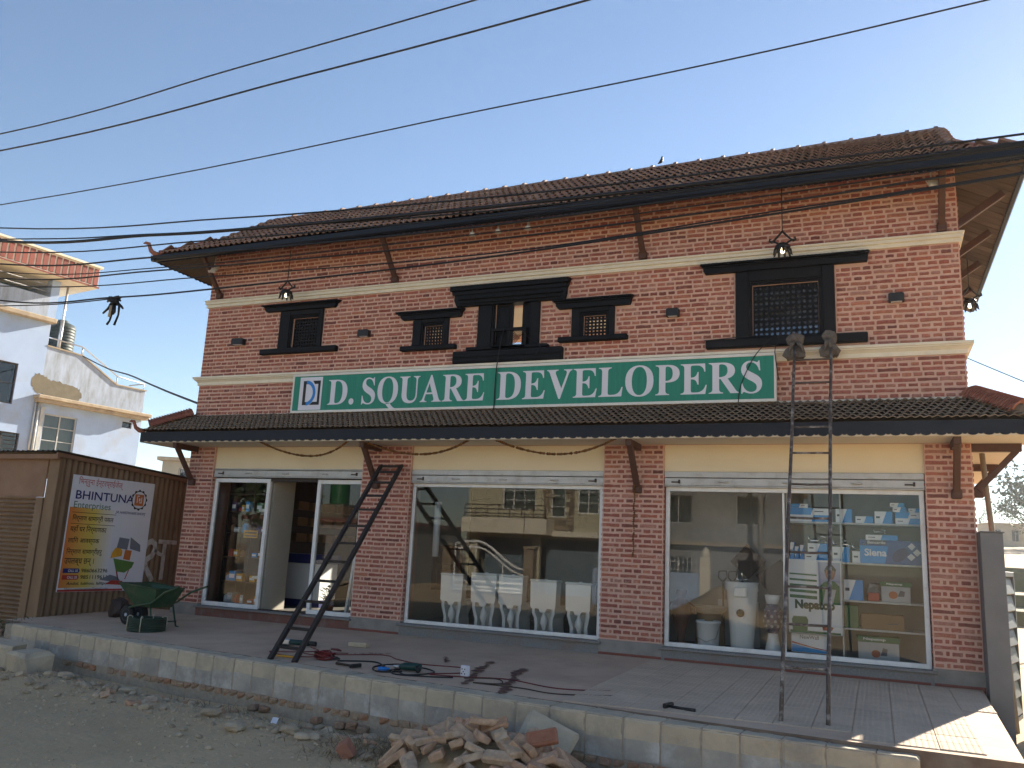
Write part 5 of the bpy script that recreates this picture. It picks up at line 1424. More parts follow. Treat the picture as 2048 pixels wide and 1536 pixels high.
b=MB(); b.tube([(0,0,.012),(.10,.02,.012),(.2,-.01,.012)],[.012,.016,.010],6); b.build('pliers',M['redcord'],label='red handled pliers near the pale cement chunk',cat='pliers',loc=T(-6.15,-2.0),rot=(0,0,-.3))
b=MB(); b.tube([(0,0,.012),(.12,.01,.012),(.26,-.01,.012)],[.010,.014,.010],6); b.build('screwdriver',M['pyel'],label='yellow screwdriver between the wooden ladder feet',cat='screwdriver',loc=T(-6.3,-2.85),rot=(0,0,.1))
def floor_cord(label,pts,r,m):
    P=[T(x,y,r) for x,y in pts]; return cable('cord',P,r,label,m=m,sub=8,cat='cord')
floor_cord('black cord running from red bundle to the drill cables',[(-5.55,-2.74),(-5.2,-2.55),(-4.95,-2.75),(-4.75,-2.95),(-4.65,-2.6),(-4.9,-2.55),(-5.0,-2.85),(-4.8,-3.1),(-4.6,-2.95)],.009,M['toolblack'])
floor_cord('black cord looping around the power drill',[(-4.62,-2.98),(-4.45,-3.1),(-4.3,-2.8),(-4.55,-2.6),(-4.75,-2.75),(-4.6,-3.12),(-4.2,-3.05),(-4.0,-2.95)],.008,M['toolblack'])
floor_cord('thin red cord winding from ladder to the socket box',[(-6.6,-2.2),(-6.1,-2.5),(-5.8,-2.3),(-5.4,-2.0),(-5.1,-2.2),(-4.7,-2.35),(-4.2,-2.3),(-4.05,-2.6),(-4.3,-2.9),(-3.95,-2.85),(-3.5,-2.7),(-2.9,-2.9),(-2.4,-2.75)],.006,M['redcord'])
floor_cord('brown cord straggling right of the socket box',[(-3.9,-2.9),(-3.6,-2.75),(-3.45,-3.0),(-3.7,-3.1),(-3.2,-3.1),(-2.8,-3.2),(-2.3,-3.0)],.006,M['woodh'])
floor_cord('thin tangled wire beside the angle grinder',[(-6.45,-2.0),(-6.2,-2.2),(-6.35,-2.45),(-6.6,-2.6),(-6.2,-2.75),(-5.9,-2.6),(-6.1,-2.35),(-5.8,-2.15)],.006,M['redcord'])
# dark splash stains
M['stain']=mat('dark red stain',(.11,.055,.042),(.17,.095,.072),rough=.7,scale=12,bump=0)
def stain(pts,w,seed):
    q=random.Random(seed); b=MB()
    n=26
    for i in range(n):
        s=i/(n-1); x=pts[0][0]+(pts[1][0]-pts[0][0])*s+q.uniform(-w,w)*.4; y=pts[0][1]+(pts[1][1]-pts[0][1])*s+q.uniform(-.05,.05)
        r=w*q.uniform(.4,1.1)
        k=9; vs=[]
        for j in range(k):
            a=2*math.pi*j/k; rr=r*q.uniform(.55,1.2); px_,py_=x+rr*math.cos(a),y+rr*1.3*math.sin(a); vs.append((px_,py_,terr_z(px_,py_)+.004+.0004*i))
        b.add(vs,[tuple(range(k))])
    b.build('stain',M['stain'],terrace)
stain([(-3.75,-3.2),(-4.15,-1.75)],.055,1); stain([(-3.25,-3.45),(-3.62,-2.05)],.06,2); stain([(-4.55,-2.0),(-4.75,-1.7)],.02,3); stain([(-6.0,-2.3),(-5.4,-1.9)],.025,4)

# ------------------------------------------------------------------ brick heap, rubble, stones
def heap_h(x,y):
    dx,dy=(x+2.92)/.92,(y+4.45)/.62
    return max(0,.36*(1-math.sqrt(dx*dx+dy*dy)))
pm=[loose_brick_mesh('loose_brick',.235,.112,.058,100+s,M['pilebrick'],.014) for s in range(8)]+[loose_brick_mesh('loose_brick',.13,.112,.058,200+s,M['pilebrick'],.02) for s in range(5)]
q=random.Random(21)
b=MB(); # soil core
n=22
vs=[]; fs=[]
for j in range(n+1):
    for i in range(n+1):
        x=-4.05+2.2*i/n; y=-5.05+1.28*j/n
        vs.append((x,y,ground_z(x,y)-.02+heap_h(x,y)*.68+.03*smooth_noise(x*6,y*6)))
fs=[(j*(n+1)+i,j*(n+1)+i+1,(j+1)*(n+1)+i+1,(j+1)*(n+1)+i) for j in range(n) for i in range(n)]
b.add(vs,fs,0,False); b.build('heap_soil',M['earth'],label='dusty soil and mortar heap under the loose bricks',cat='soil',kind='stuff')
placed=[]; tries=0
while len(placed)<82 and tries<6000:
    tries+=1
    x=q.gauss(-2.92,.40); y=q.gauss(-4.42,.28)
    if y>-3.98+(x+3)*-.10 or abs(x+2.92)>.82 or y<-5.0: continue
    md=.085
    if any(math.hypot(x-a,y-c)<md for a,c in placed): continue
    placed.append((x,y))
    h=heap_h(x,y); z=ground_z(x,y)+h*.86+.03
    link('loose_brick',pm[q.randrange(13)],None,'loose dusty brick in the heap at the foot of the low wall','brick','bricks in the heap',None,(x,y,z+q.uniform(-.01,.045)),(q.gauss(0,.38),q.gauss(0,.38),q.uniform(0,3.14)))
# the stamped brick on the heap's right flank
fb=MB(); fb.box(-.12,.12,-.058,.058,-.03,.03,c=.008)
t=thing('stamped_brick','reddish brick with raised stamped letters in a frog, on the heap','brick',(-2.42,-4.52,-.17),rot=(R(58),R(-14),R(14)))
M['redbrick']=mat('stamped red brick',(.36,.165,.105),(.30,.13,.085),rough=.95,scale=12,bump=.4)
fb.build('body',M['redbrick'],t)
b=MB(); b.box(-.095,.095,-.040,-.036,.0301,.036); b.box(-.095,.095,.036,.040,.0301,.036); b.box(-.095,-.091,-.036,.036,.0301,.036); b.box(.091,.095,-.036,.036,.0301,.036); b.build('frog_rim',M['redbrick'],t)
text_obj('stamp','RM',M['redbrick'],t,(-.06,-.022,.034),(0,0,0),w=.115,h=.045,bold=.02)
def stone_mesh(nm,seed,m,flat_=.6):
    q_=random.Random(seed); b=MB(); n=8; st=5; vs=[(0,0,-.5*flat_)]
    for i in range(1,st):
        a=math.pi*i/st
        for k in range(n):
            f=2*math.pi*k/n; r=.5*(math.sin(a)**.7)*q_.uniform(.82,1.15)
            vs.append((r*math.cos(f),r*.8*math.sin(f),-.5*flat_*math.cos(a)*q_.uniform(.85,1.1)))
    vs.append((0,0,.5*flat_)); fs=[(0,1+(k+1)%n,1+k) for k in range(n)]
    for i in range(st-2):
        for k in range(n): fs.append((1+i*n+k,1+i*n+(k+1)%n,1+(i+1)*n+(k+1)%n,1+(i+1)*n+k))
    e=len(vs)-1; fs+=[(e,1+(st-2)*n+k,1+(st-2)*n+(k+1)%n) for k in range(n)]
    b.add(vs,fs); return b.mesh(nm,m)
smesh=[stone_mesh('rubble_stone',s,M['stone'],.45+.05*(s%4)) for s in range(10)]
q=random.Random(33)
for k in range(230):
    x=q.uniform(-10.9,-3.4); d=abs(q.gauss(.55,.35)); y=wall_front(x)-.10-d
    s=q.choice((.04,.05,.06,.07,.09,.12))*q.uniform(.8,1.3)
    link('rubble_stone',smesh[q.randrange(10)],None,'small dusty stone in the rubble strip along the low wall','stone','rubble stones along the low wall',None,(x,y,ground_z(x,y)+s*.12),(q.uniform(-.4,.4),q.uniform(-.4,.4),q.uniform(0,6)),(s,s,s))
q=random.Random(52)
for k in range(26):
    x=q.uniform(-10.4,-3.9); y=wall_front(x)-.15-abs(q.gauss(.25,.25)); s=q.uniform(.5,1)
    link('brick_fragment',pm[8+q.randrange(5)],None,'broken orange brick fragment in the rubble along the low wall','brick','brick fragments along the low wall',None,(x,y,ground_z(x,y)+.02),(q.uniform(-.4,.4),q.uniform(-.4,.4),q.uniform(0,6)),(s,s,s))
for (x,y,s,rz,lab) in ((-6.0,-4.15,.30,.2,'long pale boulder lying at the edge of the earth road'),(-5.45,-4.45,.30,-.1,'smooth pale stone lying nearest the road middle'),(-7.62,-3.65,.26,.8,'angular grey stone tilted against the low wall foot'),(-7.88,-3.70,.24,1.9,'reddish angular stone beside the tilted grey one'),(-4.95,-4.30,.27,.1,'flat oval stone by the dry straw'),(-4.72,-4.42,.22,.5,'small rounded stone left of the brick heap'),(-8.9,-3.4,.28,.3,'flat slab stone leaning at the wall foot left')):
    link('boulder',stone_mesh('boulder',int(abs(x*100)),M['stone'],.5),None,lab,'stone',None,None,(x,y,ground_z(x,y)+s*.13),(0,0,rz),(s*.8,s*.6,s*.6))
link('orange_brick',loose_brick_mesh('orange_brick',.14,.12,.10,77,M['redbrick'],.02),None,'orange broken brick standing alone on the road left of the heap','brick',None,None,(-4.02,-4.78,ground_z(-4,-4.8)+.06),(.3,.9,.5))
for (x,y,sx,sy,sz,rz,lab) in ((-10.2,-3.32,.50,.34,.36,.25,'large broken concrete lump at the far left wall end'),(-9.58,-3.36,.42,.36,.28,-.15,'squared pale concrete lump in front of the low wall')):
    b=MB(); b.cbox(0,0,0,sx,sy,sz,c=.035); qq=random.Random(int(sx*100)); b.v=[(p[0]+qq.uniform(-.03,.03),p[1]+qq.uniform(-.03,.03),p[2]+qq.uniform(-.02,.02)) for p in b.v]
    b.build('concrete_lump',M['block'],label=lab,cat='concrete lump',loc=(x,y,ground_z(x,y)+sz*.42),rot=(.05,.06,rz))
b=MB(); b.cbox(0,0,0,.42,.24,.05,c=.01); b.v=[(p[0]+rnd.uniform(-.03,.03),p[1]+rnd.uniform(-.03,.03),p[2]+rnd.uniform(-.01,.01)) for p in b.v]
b.build('concrete_slab',M['block'],label='grey slab leaning on the low wall behind the brick heap',cat='concrete lump',loc=(-2.55,-4.02,-.25),rot=(1.0,.35,.1))
b=MB(); b.cbox(0,0,0,.42,.22,.30,c=.06); b.build('kerb_stone',M['block'],label='mossy rounded kerb stone at the right of the brick heap',cat='stone',loc=(-1.72,-4.40,-.50),rot=(0,.05,.1))
# left broken end of the wall: stacked rubble masonry
b=MB(); qq=random.Random(8)
for k in range(14):
    x=qq.uniform(-11.9,-11.0); z=qq.uniform(-.5,-.12); b.cbox(x,wall_front(x)+.1+qq.uniform(-.08,.05),z,.24*qq.uniform(.7,1.2),.2,.12,c=.02,rz=qq.uniform(-.3,.3),ry=qq.uniform(-.15,.15))
b.build('broken_masonry',M['fbrick'],label='broken end of the old brick wall at the left edge',cat='wall')
# gravel chips and straw
b=MB(); q=random.Random(44)
for k in range(5200):
    if k<3400: x=q.uniform(-11,-1.2); y=wall_front(x)-.06-abs(q.gauss(.35,.5))
    else: x=q.uniform(-9,-1); y=q.uniform(-7.5,-4)
    s=q.uniform(.006,.024); z=ground_z(x,y)
    p=[(x+s*q.uniform(.5,1.2),y,z),(x-s*.6,y+s*q.uniform(.4,1),z),(x-s*.6,y-s*q.uniform(.4,1),z),(x+q.uniform(-s,s)*.3,y+q.uniform(-s,s)*.3,z+s*q.uniform(.5,1.1))]
    b.add(p,[(0,1,3),(1,2,3),(2,0,3)])
b.build('gravel',M['stone'],label='loose gravel chips scattered along the earth road edge',cat='gravel',kind='stuff')
M['straw']=mat('dry straw',(.26,.18,.10),(.17,.12,.07),rough=.9,scale=9,bump=0,vary=.3)
b=MB(); q=random.Random(45)
for k in range(900):
    if k<620: x=q.gauss(-3.95,.30); y=q.gauss(-4.55,.20)
    else: x=q.uniform(-7.5,-3.6); y=wall_front(x)-.1-abs(q.gauss(.2,.18))
    z=ground_z(x,y); a=q.uniform(0,6.28); l=q.uniform(.05,.16); up_=q.uniform(.0,.7)
    p=Vector((x,y,z+.005)); e=p+Vector((math.cos(a)*l,math.sin(a)*l,up_*l)); m_=(p+e)/2+Vector((0,0,l*.15)); s_=Vector((-math.sin(a),math.cos(a),0))*.0028
    b.add([p-s_,p+s_,m_+s_,e,m_-s_],[(0,1,2,4),(4,2,3)])
b.build('straw',M['straw'],label='dry straw and grass litter left of the brick heap',cat='straw',kind='stuff')
b=MB(); b.quad((-.035,0,0),(.035,0,0),(.035,.03,.05),(-.035,.03,.05)); b.quad((-.035,.03,.05),(.035,.03,.05),(.03,.06,.045),(-.03,.06,.045))
b.build('paper_scrap',M['signwhite'],label='small white paper scrap on the rubble by the low wall',cat='paper',loc=(-5.33,-4.05,ground_z(-5.3,-4.05)+.02))

# small bird on the ridge
b=MB(); bz=RZ+.11
b.tube([(-.10,0,.02),(-.05,0,.035),(0,0,.06),(.04,0,.10),(.055,0,.14),(.07,0,.165),(.085,0,.165),(.115,0,.155)],[.010,.030,.045,.042,.026,.030,.020,.002],9)
b.tube([(.0,-.015,.03),(.0,-.015,-.02)],.005,4); b.tube([(.0,.015,.03),(.0,.015,-.02)],.005,4)
b.build('bird',M['signblack'],label='small dark bird perched on the roof ridge',cat='bird',loc=(-2.99,RY,RZ+.10),rot=(0,-.35,.5),scale=(.62,.62,.62))

# ------------------------------------------------------------------ goods in the right shop window
FZ=.142
M['boxwhite']=mat('product box white',(.82,.84,.86),(.78,.80,.82),rough=.5,scale=3,bump=0)
M['boxblue']=mat('product box blue',(.04,.32,.72),(.035,.28,.66),rough=.45,scale=3,bump=0)
M['deepblue']=mat('deep blue carton',(.03,.10,.33),(.03,.09,.28),rough=.45,scale=3,bump=0)
M['shelf']=mat('white glass shelf',(.62,.64,.63),rough=.4,bump=0)
M['boxgreen']=mat('product box green',(.03,.16,.06),rough=.5,bump=0); M['boxpale']=mat('product box pale',(.48,.50,.52),rough=.5,bump=0); M['pumporange']=mat('pump orange print',(.45,.12,.04),rough=.5,bump=0)
M['card']=mat('brown cardboard',(.27,.175,.095),(.22,.14,.078),rough=.85,scale=5,bump=.05); M['prtgrey']=mat('grey print',(.10,.11,.13),rough=.5,bump=0)
SY=.52
sh=thing('shelf_unit','white display shelves of boxed taps in the right shop window','shelf')
for z,xa in ((1.80,-1.03),(1.315,-1.03),(.865,-.40),(.535,-.40)):
    b=MB(); b.box(xa,.53,.36,.85,z-.022,z,c=.003); b.build('shelf_board',M['shelf'],sh)
for x in (-1.04,-.405,.52):
    b=MB(); b.box(x,x+.018,.38,.86,FZ if x!=-1.04 else 1.295,2.2,c=.002); b.build('upright',M['shelf'],sh)
b=MB(); b.box(-1.03,.53,.862,.88,FZ,2.5); b.build('back_panel',M['roomgrey'],sh)
def box_(label,x0,x1,z0,h,y0=.42,d=.22,cut=.55,flip=False,c1='boxwhite',c2='boxblue',rz=0.0,name='product_box',cat='box',group='boxed goods on the shop shelves'):
    """carton whose front is split by a slanted colour edge"""
    b=MB(); w=x1-x0
    b.box(-w/2,w/2,0,d,0,h,mi=0)
    a=w*(cut-.5); s=h*.35
    P=[(a-s/2+.0,0),(w/2,0),(w/2,h),(a+s/2,h)] if not flip else [(-w/2,0),(a-s/2,0),(a+s/2,h),(-w/2,h)]
    b.add([(u,-.0015,v) for u,v in P],[(0,1,2,3)],1)
    b.add([(w/2+.0012,0.002,.001),(w/2+.0012,d,.001),(w/2+.0012,d,h),(w/2+.0012,.002,h)],[(0,1,2,3)],1)
    # small print block
    u0_=-w/2+w*.08 if not flip else a+s/2+.03*w; b.add([(u0_,-.002,h*.45),(u0_+w*.22,-.002,h*.45),(u0_+w*.22,-.002,h*.60),(u0_,-.002,h*.60)],[(0,1,2,3)],2)
    return b.build(name,[M[c1],M[c2],M['prtgrey']],label=label,cat=cat,group=group,loc=((x0+x1)/2,y0,z0),rot=(0,0,rz))
# top shelf
box_('blue and white tap box at the left of the top shelf, bottom of three',-1.0,-.50,1.801,.085)
box_('blue and white tap box at the left of the top shelf, middle of three',-1.0,-.51,1.887,.085,flip=True)
box_('short blue box topmost at the left of the top shelf',-1.0,-.78,1.974,.05,flip=True)
box_('small upright white and blue box behind the metal ladder rail, top shelf',-.45,-.26,1.801,.17)
box_('small low white and blue box right of the ladder, top shelf',-.22,-.02,1.801,.085)
box_('medium white box with blue end, middle of the top shelf',.0,.20,1.801,.15)
box_('long box at the right of the top shelf, lower of two',.235,.51,1.801,.072)
box_('long box at the right of the top shelf, upper of two',.235,.51,1.874,.072,flip=True)
box_('small white box stacked high at the right of the top shelf',.21,.36,1.947,.06)
box_('smallest white box at the very top of the right stack',.18,.34,2.008,.05)
box_('thin white and blue box lying at the right end of the top shelf',.385,.52,1.948,.048)
# second shelf
for x0,h,l in ((-1.0,.22,'tall narrow box leftmost on the second shelf'),(-.945,.17,'middle narrow box at the left of the second shelf'),(-.885,.19,'third narrow box at the left of the second shelf')):
    box_(l,x0,x0+.045,1.316,h,cut=.4)
box_('white and blue box on the second shelf carrying a chrome tap, lower',-.83,-.56,1.316,.095); box_('blue and white box on the second shelf carrying a chrome tap, upper',-.79,-.56,1.412,.12)
box_('upright white and blue box behind the ladder on the second shelf',-.50,-.30,1.316,.185); box_('white and blue box left of the blue carton, with a chrome tap on it',-.27,-.05,1.316,.14)
def tap(label,loc,rz,s=1.0):
    t=thing('tap',label,'tap',loc,rz=rz); b=MB(); b.tube([(-.08*s,0,.03),(0,0,.035),(.08*s,0,.03)],.014*s,8); b.build('body',M['chrome'],t)
    b=MB(); b.tube([(0,0,.035),(.03*s,-.04,.07*s),(.07*s,-.07,.06*s)],[.012*s,.011*s,.010*s],7); b.build('spout',M['chrome'],t)
    b=MB(); b.tube([(-.07*s,0,.03),(-.09*s,0,.075*s)],[.015*s,.008*s],6); b.tube([(.07*s,0,.03),(.09*s,0,.0)],[.015*s,.01*s],6); b.build('handle',M['chrome'],t)
M['chrome']=mat('chrome',(.75,.76,.78),rough=.12,metal=1.0,bump=0)
tap('chrome mixer tap on the box left on the second shelf',(-.68,.50,1.533),.3,1.3); tap('chrome tap on the upright box behind the ladder',(-.40,.50,1.502),-.3,1.2); tap('chrome shower tap lying on the box left of the blue carton',(-.17,.50,1.457),-.5,1.4); tap('small chrome tap on top of the blue carton stack',(.05,.52,1.672),.2,.8)
# blue carton with its lettering
t=thing('blue_carton','large blue carton reading Siena on the second shelf','box')
b=MB(); b.box(-.02-.165,.515,.42,.75,1.316,1.60,c=.003); b.build('carton_body',M['deepblue'],t)
fS=lambda u,v:(u,.418,v)
flat('light_panel',[(-.18,1.32),(.10,1.32),(.14,1.53),(-.18,1.53)],M['boxblue'],t,fS); flat('brand_band',[(-.12,1.545),(.12,1.545),(.12,1.60),(-.12,1.60)],M['prtgrey'],t,fS)
text_obj('lettering','Siena',M['boxwhite'],t,(-.13,.416,1.405),FR,w=.25,h=.09,bold=.03); text_obj('lettering','Bencardo',M['boxwhite'],t,(-.09,.416,1.555),FR,w=.20,h=.035,bold=.01)
flat('oval_print',[(.27+.08*math.cos(a)+.04*math.sin(a),1.43+.085*math.sin(a)) for a in [2*math.pi*k/20 for k in range(20)]],M['pnavy'],t,fS)
for (u,v) in ((.40,1.535),(.455,1.465),(.39,1.41)): flat('diamond_icon',[(u-.045,v),(u,v-.045),(u+.045,v),(u,v+.045)],M['boxwhite'],t,lambda p,r_:(p,.417,r_))
box_('long white and blue box lying on the blue carton',-.11,.25,1.601,.062,cut=.5)
# poster
po=thing('shop_poster','tall white and green Nepatop pipe poster inside the right shop window','poster')
b=MB(); b.add([(-1.015,.245,.44),(-.40,.245,.44),(-.40,.235,1.325),(-1.015,.235,1.325),(-1.015,.25,.44),(-.40,.25,.44),(-.40,.24,1.325),(-1.015,.24,1.325)],[(0,1,2,3),(7,6,5,4),(0,4,5,1),(1,5,6,2),(2,6,7,3),(3,7,4,0)]); b.build('sheet',M['boxwhite'],po)
fP=lambda d:(lambda u,v:(u,.233+.010*(1.325-v)/.885-d,v))
M['nepgreen']=mat('dark green lettering',(.008,.06,.028),rough=.5,bump=0); M['skyprint']=mat('pale blue print',(.45,.48,.62),rough=.5,bump=0); M['skin']=mat('printed skin tone',(.35,.18,.11),rough=.6,bump=0)
flat('portrait_ground',[(-.66,.80),(-.41,.80),(-.41,1.30),(-.66,1.30)],M['skyprint'],po,fP(.002))
flat('printed_shirt',[(-.66,.80),(-.42,.80),(-.42,1.02),(-.47,1.07),(-.52,1.09),(-.60,1.06),(-.66,1.0)],M['boxgreen'],po,fP(.003)); flat('printed_vest',[(-.62,.80),(-.50,.80),(-.46,.98),(-.58,.98)],M['boxpale'],po,fP(.004))
flat('printed_face',[(-.525+.055*math.cos(a),1.165+.08*math.sin(a)) for a in [2*math.pi*k/18 for k in range(18)]],M['skin'],po,fP(.004)); flat('printed_hair',[(-.585,1.16),(-.565,1.21),(-.52,1.215),(-.475,1.20),(-.47,1.15),(-.455,1.22),(-.50,1.275),(-.56,1.26),(-.59,1.21)],M['signblack'],po,fP(.005))
for k,zz in enumerate((1.14,1.07,1.0,.93,.86)):
    th=.018+.005*k; flat('printed_pipe',[(-1.0,zz),(-.68,zz-.01),(-.68,zz-.01+th),(-1.0,zz+th)],M['boxgreen'],po,fP(.003))
text_obj('lettering','Nepatop',M['nepgreen'],po,(-.94,.232,.70),(R(90),0,0),w=.46,h=.14,bold=.055)
flat('printed_tank',[(-.97,.47),(-.80,.47),(-.79,.60),(-.81,.64),(-.96,.64),(-.98,.60)],M['boxgreen'],po,fP(.003)); flat('printed_pump',[(-.62,.49),(-.52,.49),(-.50,.53),(-.58,.55),(-.63,.53)],M['pumporange'],po,fP(.003)); flat('printed_base',[(-1.0,.445),(-.42,.445),(-.42,.47),(-1.0,.475)],M['boxgreen'],po,fP(.002))
t=thing('white_carton','white and pink carton reading NewWall under the poster','box')
b=MB(); b.box(-1.0,-.57,.36,.60,FZ+.062,.425,c=.003); b.build('carton_body',M['boxwhite'],t); b=MB(); b.box(-1.02,-.55,.34,.62,FZ,FZ+.06,c=.003); b.build('support',M['card'],t)
fN=lambda u,v:(u,.358,v)
flat('blue_wave',[(-.995,.21),(-.575,.21),(-.575,.235),(-.75,.255),(-.995,.30)],M['boxblue'],t,fN); flat('pink_wave',[(-.995,.31),(-.75,.262),(-.575,.24),(-.575,.248),(-.75,.275),(-.995,.33)],M['pred'],t,fN)
text_obj('lettering','NewWall',M['prtgrey'],t,(-.90,.357,.365),FR,w=.22,h=.045,bold=.005)
# lower shelves
box_('white and blue box on the third shelf beside the poster',-.38,-.16,.866,.24,cut=.45)
def pump_box(label,x0,x1,z0,h):
    t=thing('pump_box',label,'box',(0,0,0),group='pump cartons in the right window'); b=MB(); b.box(x0,x1,.42,.66,z0,z0+h*.78,c=.003); b.build('carton_body',M['boxpale'],t)
    b=MB(); b.box(x0-.012,x1+.012,.41,.67,z0+h*.78,z0+h,c=.004); b.build('green_lid',M['boxgreen'],t)
    cx=(x0+x1)/2; f=lambda u,v:(u,.418,v)
    flat('pump_print',[(cx-.03+.05*math.cos(a),z0+h*.36+.045*math.sin(a)) for a in [2*math.pi*k/14 for k in range(14)]],M['pumporange'],t,f); flat('pump_print',[(cx+.02,z0+h*.3),(cx+.09,z0+h*.3),(cx+.10,z0+h*.55),(cx+.05,z0+h*.6)],M['prtgrey'],t,f)
    text_obj('lettering','Nepatop',M['boxwhite'],t,(x0+.06,.408,z0+h*.83),FR,w=(x1-x0)*.55,h=h*.12,bold=.02)
pump_box('pump carton with green Nepatop lid on the third shelf',.045,.365,.866,.24); pump_box('pump carton with green lid on the window floor',-.235,.215,FZ,.31)
t=thing('packing_carton','plain brown cardboard carton on the lowest shelf','box'); b=MB(); b.box(-.19,.285,.40,.66,.536,.715,c=.004); b.build('carton_body',M['card'],t); flat('carton_mark',[(.10,.60),(.22,.61),(.21,.625),(.11,.615)],M['prtgrey'],t,lambda u,v:(u,.398,v))
b=MB(); b.box(-.38,-.22,.42,.6,.536,.80,c=.003); b.build('tall_green_box',M['boxgreen'],label='tall green and white box behind the poster edge on the lowest shelf',cat='box')
M['plastic']=mat('clear plastic wrap',(.20,.21,.22),(.12,.125,.13),rough=.25,scale=9,bump=.6,bscale=14,bdist=.05)
link('wrapped_item',stone_mesh('wrapped_item',301,M['plastic'],.9),None,'item wrapped in clear plastic on the third shelf','parcel',None,None,(-.02,.60,.98),(0,0,0),(.26,.2,.24))
b=MB(); b.box(-.105,.02,.42,.56,.866,.965,c=.003); b.build('red_box',M['pred'],label='small red and white box in front of the plastic wrapped item',cat='box')
# vases, basin, bucket, pan, boards
M['clay']=mat('brown clay vase',(.15,.062,.04),(.09,.042,.03),rough=.55,scale=7,bump=.2)
t=thing('clay_vase','tall brown clay vase with handles at the left of the right window','vase',(-2.40,.48,FZ))
b=MB(); b.lathe([(.07,0),(.075,.02),(.05,.06),(.055,.14),(.085,.26),(.125,.40),(.135,.48),(.11,.55),(.07,.60),(.06,.64),(.085,.72),(.075,.72),(.05,.64),(0,.6)],20); b.build('body',M['clay'],t)
for s in (-1,1): b=MB(); b.tube([(s*.125,0,.45),(s*.18,0,.42),(s*.18,0,.50),(s*.11,0,.56)],.013,6); b.build('handle',M['clay'],t)
M['bluevase']=mat('blue glazed vase',(.016,.022,.085),(.03,.04,.12),rough=.2,scale=14,bump=0,spot=(.45,.47,.52),spot_amt=.55,spot_scale=16)
t=thing('blue_vase','blue patterned vase with white neck and foot beside the poster','vase',(-1.235,.50,FZ))
b=MB(); b.lathe([(.105,0),(.10,.05),(.07,.18),(.06,.25)],18); b.build('foot',M['white'],t); b=MB(); b.lathe([(.06,.25),(.085,.30),(.11,.40),(.115,.47),(.10,.56),(.075,.61)],18); b.build('belly',M['bluevase'],t); b=MB(); b.lathe([(.075,.61),(.085,.66),(.10,.72),(.09,.72),(.06,.62)],18); b.build('neck',M['white'],t)
for k in range(8):
    for r_ in range(4):
        a=2*math.pi*(k+.5*(r_%2))/8; zz=.34+.06*r_; rr=(.098,.113,.114,.10)[r_]+.002
        b=MB(); Q=Matrix.Translation((rr*math.cos(a),rr*math.sin(a),zz))@Matrix.Rotation(a,4,'Z')@Matrix.Rotation(R(90),4,'Y'); b.lathe([(.011,0),(.019,0),(.019,.003),(.011,.003)],10,M=Q); b.build('ring_motif',M['boxpale'],t)
t=thing('wash_basin','tall white ceramic pedestal wash basin with chrome tap','basin',(-1.63,.62,FZ))
b=MB(); b.lathe([(.145,0),(.15,.05),(.165,.30),(.19,.60),(.20,.74),(.215,.76),(.215,.84),(.22,.855),(.205,.86),(.17,.80),(.08,.74),(0,.72)],28,sy=.85); b.build('pedestal',M['white'],t)
b=MB(); b.cbox(0,-.185,.73,.18,.05,.13,c=.02); b.build('front_recess',M['white'],t)
b=MB(); b.lathe([(0,0),(.05,0),(.05,.01),(0,.01)],18,M=Matrix.Translation((0,-.165,.47))@Matrix.Rotation(R(90),4,'X')); b.build('drain_hole',M['signblack'],t)
b=MB(); b.tube([(0,.03,.80),(0,.03,.92),(0,-.02,.98)],[.022,.02,.014],8); b.tube([(0,.02,.87),(-.07,-.02,.90)],[.016,.01],6); b.tube([(0,.02,.87),(.07,-.02,.90)],[.016,.01],6); b.build('tap',M['chrome'],t)
t=thing('white_bucket','white plastic paint bucket in the right window','bucket',(-2.04,.46,FZ)); b=MB(); b.lathe([(.125,0),(.13,.02),(.148,.31),(.16,.315),(.16,.345),(.15,.35),(.14,.33),(0,.33)],22); b.build('pail',M['boxwhite'],t); b=MB(); b.tube([(-.15,0,.30),(-.12,-.13,.14),(0,-.165,.09),(.12,-.13,.14),(.15,0,.30)],.005,5); b.build('bail_handle',M['steel'],t)
t=thing('steel_pan','wide shallow metal pan behind the white bucket','pan',(-2.07,.75,FZ+.42)); b=MB(); b.lathe([(0,.0),(.12,.0),(.20,.03),(.255,.09),(.275,.095),(.265,.10),(.245,.095),(.19,.04),(0,.012)],24); b.build('bowl',M['shutter'],t); b=MB(); b.lathe([(.20,-.42),(.19,-.2),(.16,0)],14); b.build('stand',M['card'],t)
b=MB(); b.cbox(0,0,0,.33,.018,.33,c=.003,ry=R(42)); b.build('brown_board',M['dark'],label='dark brown square board standing on its corner behind the basin',cat='board',loc=(-1.60,.95,1.27))
b=MB(); b.cbox(0,0,0,.40,.02,.36,c=.003,ry=R(-35)); b.build('brown_board',M['dark'],label='darker board leaning right behind the square board',cat='board',loc=(-1.24,1.05,1.06))
for x,lab in ((-1.93,'black D handled shovel leaning left in the right window'),(-1.80,'black D handled shovel leaning right in the right window')):
    t=thing('shovel',lab,'shovel',(x,.95,FZ),group='shovels in the right window'); b=MB(); b.tube([(0,.1,0),(0,0,.85)],.014,6); b.build('shaft',M['toolblack'],t); b=MB(); b.tube([(0,0,.84),(-.055,-.01,.90),(-.05,-.012,.98),(.05,-.012,.99),(.055,-.01,.91),(0,0,.84)],.012,6); b.build('grip',M['toolblack'],t)
b=MB(); b.cbox(0,0,.30,.55,.03,.60,c=.004); b.build('storage_box',M['boxpale'],label='pale board standing behind the basin pedestal',cat='board',loc=(-1.75,1.12,FZ))

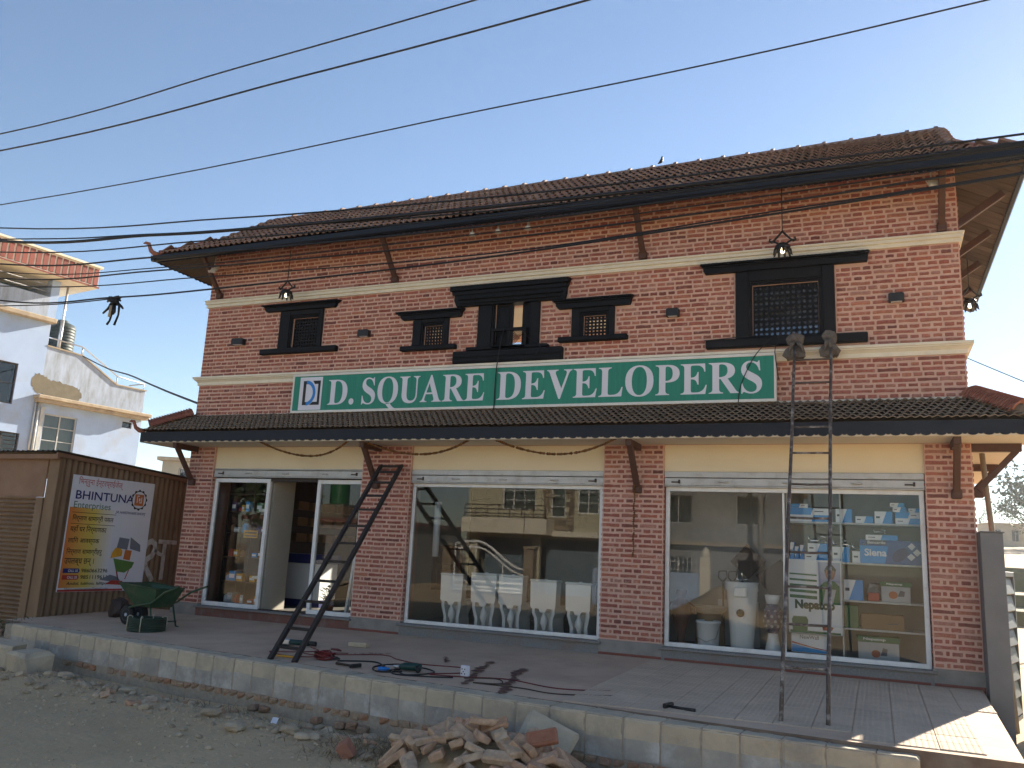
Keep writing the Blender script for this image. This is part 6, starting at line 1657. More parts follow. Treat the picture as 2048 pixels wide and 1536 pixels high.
# ------------------------------------------------------------------ toilets in the middle window
def toilet(label,x,y,rz,w,h,style):
    t=thing('toilet',label,'toilet',(x,y,FZ),rz=rz,group='white toilets in the middle window')
    b=MB(); zt0=h*.46; zt1=h-.035
    # cistern, slightly tapered, with rounded lower corners
    pts=[(-w/2+.0,zt1),(w/2,zt1),(w/2*.95,zt0+.03),(w/2*.90,zt0),(w*.16,zt0),(w*.10,zt0-.05),(-w*.10,zt0-.05),(-w*.16,zt0),(-w/2*.90,zt0),(-w/2*.95,zt0+.03)]
    b.extr(pts,lambda u,v,yy:(u,yy,v),0,.18); b.build('cistern',M['white'],t,fixn=True)
    b=MB(); b.box(-w/2-.012,w/2+.012,-.012,.192,zt1+.001,h,c=.014); b.lathe([(.028,0),(.028,.006),(0,.008)],12,(0,.09,h)); b.build('lid',M['white'],t)
    # side skirts of the bowl seen from behind
    for s in (-1,1):
        b=MB(); prof=[(.42,zt0+.02),(.44,zt0-.06),(.40 if style else .36,zt0*.62),(.34,zt0*.35),(.36,0)]
        vs=[]; 
        for (k,zz) in prof:
            for (dx,yy) in ((0,.02),(-.05,.02),(-.05,.44),(0,.44)): vs.append((s*(k*w+ .0+dx*(.9)),yy+(.05*(1-zz/zt0)),zz))
        fs=[]
        for i in range(len(prof)-1):
            for k in range(4): fs.append((i*4+k,i*4+(k+1)%4,(i+1)*4+(k+1)%4,(i+1)*4+k))
        fs+=[(0,1,2,3),(16,17,18,19)]; b.add(vs,fs,0,False); b.build('side_skirt',M['white'],t,fixn=True)
    b=MB(); b.tube([(0,.06,zt0-.02),(0,.055,zt0*.80),(0,.07,zt0*.62),(0,.06,zt0*.42),(0,.08,zt0*.2),(0,.08,.0)],[.022,.018,.050,.058,.030,.032],10); b.build('trap',M['white'],t)
    b=MB(); b.lathe([(.10,.0),(.11,.05),(.13,.15),(.18,zt0*.85),(.19,zt0),(.15,zt0+.005),(.10,zt0*.7),(0,zt0*.6)],18,(0,.42,0),sy=1.25); b.build('bowl',M['white'],t)
    b=MB(); b.box(-.17,.17,.24,.62,zt0+.012,zt0+.04,c=.02); b.build('seat',M['white'],t)
for a in (('leftmost white toilet in the middle window, seen from behind',-5.80,.44,.10,.35,.75,1),('second white toilet from the left in the middle window',-5.27,.42,.04,.40,.78,1),('third white toilet from the left, in the centre of the window',-4.85,.44,.0,.38,.775,0),('fourth white toilet from the left, with rounded lid',-4.33,.40,-.03,.40,.74,0),('rightmost white toilet in the middle window',-3.82,.42,-.05,.38,.73,1)): toilet(*a)
# other things inside the middle shop
b=MB(); b.cyl((0,0,0),(0,0,.80),.055,16); b.cyl((0,0,.80),(0,0,.83),.06,16); b.build('white_pipe',M['white'],label='thick white plastic pipe hanging upright at the left of the middle window',cat='pipe',loc=(-6.22,.65,1.12))
t=thing('carved_door','brown wooden door leaf standing inside the middle window left','door'); M['door']=mat('varnished brown door',(.13,.055,.025),(.09,.04,.02),rough=.35,scale=5,bump=.1,stretch=(1,1,.2))
b=MB(); b.box(-6.56,-6.04,1.2,1.24,.60,1.30,c=.006); b.build('leaf',M['door'],t)
for zz in (.68,1.0): b=MB(); b.box(-6.46,-6.14,1.185,1.199,zz,zz+.24,c=.01); b.build('raised_panel',M['door'],t)

# ------------------------------------------------------------------ left shop: cabinet, goods, counter
M['cab']=mat('brown cabinet wood',(.055,.032,.024),(.04,.025,.02),rough=.5,scale=6,bump=.05)
cb_=thing('goods_cabinet','dark brown shelf cabinet of small goods behind the left glass panel','cabinet')
b=MB(); b.box(-10.15,-9.10,.80,.82,FZ,2.3); b.build('back_panel',M['cab'],cb_)
for x in (-10.15,-9.62,-9.12): b=MB(); b.box(x,x+.025,.42,.80,FZ,2.3,c=.002); b.build('upright',M['cab'],cb_)
ZS=(.20,.55,.95,1.35,1.70,2.0)
for z in ZS:
    for xa,xb in ((-10.124,-9.621),(-9.594,-9.121)): b=MB(); b.box(xa,xb,.42,.80,z-.02,z,c=.002); b.build('shelf_board',M['cab'],cb_)
q=random.Random(60); GC=[('boxpale','pale'),('pyel','yellow'),('pred','red'),('boxblue','blue'),('boxwhite','white'),('pnavy','navy'),('boxgreen','green'),('card','brown')]
ROW=['on the bottom cabinet shelf','on the second cabinet shelf','on the third cabinet shelf','on the fourth cabinet shelf','on the fifth cabinet shelf','on the top cabinet shelf']
for zi,z in enumerate(ZS[:-1]):
    for side,(xa,xb) in (('left',(-10.10,-9.64)),('right',(-9.57,-9.14))):
        x=xa; k=0
        while x<xb-.08 and k<4:
            w=q.uniform(.07,.15); w=min(w,xb-x); h=q.uniform(.06,.17); cn,cw=GC[q.randrange(8)]
            b=MB()
            if q.random()<.35: b.lathe([(w*.42,0),(w*.45,.01),(w*.45,h*.8),(w*.3,h*.88),(w*.3,h),(0,h)],12,(x+w/2,.52,z+.0005))
            else:
                b.box(x,x+w*.92,.46,.62,z+.0005,z+h,c=.006); b.quad((x+.01,.4585,z+h*.3),(x+w*.8,.4585,z+h*.3),(x+w*.8,.4585,z+h*.7),(x+.01,.4585,z+h*.7),1)
            b.build('packet',[M[cn],M['boxwhite' if cn!='boxwhite' else 'boxblue']],label=f'small {cw} packet {ROW[zi]}, {side} half, behind the left glass',cat='packet',group=f'{cw} packets {ROW[zi]} {side}')
            x+=w+.012; k+=1
t=thing('yellow_label','yellow notice label stuck inside the left glass panel','label'); b=MB(); b.box(-9.48,-9.20,.108,.111,1.265,1.385); b.build('card',M['pyel'],t)
for zz in (1.285,1.335): flat('print_line',[(-9.46,zz),(-9.22,zz),(-9.22,zz+.022),(-9.46,zz+.022)],M['prtgrey'],t,lambda u,v:(u,.1065,v))
for z,lab in ((1.60,'row of white pipe ends on the upper cabinet shelf'),(.50,'row of white pipe ends on the lower cabinet shelf')):
    t=thing('pipe_bundle',lab,'pipes')
    for k in range(5):
        b=MB(); cx=-9.47+.052*k; Q=Matrix.Translation((cx,.43,z+.13))@Matrix.Rotation(R(90),4,'X'); b.lathe([(.016,0),(.024,0),(.024,-.3),(.016,-.3)],12,M=Q); b.build('pipe',M['white'],t)
ct=thing('shop_counter','white shop counter with navy top and base inside the doorway','counter')
b=MB(); b.box(-10.40,-8.9,1.5,2.0,FZ+.12,.88,c=.004); b.build('front',M['boxwhite'],ct); b=MB(); b.box(-10.42,-8.87,1.45,2.05,.881,1.04,c=.01); b.build('top',M['pnavy'],ct); b=MB(); b.box(-10.40,-8.9,1.53,1.97,FZ,FZ+.119); b.build('base',M['pnavy'],ct)
rk=thing('rear_shelving','dark shelves of cartons at the back of the left shop','shelf')
b=MB(); b.box(-10.47,-10.2,2.1,4.7,FZ,2.7); b.build('carcass',M['dark'],rk)
for z in (1.25,1.55,1.85):
    for i in range(5):
        b=MB(); b.box(-10.199,-10.10,2.3+.42*i,2.62+.42*i,z,z+.16,c=.005); b.build('carton',M['card'],rk)
fp=thing('pot_plant','small potted plant standing inside the right glass panel of the doorway','plant',(-7.92,.42,FZ)); b=MB(); b.lathe([(.05,0),(.075,.12),(.08,.12),(.08,.14),(.065,.14),(0,.12)],14); b.build('pot',M['redbrick'],fp)
b=MB(); q=random.Random(6)
for k in range(16):
    a=q.uniform(0,6.28); h=q.uniform(.2,.42); r=q.uniform(.04,.12); p=Vector((r*math.cos(a),r*math.sin(a),h)); d=Vector((math.cos(a),math.sin(a),.4)).normalized(); e=d.cross(Vector((0,0,1))).normalized()
    b.add([p,p+d*.05+e*.03,p+d*.11,p+d*.05-e*.03],[(0,1,2,3)]); b.tube([(0,0,.12),p*.6+Vector((0,0,.04)),p],.004,4)
b.build('foliage',M['leaf'],fp)
t=thing('spare_frames','white aluminium window frames stacked inside the right glass panel','frame')
for k,(x,y) in enumerate(((-7.68,.55),(-7.60,.62),(-7.42,.70))):
    b=MB(); b.bar((x,y,FZ),(x+.03,y+.12,1.2-.12*k),.045,.05); b.build('frame_bar',M['alu'],t)
b=MB(); b.bar((-7.70,.67,1.2),(-7.3,.72,1.18),.045,.05); b.build('frame_bar',M['alu'],t)
M['mesh']=mat('perforated white sheet',(.5,.5,.48),rough=.6,bump=0)
t=thing('perforated_sheet','pale perforated sheet leaning inside the right glass panel','sheet'); 
for k in range(14):
    b=MB(); b.box(-7.36+.008*k,-7.355+.008*k,.50,.505,FZ,1.1); b.build('strip',M['mesh'],t)

# ------------------------------------------------------------------ gate at the right
M['gate']=mat('grey gate paint',(.16,.165,.175),(.13,.135,.145),rough=.5,scale=4,bump=.06,spot=(.16,.15,.14),spot_amt=.4,spot_scale=5)
gt=thing('gate_post','tall grey metal gate post standing against the brick corner','gate post',(0,0,0))
b=MB(); b.box(1.064,1.285,-.32,.10,-.56,1.70,c=.004); b.build('post',M['gate'],gt); b=MB(); b.box(1.064,1.30,-.335,.115,1.701,1.715,c=.003); b.build('cap',M['gate'],gt)
gl=thing('gate_leaf','open grey panelled metal gate leaf at the right edge','gate',(1.37,1.0,-.1),rz=R(75))
b=MB(); b.box(0,.05,-.025,.025,-.42,1.40,c=.004); b.box(.95,1.0,-.025,.025,-.42,1.40,c=.004); b.box(.05,.95,-.023,.023,1.34,1.40,c=.004); b.box(.05,.95,-.023,.023,-.42,-.36,c=.004); b.build('gate_frame',M['gate'],gl)
for k in range(8):
    z0=-.345+.209*k; b=MB(); b.box(.055,.945,-.014,.014,z0,z0+.195,c=.012); b.v=[(p[0],p[1]+(.02 if p[2]>z0+.15 else (-.016 if p[2]<z0+.03 else 0)),p[2]) for p in b.v]; b.build('panel',M['gate'],gl)
for z in (-.1,.55,1.15):
    b=MB(); b.cyl((-.012,0,z-.05),(-.012,0,z+.05),.017,8); b.build('hinge',M['gate'],gl)
M['bamboopole']=mat('pale pole',(.30,.26,.20),(.22,.19,.15),rough=.7,bump=.1,scale=5)
b=MB(); b.tube([(1.27,1.0,2.75),(1.29,.9,2.2),(1.33,.85,1.5),(1.42,.7,-.55)],.032,8); b.build('leaning_pole',M['bamboopole'],label='pale leaning pole behind the gate post under the canopy',cat='pole')
M['tankgreen']=mat('green water tank plastic',(.02,.13,.05),(.016,.10,.04),rough=.45,bump=0)
t=thing('green_tank','green ribbed plastic drum behind the open gate leaf','tank',(2.25,1.35,-.55)); b=MB(); prof=[(.40,0)]
for k in range(8): prof+=[(.42,.04+.13*k),(.42,.13+.13*k),(.405,.15+.13*k)]
prof+=[(.38,1.12),(.18,1.2),(.18,1.25),(0,1.25)]
b.lathe(prof,26); b.build('drum',M['tankgreen'],t)
t=thing('fence_rail','low grey pipe rail on the field behind the gate','fence',(0,0,0))
for k in range(7):
    x=3.0+k*.9; y=11+k*.3; z=ground_z(x,y); b=MB(); b.cyl((x,y,z-.1),(x,y,z+1.0),.03,6); b.build('post',M['gate'],t)
for h in (.5,.95):
    b=MB(); b.tube([(3.0+k*.9,11+k*.3,ground_z(3.0+k*.9,11+k*.3)+h) for k in range(7)],.022,6); b.build('rail',M['gate'],t)

# ------------------------------------------------------------------ pale house on the left
M['lav']=mat('pale lavender plaster',(.38,.49,.68),(.33,.43,.61),rough=.85,scale=1.2,detail=8,bump=.1,spot=(.33,.34,.36),spot_amt=.6,spot_scale=.8)
M['lavpar']=mat('stained parapet plaster',(.42,.49,.61),(.29,.325,.37),rough=.9,scale=1.6,detail=8,bump=.15,stretch=(3,3,.8),spot=(.22,.21,.19),spot_amt=.5,spot_scale=1.2)
M['ledge']=mat('beige ledge',(.46,.38,.27),(.32,.25,.18),rough=.9,scale=3,bump=.2); M['bare']=mat('bare cement patch',(.21,.18,.13),(.16,.14,.10),rough=.97,scale=4,bump=.4)
M['redstrip']=mat('red fascia tile',(.26,.065,.04),(.21,.055,.035),rough=.6,scale=3,bump=.05,vary=.12); M['wframe']=mat('dark window frame',(.05,.04,.038),rough=.5,bump=0); M['lightframe']=mat('pale window frame',(.5,.5,.48),rough=.5,bump=0)
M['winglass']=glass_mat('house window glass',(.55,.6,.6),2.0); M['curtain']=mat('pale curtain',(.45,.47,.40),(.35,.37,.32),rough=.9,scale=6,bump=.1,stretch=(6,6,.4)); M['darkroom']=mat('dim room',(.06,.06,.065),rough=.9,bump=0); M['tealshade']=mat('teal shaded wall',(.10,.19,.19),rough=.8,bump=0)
LH=thing('pale_house','tall pale lavender house with red striped roof fascia at the left','house',(-29.633,11.698,0),rz=R(81))
wins=[(-.12,1.22,4.17,5.72),(-2.7,-1.40,5.85,7.42),(-2.2,-.93,3.9,4.80),(3.18,3.62,5.66,5.92)]
b=MB()
for (a,c,d,e) in split_rects(-7,4.05,-1,6.2,wins): b.box(a,c,0,.25,d,e)
for (a,c,d,e) in split_rects(-7,-.43,6.2,9.3,wins): b.box(a,c,0,.25,d,e)
b.box(3.8,4.05,.251,9,-1,6.2); b.box(-7,-6.8,.251,9,-1,11); b.box(-6.8,3.8,8.8,9,-1,6.2); b.box(-.68,-.43,.251,9,6.2,9.3)
b.build('wall',M['lav'],LH)
b=MB(); b.extr([(-.43,6.2),(4.05,6.2),(4.05,7.38),(2.65,7.38),(1.02,8.27),(-.43,8.34)],lambda u,v,w_:(u,w_,v),.02,.20); b.build('parapet',M['lavpar'],LH,fixn=True)
b=MB(); b.box(-.66,4.25,-.42,.10,6.22,6.36,c=.02); b.box(-.60,4.18,-.34,.10,6.10,6.219,c=.01); b.box(-7,-.37,-.30,.10,9.24,9.42,c=.02); b.build('ledge',M['ledge'],LH)
b=MB(); b.extr([(-.43,8.341),(1.03,8.271),(2.66,7.381),(4.10,7.381),(4.10,7.43),(2.68,7.43),(1.05,8.32),(-.43,8.39)],lambda u,v,w_:(u,w_,v),-.02,.24); b.build('coping',M['ledge'],LH,fixn=True)
b=MB(); b.box(-.4,4.0,.3,8.7,6.2,6.3); b.box(-6.8,-.7,.3,8.7,9.3,9.4); b.box(-6.8,3.8,.26,8.8,3.3,3.5); b.build('floor',M['ledge'],LH)
pts0=[(-.72,7.15),(-.55,7.22),(-.42,7.12),(-.2,7.10),(.1,7.05),(.5,7.0),(.95,6.95),(1.15,6.85),(1.25,6.65),(1.18,6.40),(.6,6.38),(0,6.40),(-.5,6.42),(-.75,6.55),(-.80,6.8)]
pts=[]
for i,(u,v) in enumerate(pts0):
    u2,v2=pts0[(i+1)%len(pts0)]
    for t_ in (0,.25,.5,.75): pts.append((u+(u2-u)*t_+rnd.uniform(-.05,.05),v+(v2-v)*t_+rnd.uniform(-.05,.05)))
b=MB(); b.extr([(u+rnd.uniform(-.03,.03),v+rnd.uniform(-.03,.03)) for u,v in pts],lambda u,v,w_:(u,w_,v),-.004,.03); b.build('bare_patch',M['bare'],LH,fixn=True)
def hwin(parent,x0,x1,z0,z1,nx,fm,back,bars=0,y=.06,arch=False):
    o=part_empty('window',parent); b=MB(); w=.05
    b.box(x0,x1,y,y+.07,z0,z0+w); b.box(x0,x1,y,y+.07,z1-w,z1); b.box(x0,x0+w,y+.001,y+.069,z0+w,z1-w); b.box(x1-w,x1,y+.001,y+.069,z0+w,z1-w)
    for i in range(1,nx): xx_=x0+(x1-x0)*i/nx; b.box(xx_-w/2,xx_+w/2,y+.001,y+.069,z0+w,z1-w)
    for k in range(bars): zz=z0+(z1-z0)*(k+1)/(bars+1); b.box(x0+w,x1-w,y+.01,y+.06,zz-.015,zz+.015)
    b.build('frame',fm,o)
    b=MB(); b.quad((x0+w,y+.04,z0+w),(x1-w,y+.04,z0+w),(x1-w,y+.04,z1-w),(x0+w,y+.04,z1-w)); b.build('pane',M['winglass'],o)
    b=MB(); b.quad((x0,y+.30,z0),(x1,y+.30,z0),(x1,y+.30,z1),(x0,y+.30,z1)); b.build('curtain',back,o)  # curtain sheet; in the dim room material its colour stands for interior shade
    return o
hwin(LH,*wins[0],2,M['lightframe'],M['curtain'],2); hwin(LH,*wins[1],2,M['wframe'],M['darkroom'],1); hwin(LH,*wins[2],2,M['wframe'],M['darkroom'],5); hwin(LH,*wins[3],1,M['wframe'],M['darkroom'],0)
b=MB(); b.box(-.30,-.16,-.03,.0,3.6,5.95); b.cyl((-.42,-.06,3.5),(-.42,-.06,6.1),.05,8); b.cyl((-.55,-.05,3.5),(-.55,-.05,6.1),.035,8); b.build('downpipe',M['lightframe'],LH)
# top storey with porch
b=MB(); b.box(-7,-.62,.02,.22,9.42,10.30); b.build('porch_parapet',M['lavpar'],LH); b=MB(); b.box(-.61,-.28,.05,.40,9.42,11.02); b.box(-.27,.02,.9,3.0,9.42,11.02); b.build('porch_pillar',M['lav'],LH); b=MB(); b.box(-7,-.3,2.4,2.6,9.42,11.02); b.build('porch_wall',M['tealshade'],LH)
for z in (10.5,10.78): b=MB(); b.cyl((-7,.10,z),(-.6,.10,z),.022,6); b.build('porch_rail',M['steel'],LH)
b=MB(); b.box(-7,.92,-.55,7,11.03,11.12); b.box(-7,.90,-.53,6.9,11.12,11.88); b.build('roof_slab',M['cornice'],LH)
b=MB(); b.box(-7.1,1.0,-.62,7.1,11.885,11.97); b.build('roof_edge',M['cornice'],LH)
b=MB(); b.box(-7,.95,-.57,-.531,11.04,11.10); b.build('fascia_base',M['redstrip'],LH)
x=.88; sm_=MB(); sm_.box(-.095,.095,-.03,0,0,.68,c=.006); sm_=sm_.mesh('fascia_tile',M['redstrip'])
while x>-4.2: link('fascia_tile',sm_,LH,loc=(x-.10,-.532,11.14)); x-=.262
for y in (-.3,.05,.4,.75): link('fascia_tile',sm_,LH,loc=(.935,y,11.14),rot=(0,0,R(90)))
# rails
b=MB(); P=[(-.4,.10,8.72),(1.05,.10,8.66),(2.72,.10,7.78),(4.0,.10,7.70),(4.02,1.2,7.70)]
b.tube(P,.028,6); 
for (s_,z0_,z1_) in ((-.4,8.3,8.72),(1.05,8.25,8.66),(2.72,7.4,7.78),(4.0,7.38,7.70)): b.cyl((s_,.10,z0_),(s_,.10,z1_),.024,6)
b.build('steel_rail',M['steel'],LH)
b=MB(); b.cyl((.19,.35,8.2),(.19,.35,11.1),.045,8); b.cyl((.19,.35,8.2),(.19,.35,9.6),.07,8); b.build('steel_post',M['steel'],LH)
M['tank']=mat('black water tank plastic',(.03,.045,.045),(.022,.034,.034),rough=.55,bump=0)
t=thing('water_tank','black ribbed rooftop water tank on the pale house terrace','tank',tuple(LH.matrix_basis@Vector((.62,1.1,8.35))) )
b=MB(); prof=[(.50,0)]
for k in range(9): prof+=[(.53,.03+.125*k),(.53,.10+.125*k),(.505,.125+.125*k)]
prof+=[(.46,1.24),(.2,1.36),(.2,1.42),(0,1.42)]
b.lathe(prof,24); b.build('drum',M['tank'],t); b=MB(); b.box(-.55,.55,-.5,.5,-2.1,-.001); b.build('stand',M['bare'],t)

# ------------------------------------------------------------------ far houses at the left gap
def far_house(name,label,x,y,w,d,h,rz,m,nwin=2,nst=2,roofm=None,z0=None,slab=True):
    z0=ground_z(x,y)-.5 if z0 is None else z0
    o=thing(name,label,'house',(x,y,z0),rz=R(rz)); 
    hs=[]
    st=h/nst
    for k in range(nst):
        for i in range(nwin):
            cx=-w/2+w*(i+.5)/nwin; hs.append((cx-w/nwin*.2,cx+w/nwin*.2,k*st+st*.32,k*st+st*.78))
    b=MB()
    for (a,c,e,f) in split_rects(-w/2,w/2,0,h,hs): b.box(a,c,0,.3,e,f)
    b.box(-w/2,-w/2+.3,.301,d,0,h); b.box(w/2-.3,w/2,.301,d,0,h); b.box(-w/2+.3,w/2-.3,d-.3,d,0,h); b.build('wall',m,o)
    for q_ in hs: hwin(o,*q_,2,M['lightframe'],M['darkroom'],0,y=.1)
    b=MB(); b.box(-w/2-.25,w/2+.25,-.35,d+.25,h,h+.22,c=.02); b.build('roof',roofm or M['ledge'],o)
    if slab:
        for k in range(1,nst): b=MB(); b.box(-w/2-.15,w/2+.15,-.45,0-.001,k*st-.08,k*st+.08,c=.01); b.build('storey_ledge',roofm or M['ledge'],o)
    return o
M['beige']=mat('beige plaster',(.42,.37,.28),(.36,.32,.24),rough=.9,scale=1.5,bump=.1); M['greyplaster']=mat('grey plaster',(.27,.265,.26),(.21,.205,.20),rough=.95,scale=1.2,detail=8,bump=.1); M['pinkish']=mat('pinkish plaster',(.36,.25,.21),rough=.9,bump=.1,scale=2)
far_house('beige_house','beige house corner peeping right of the pale lavender house',-37.5,30.0,7,8,5.7,25,M['beige'],2,3)
far_house('grey_house','low grey flat roofed house in the gap above the kiosk',-49,48,14,9,5.0,40,M['pinkish'],4,2)
far_house('narrow_house','narrow grey house just left of the brick corner',-33.5,39,7,8,6.6,35,M['greyplaster'],1,3)
t=thing('water_tank','small black tank on the far roof above the kiosk','tank',(-47.5,46.5,ground_z(-49,48)-.5+5.0+1.4)); b=MB(); b.lathe([(.6,0),(.62,.1),(.62,1.2),(.3,1.4),(0,1.45)],14); b.build('drum',M['tank'],t); b=MB(); b.box(-.6,.6,-.6,.6,-1.2,-.001); b.build('stand',M['bare'],t)
t=thing('street_lamp','thin street lamp post in the gap above the kiosk','street lamp',(-36.5,38.5,0)); b=MB(); b.cyl((0,0,-1),(0,0,7.4),.07,6); b.build('post',M['lightframe'],t); b=MB(); b.bar((0,0,7.4),(-1.0,-.5,7.35),.12,.08); b.build('arm',M['lightframe'],t)

# ------------------------------------------------------------------ distance at the right
M['bark']=mat('tree bark',(.10,.075,.055),(.07,.05,.04),rough=.95,scale=6,bump=.4)
M['tleaf']=mat('tree leaf',(.055,.085,.03),(.035,.06,.022),rough=.6,scale=3,bump=0,vary=.35)
def tree(name,label,x,y,h,cr,seed,leaves=2600,shape=1.0):
    q=random.Random(seed); z0=ground_z(x,y)-.2; t=thing(name,label,'tree',(x,y,z0),group='trees in the hazy distance'); b=MB()
    tips=[]
    b.tube([(0,0,0),(.1,.05,h*.3),(0,.1,h*.62)],[cr*.09,cr*.07,cr*.03],7)
    for k in range(11):
        a=q.uniform(0,6.28); z=h*q.uniform(.28,.62); r=cr*q.uniform(.45,.95); e=Vector((r*math.cos(a),r*math.sin(a),min(h*.97,z+h*q.uniform(.10,.36))))
        b.tube([(0,.05,z),tuple(e*.5+Vector((0,0,z*.5))),tuple(e)],[cr*.035,cr*.022,cr*.008],5); tips.append(e)
    tips.append(Vector((0,0,h*.9)))
    b.build('trunk',M['bark'],t); c=MB()
    for k in range(leaves):
        e=q.choice(tips); p=e+Vector((q.gauss(0,1),q.gauss(0,1),q.gauss(0,.8)*shape))*cr*.24
        if p.z<h*.22: continue
        s=cr*q.uniform(.035,.075); d=Vector((q.uniform(-1,1),q.uniform(-1,1),q.uniform(-1,1))).normalized(); f=d.cross(Vector((q.uniform(-1,1),q.uniform(-1,1),q.uniform(-1,1)))).normalized()
        c.add([p-d*s,p+f*s*.5,p+d*s,p-f*s*.5],[(0,1,2,3)])
    c.build('crown',M['tleaf'],t)
tree('broadleaf_tree','big hazy tree mass at the right edge behind the field',28,150,14,8,1,3600); tree('broadleaf_tree','second hazy tree beside the far pale house',24,158,9,4,2,2400); tree('broadleaf_tree','large far tree mostly outside the right edge',40,140,16,9,3,3000); tree('poplar_tree','slim hazy tree seen between brick corner and pole',19.6,185,9,1.6,4,1500,2.4)
far_house('field_house','pale hazy house with flat roof beyond the field at right',22.6,172,6,7,4.6,10,M['beige'],2,1)
b=MB(); xs_=[-20+4*i for i in range(31)]
for i in range(30):
    xa,xb=xs_[i],xs_[i+1]; 
    def rp(x,o): y=116+o+.06*(x); return (x,y,ground_z(x,y)+.05)
    b.quad(rp(xa,0),rp(xb,0),rp(xb,4),rp(xa,4))
M['roadpale']=mat('pale dusty road',(.50,.46,.40),rough=.95,bump=0); b.build('far_road',M['roadpale'],kind='structure')
M['grass']=mat('dry field grass',(.13,.13,.06),(.20,.16,.08),rough=.95,scale=.4,bump=.3)
b=MB()
for k in range(5):
    y0=26+9*k; pts=[]
    for i in range(26):
        x=-10+2.6*i; y=y0+1.2*math.sin(i*.7+k)
        pts.append((x,y,ground_z(x,y)-.1)); pts.append((x,y+.25,ground_z(x,y)+.55)); pts.append((x,y+7.2,ground_z(x,y+7.2)+.10))
    for i in range(25):
        b.add([pts[3*i],pts[3*i+3],pts[3*i+4],pts[3*i+1]],[(0,1,2,3)]); b.add([pts[3*i+1],pts[3*i+4],pts[3*i+5],pts[3*i+2]],[(0,1,2,3)])
b.build('field_terraces',M['grass'],kind='structure')

# ------------------------------------------------------------------ across the road (seen mirrored in the shop glass)
M['creamh']=mat('cream house paint',(.52,.48,.34),(.47,.43,.30),rough=.85,scale=1.5,bump=.05); M['stonecl']=ramp_mat('stone cladding',[(.26,.21,.15),(.34,.28,.20),(.20,.165,.125),(.30,.24,.16)],bscale=20,bump=.6,nscale=6); M['garage']=mat('garage shutter',(.14,.19,.22),(.11,.15,.18),rough=.5,scale=2,bump=.1)
OH=thing('cream_house','cream house with balcony and stone panel mirrored in the middle shop window','house',(-14.5,-26,-.6),rz=R(180))
def ox(x): return -(x+14.5)       # world x -> local x
hs=[(ox(-14.7),ox(-16.4),3.9,5.3),(ox(-11.1),ox(-12.6),3.8,5.3),(ox(-13.2),ox(-13.9),3.6,5.1)]
hs=[tuple(sorted(h[:2]))+h[2:] for h in hs]
dk_=[(ox(-10.4)+.3,ox(-14.4),0.05,2.6),(ox(-14.8),ox(-17.6),.05,2.6)]; dk_=[tuple(sorted(h[:2]))+h[2:] for h in dk_]
b=MB()
for (a,c,d,e) in split_rects(ox(-10.2),ox(-18.2),0,6.6,hs+dk_): b.box(a,c,0,.25,d,e)
b.box(ox(-10.2),ox(-10.2)+.25,.251,8,0,6.6); b.box(ox(-18.2)-.25,ox(-18.2),.251,8,0,6.6); b.box(ox(-10.2)+.26,ox(-18.2)-.26,7.7,8,0,6.6); b.build('wall',M['creamh'],OH)
b=MB(); b.box(ox(-9.9),ox(-18.5),-.5,8.3,6.61,6.9,c=.03); b.build('roof',M['ledge'],OH)
for h in hs: hwin(OH,*h,3 if h[1]-h[0]>1 else 1,M['alu'],M['curtain'],2)
b=MB(); b.box(ox(-13.7),ox(-18.0),-1.1,-.001,2.75,3.45,c=.02); b.box(ox(-10.3),ox(-13.69),-.35,-.001,2.70,2.95,c=.02); b.build('balcony',M['cornice'],OH)
rl=part_empty('balcony_railing',OH); b=MB()
for z in (3.65,3.85,4.05): b.cyl((ox(-13.8),-1.0,z),(ox(-17.9),-1.0,z),.025,6)
for k in range(8): xx_=ox(-13.8)+(ox(-17.9)-ox(-13.8))*k/7; b.cyl((xx_,-1.0,3.45),(xx_,-1.0,4.05),.025,6)
b.build('rail_bars',M['wframe'],rl)
q=random.Random(70); z=3.0
while z<6.4:
    x=ox(-12.75); hh=q.uniform(.14,.24)
    while x<ox(-14.3):
        w=min(q.uniform(.2,.5),ox(-14.3)-x)
        if not (hs[2][0]-.05<x+w/2<hs[2][1]+.05 and hs[2][2]<z+hh/2<hs[2][3]) and w>.08:
            b=MB(); b.box(x,x+w-.02,-.05,-.001,z,z+hh-.02,c=.012); b.build('stone',M['stonecl'],OH)
        x+=w
    z+=hh
for h in dk_: b=MB(); b.box(h[0],h[1],.9,1.0,0,2.6); b.build('garage_door',M['garage'],OH)
# gate across the road
gw=thing('white_gate','white curved iron gate mirrored in the middle shop window','gate',(-15.4,-22.5,-.55),rz=R(180)); b=MB()
def arcp(z0,z1,x0,x1,y=0): return [(x0+(x1-x0)*i/20,y,z0+(z1-z0)*(.5-.5*math.cos(math.pi*min(1,max(0,(i-6)/14)))) if i>6 else z0-.15*((6-i)/6)**2) for i in range(21)]
b.tube(arcp(2.25,1.15,1.6,-1.7),.06,6); b.tube(arcp(2.0,.92,1.6,-1.7),.05,6); b.tube([(1.6,0,.15),(1.6,0,2.1)],.035,6); b.tube([(-1.7,0,.15),(-1.7,0,1.15)],.035,6); b.tube([(.6,0,.15),(.6,0,2.25)],.035,6); b.tube([(-.7,0,.15),(-.7,0,1.4)],.03,6)
for z in (.18,.32,.55): b.tube([(1.6,0,z),(-1.7,0,z)],.05,6)
b.build('gate_bars',M['white'],gw)
for x in (-1.95,1.9): b=MB(); b.box(x-.22,x+.22,-.22,.22,0,2.0,c=.02); b.box(x-.28,x+.28,-.28,.28,2.001,2.12,c=.02); b.build('gate_pier',M['stonecl'],gw)
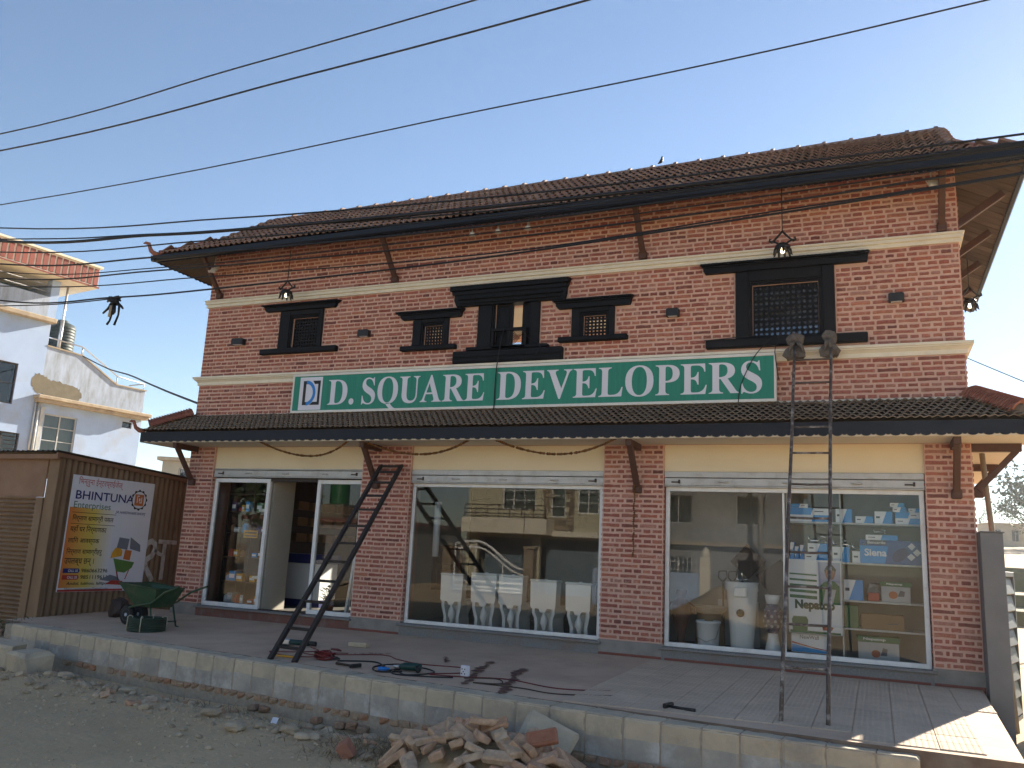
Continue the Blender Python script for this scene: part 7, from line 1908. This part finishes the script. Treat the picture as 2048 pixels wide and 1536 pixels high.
bw_=thing('boundary_wall','white boundary wall with spiked railing mirrored in the right window','wall',(-7.6,-21,-.55),rz=R(180)); b=MB(); b.box(-1.6,2.6,0,.2,0,1.4); b.build('wall',M['lav'],bw_); b=MB()
for k in range(26): x=-1.55+.16*k; b.cyl((x,.1,1.4),(x,.1,1.9),.012,5); b.cyl((x,.1,1.9),(x,.1,1.98),.018,5,r1=.001)
for z in (1.5,1.8): b.cyl((-1.6,.1,z),(2.6,.1,z),.012,5)
b.build('railing',M['alu'],bw_); b=MB(); b.box(-1.95,-1.55,-.1,.3,0,2.0,c=.02); b.lathe([(.12,2.0),(.18,2.15),(.1,2.3),(0,2.4)],10,(-1.75,.1,0)); b.build('pier',M['cornice'],bw_)
GH=far_house('concrete_house','grey concrete house mirrored in the right shop window',-6.4,-26,6.2,8,5.3,180,M['greyplaster'],2,2,z0=-.6)
tree('broadleaf_tree','unseen tree added to darken the reflection in the left glass panel',-33.5,-27,9,4.5,8,3000); tree('broadleaf_tree','second unseen tree added to darken the reflection in the left glass panel',-39,-25,9,4.5,9,3000)  # both trees stand out of view, added to darken the left pane's reflection
TH=far_house('terrace_house','low house with green roof tank mirrored in the door glass',-27,-26,9,8,3.0,180,M['greyplaster'],3,1,M['redstain'],z0=-.6)
t=thing('green_roof_tank','green roof tank mirrored in the glass beside the doorway','tank',(-26.8,-27.5,3.4)); b=MB(); b.lathe(prof,22); b.build('drum',M['tankgreen'],t); b=MB(); b.box(-.7,.7,-.6,.6,-.76,-.001); b.build('stand',M['bare'],t)
ph=thing('utility_pole','concrete utility pole mirrored in the right shop window','pole',(-4.2,-24,-.6)); b=MB(); b.cyl((0,0,0),(0,0,8),.13,8,r1=.09); b.build('shaft',M['cement'],ph); b=MB(); b.box(-.9,.9,-.05,.05,6.9,7.0); b.build('cross_arm',M['gate'],ph)
M['sand']=mat('yellow sand',(.42,.32,.19),(.35,.26,.15),rough=.98,scale=9,bump=.5,bscale=40)
b=MB(); n=26; vs=[]
for j in range(n+1):
    for i in range(n+1):
        u,v=-1+2*i/n,-1+2*j/n; r=math.hypot(u,v); vs.append((u*2.0,v*1.4,max(-.1,1.15*(1-r**.9)+.06*smooth_noise(u*4,v*4,2))))
b.add(vs,[(j*(n+1)+i,j*(n+1)+i+1,(j+1)*(n+1)+i+1,(j+1)*(n+1)+i) for j in range(n) for i in range(n)],0,True); b.build('sand_heap',M['sand'],label='yellow sand heap mirrored low in the right shop window',cat='sand',kind='stuff',loc=(-4.4,-15.5,-.52))

# ------------------------------------------------------------------ morning haze
hz=MB(); hz.box(-930,930,-530,1430,-2.2,34)
vm=bpy.data.materials.new('haze'); vm.use_nodes=True; nt_=vm.node_tree; nt_.nodes.clear()
vo=nt_.nodes.new('ShaderNodeOutputMaterial'); pv=nt_.nodes.new('ShaderNodeVolumePrincipled')
pv.inputs['Color'].default_value=(.93,.95,1.0,1); pv.inputs['Density'].default_value=.0005; pv.inputs['Anisotropy'].default_value=.2
nt_.links.new(pv.outputs[0],vo.inputs['Volume'])
hz.build('haze',vm,kind='stuff')
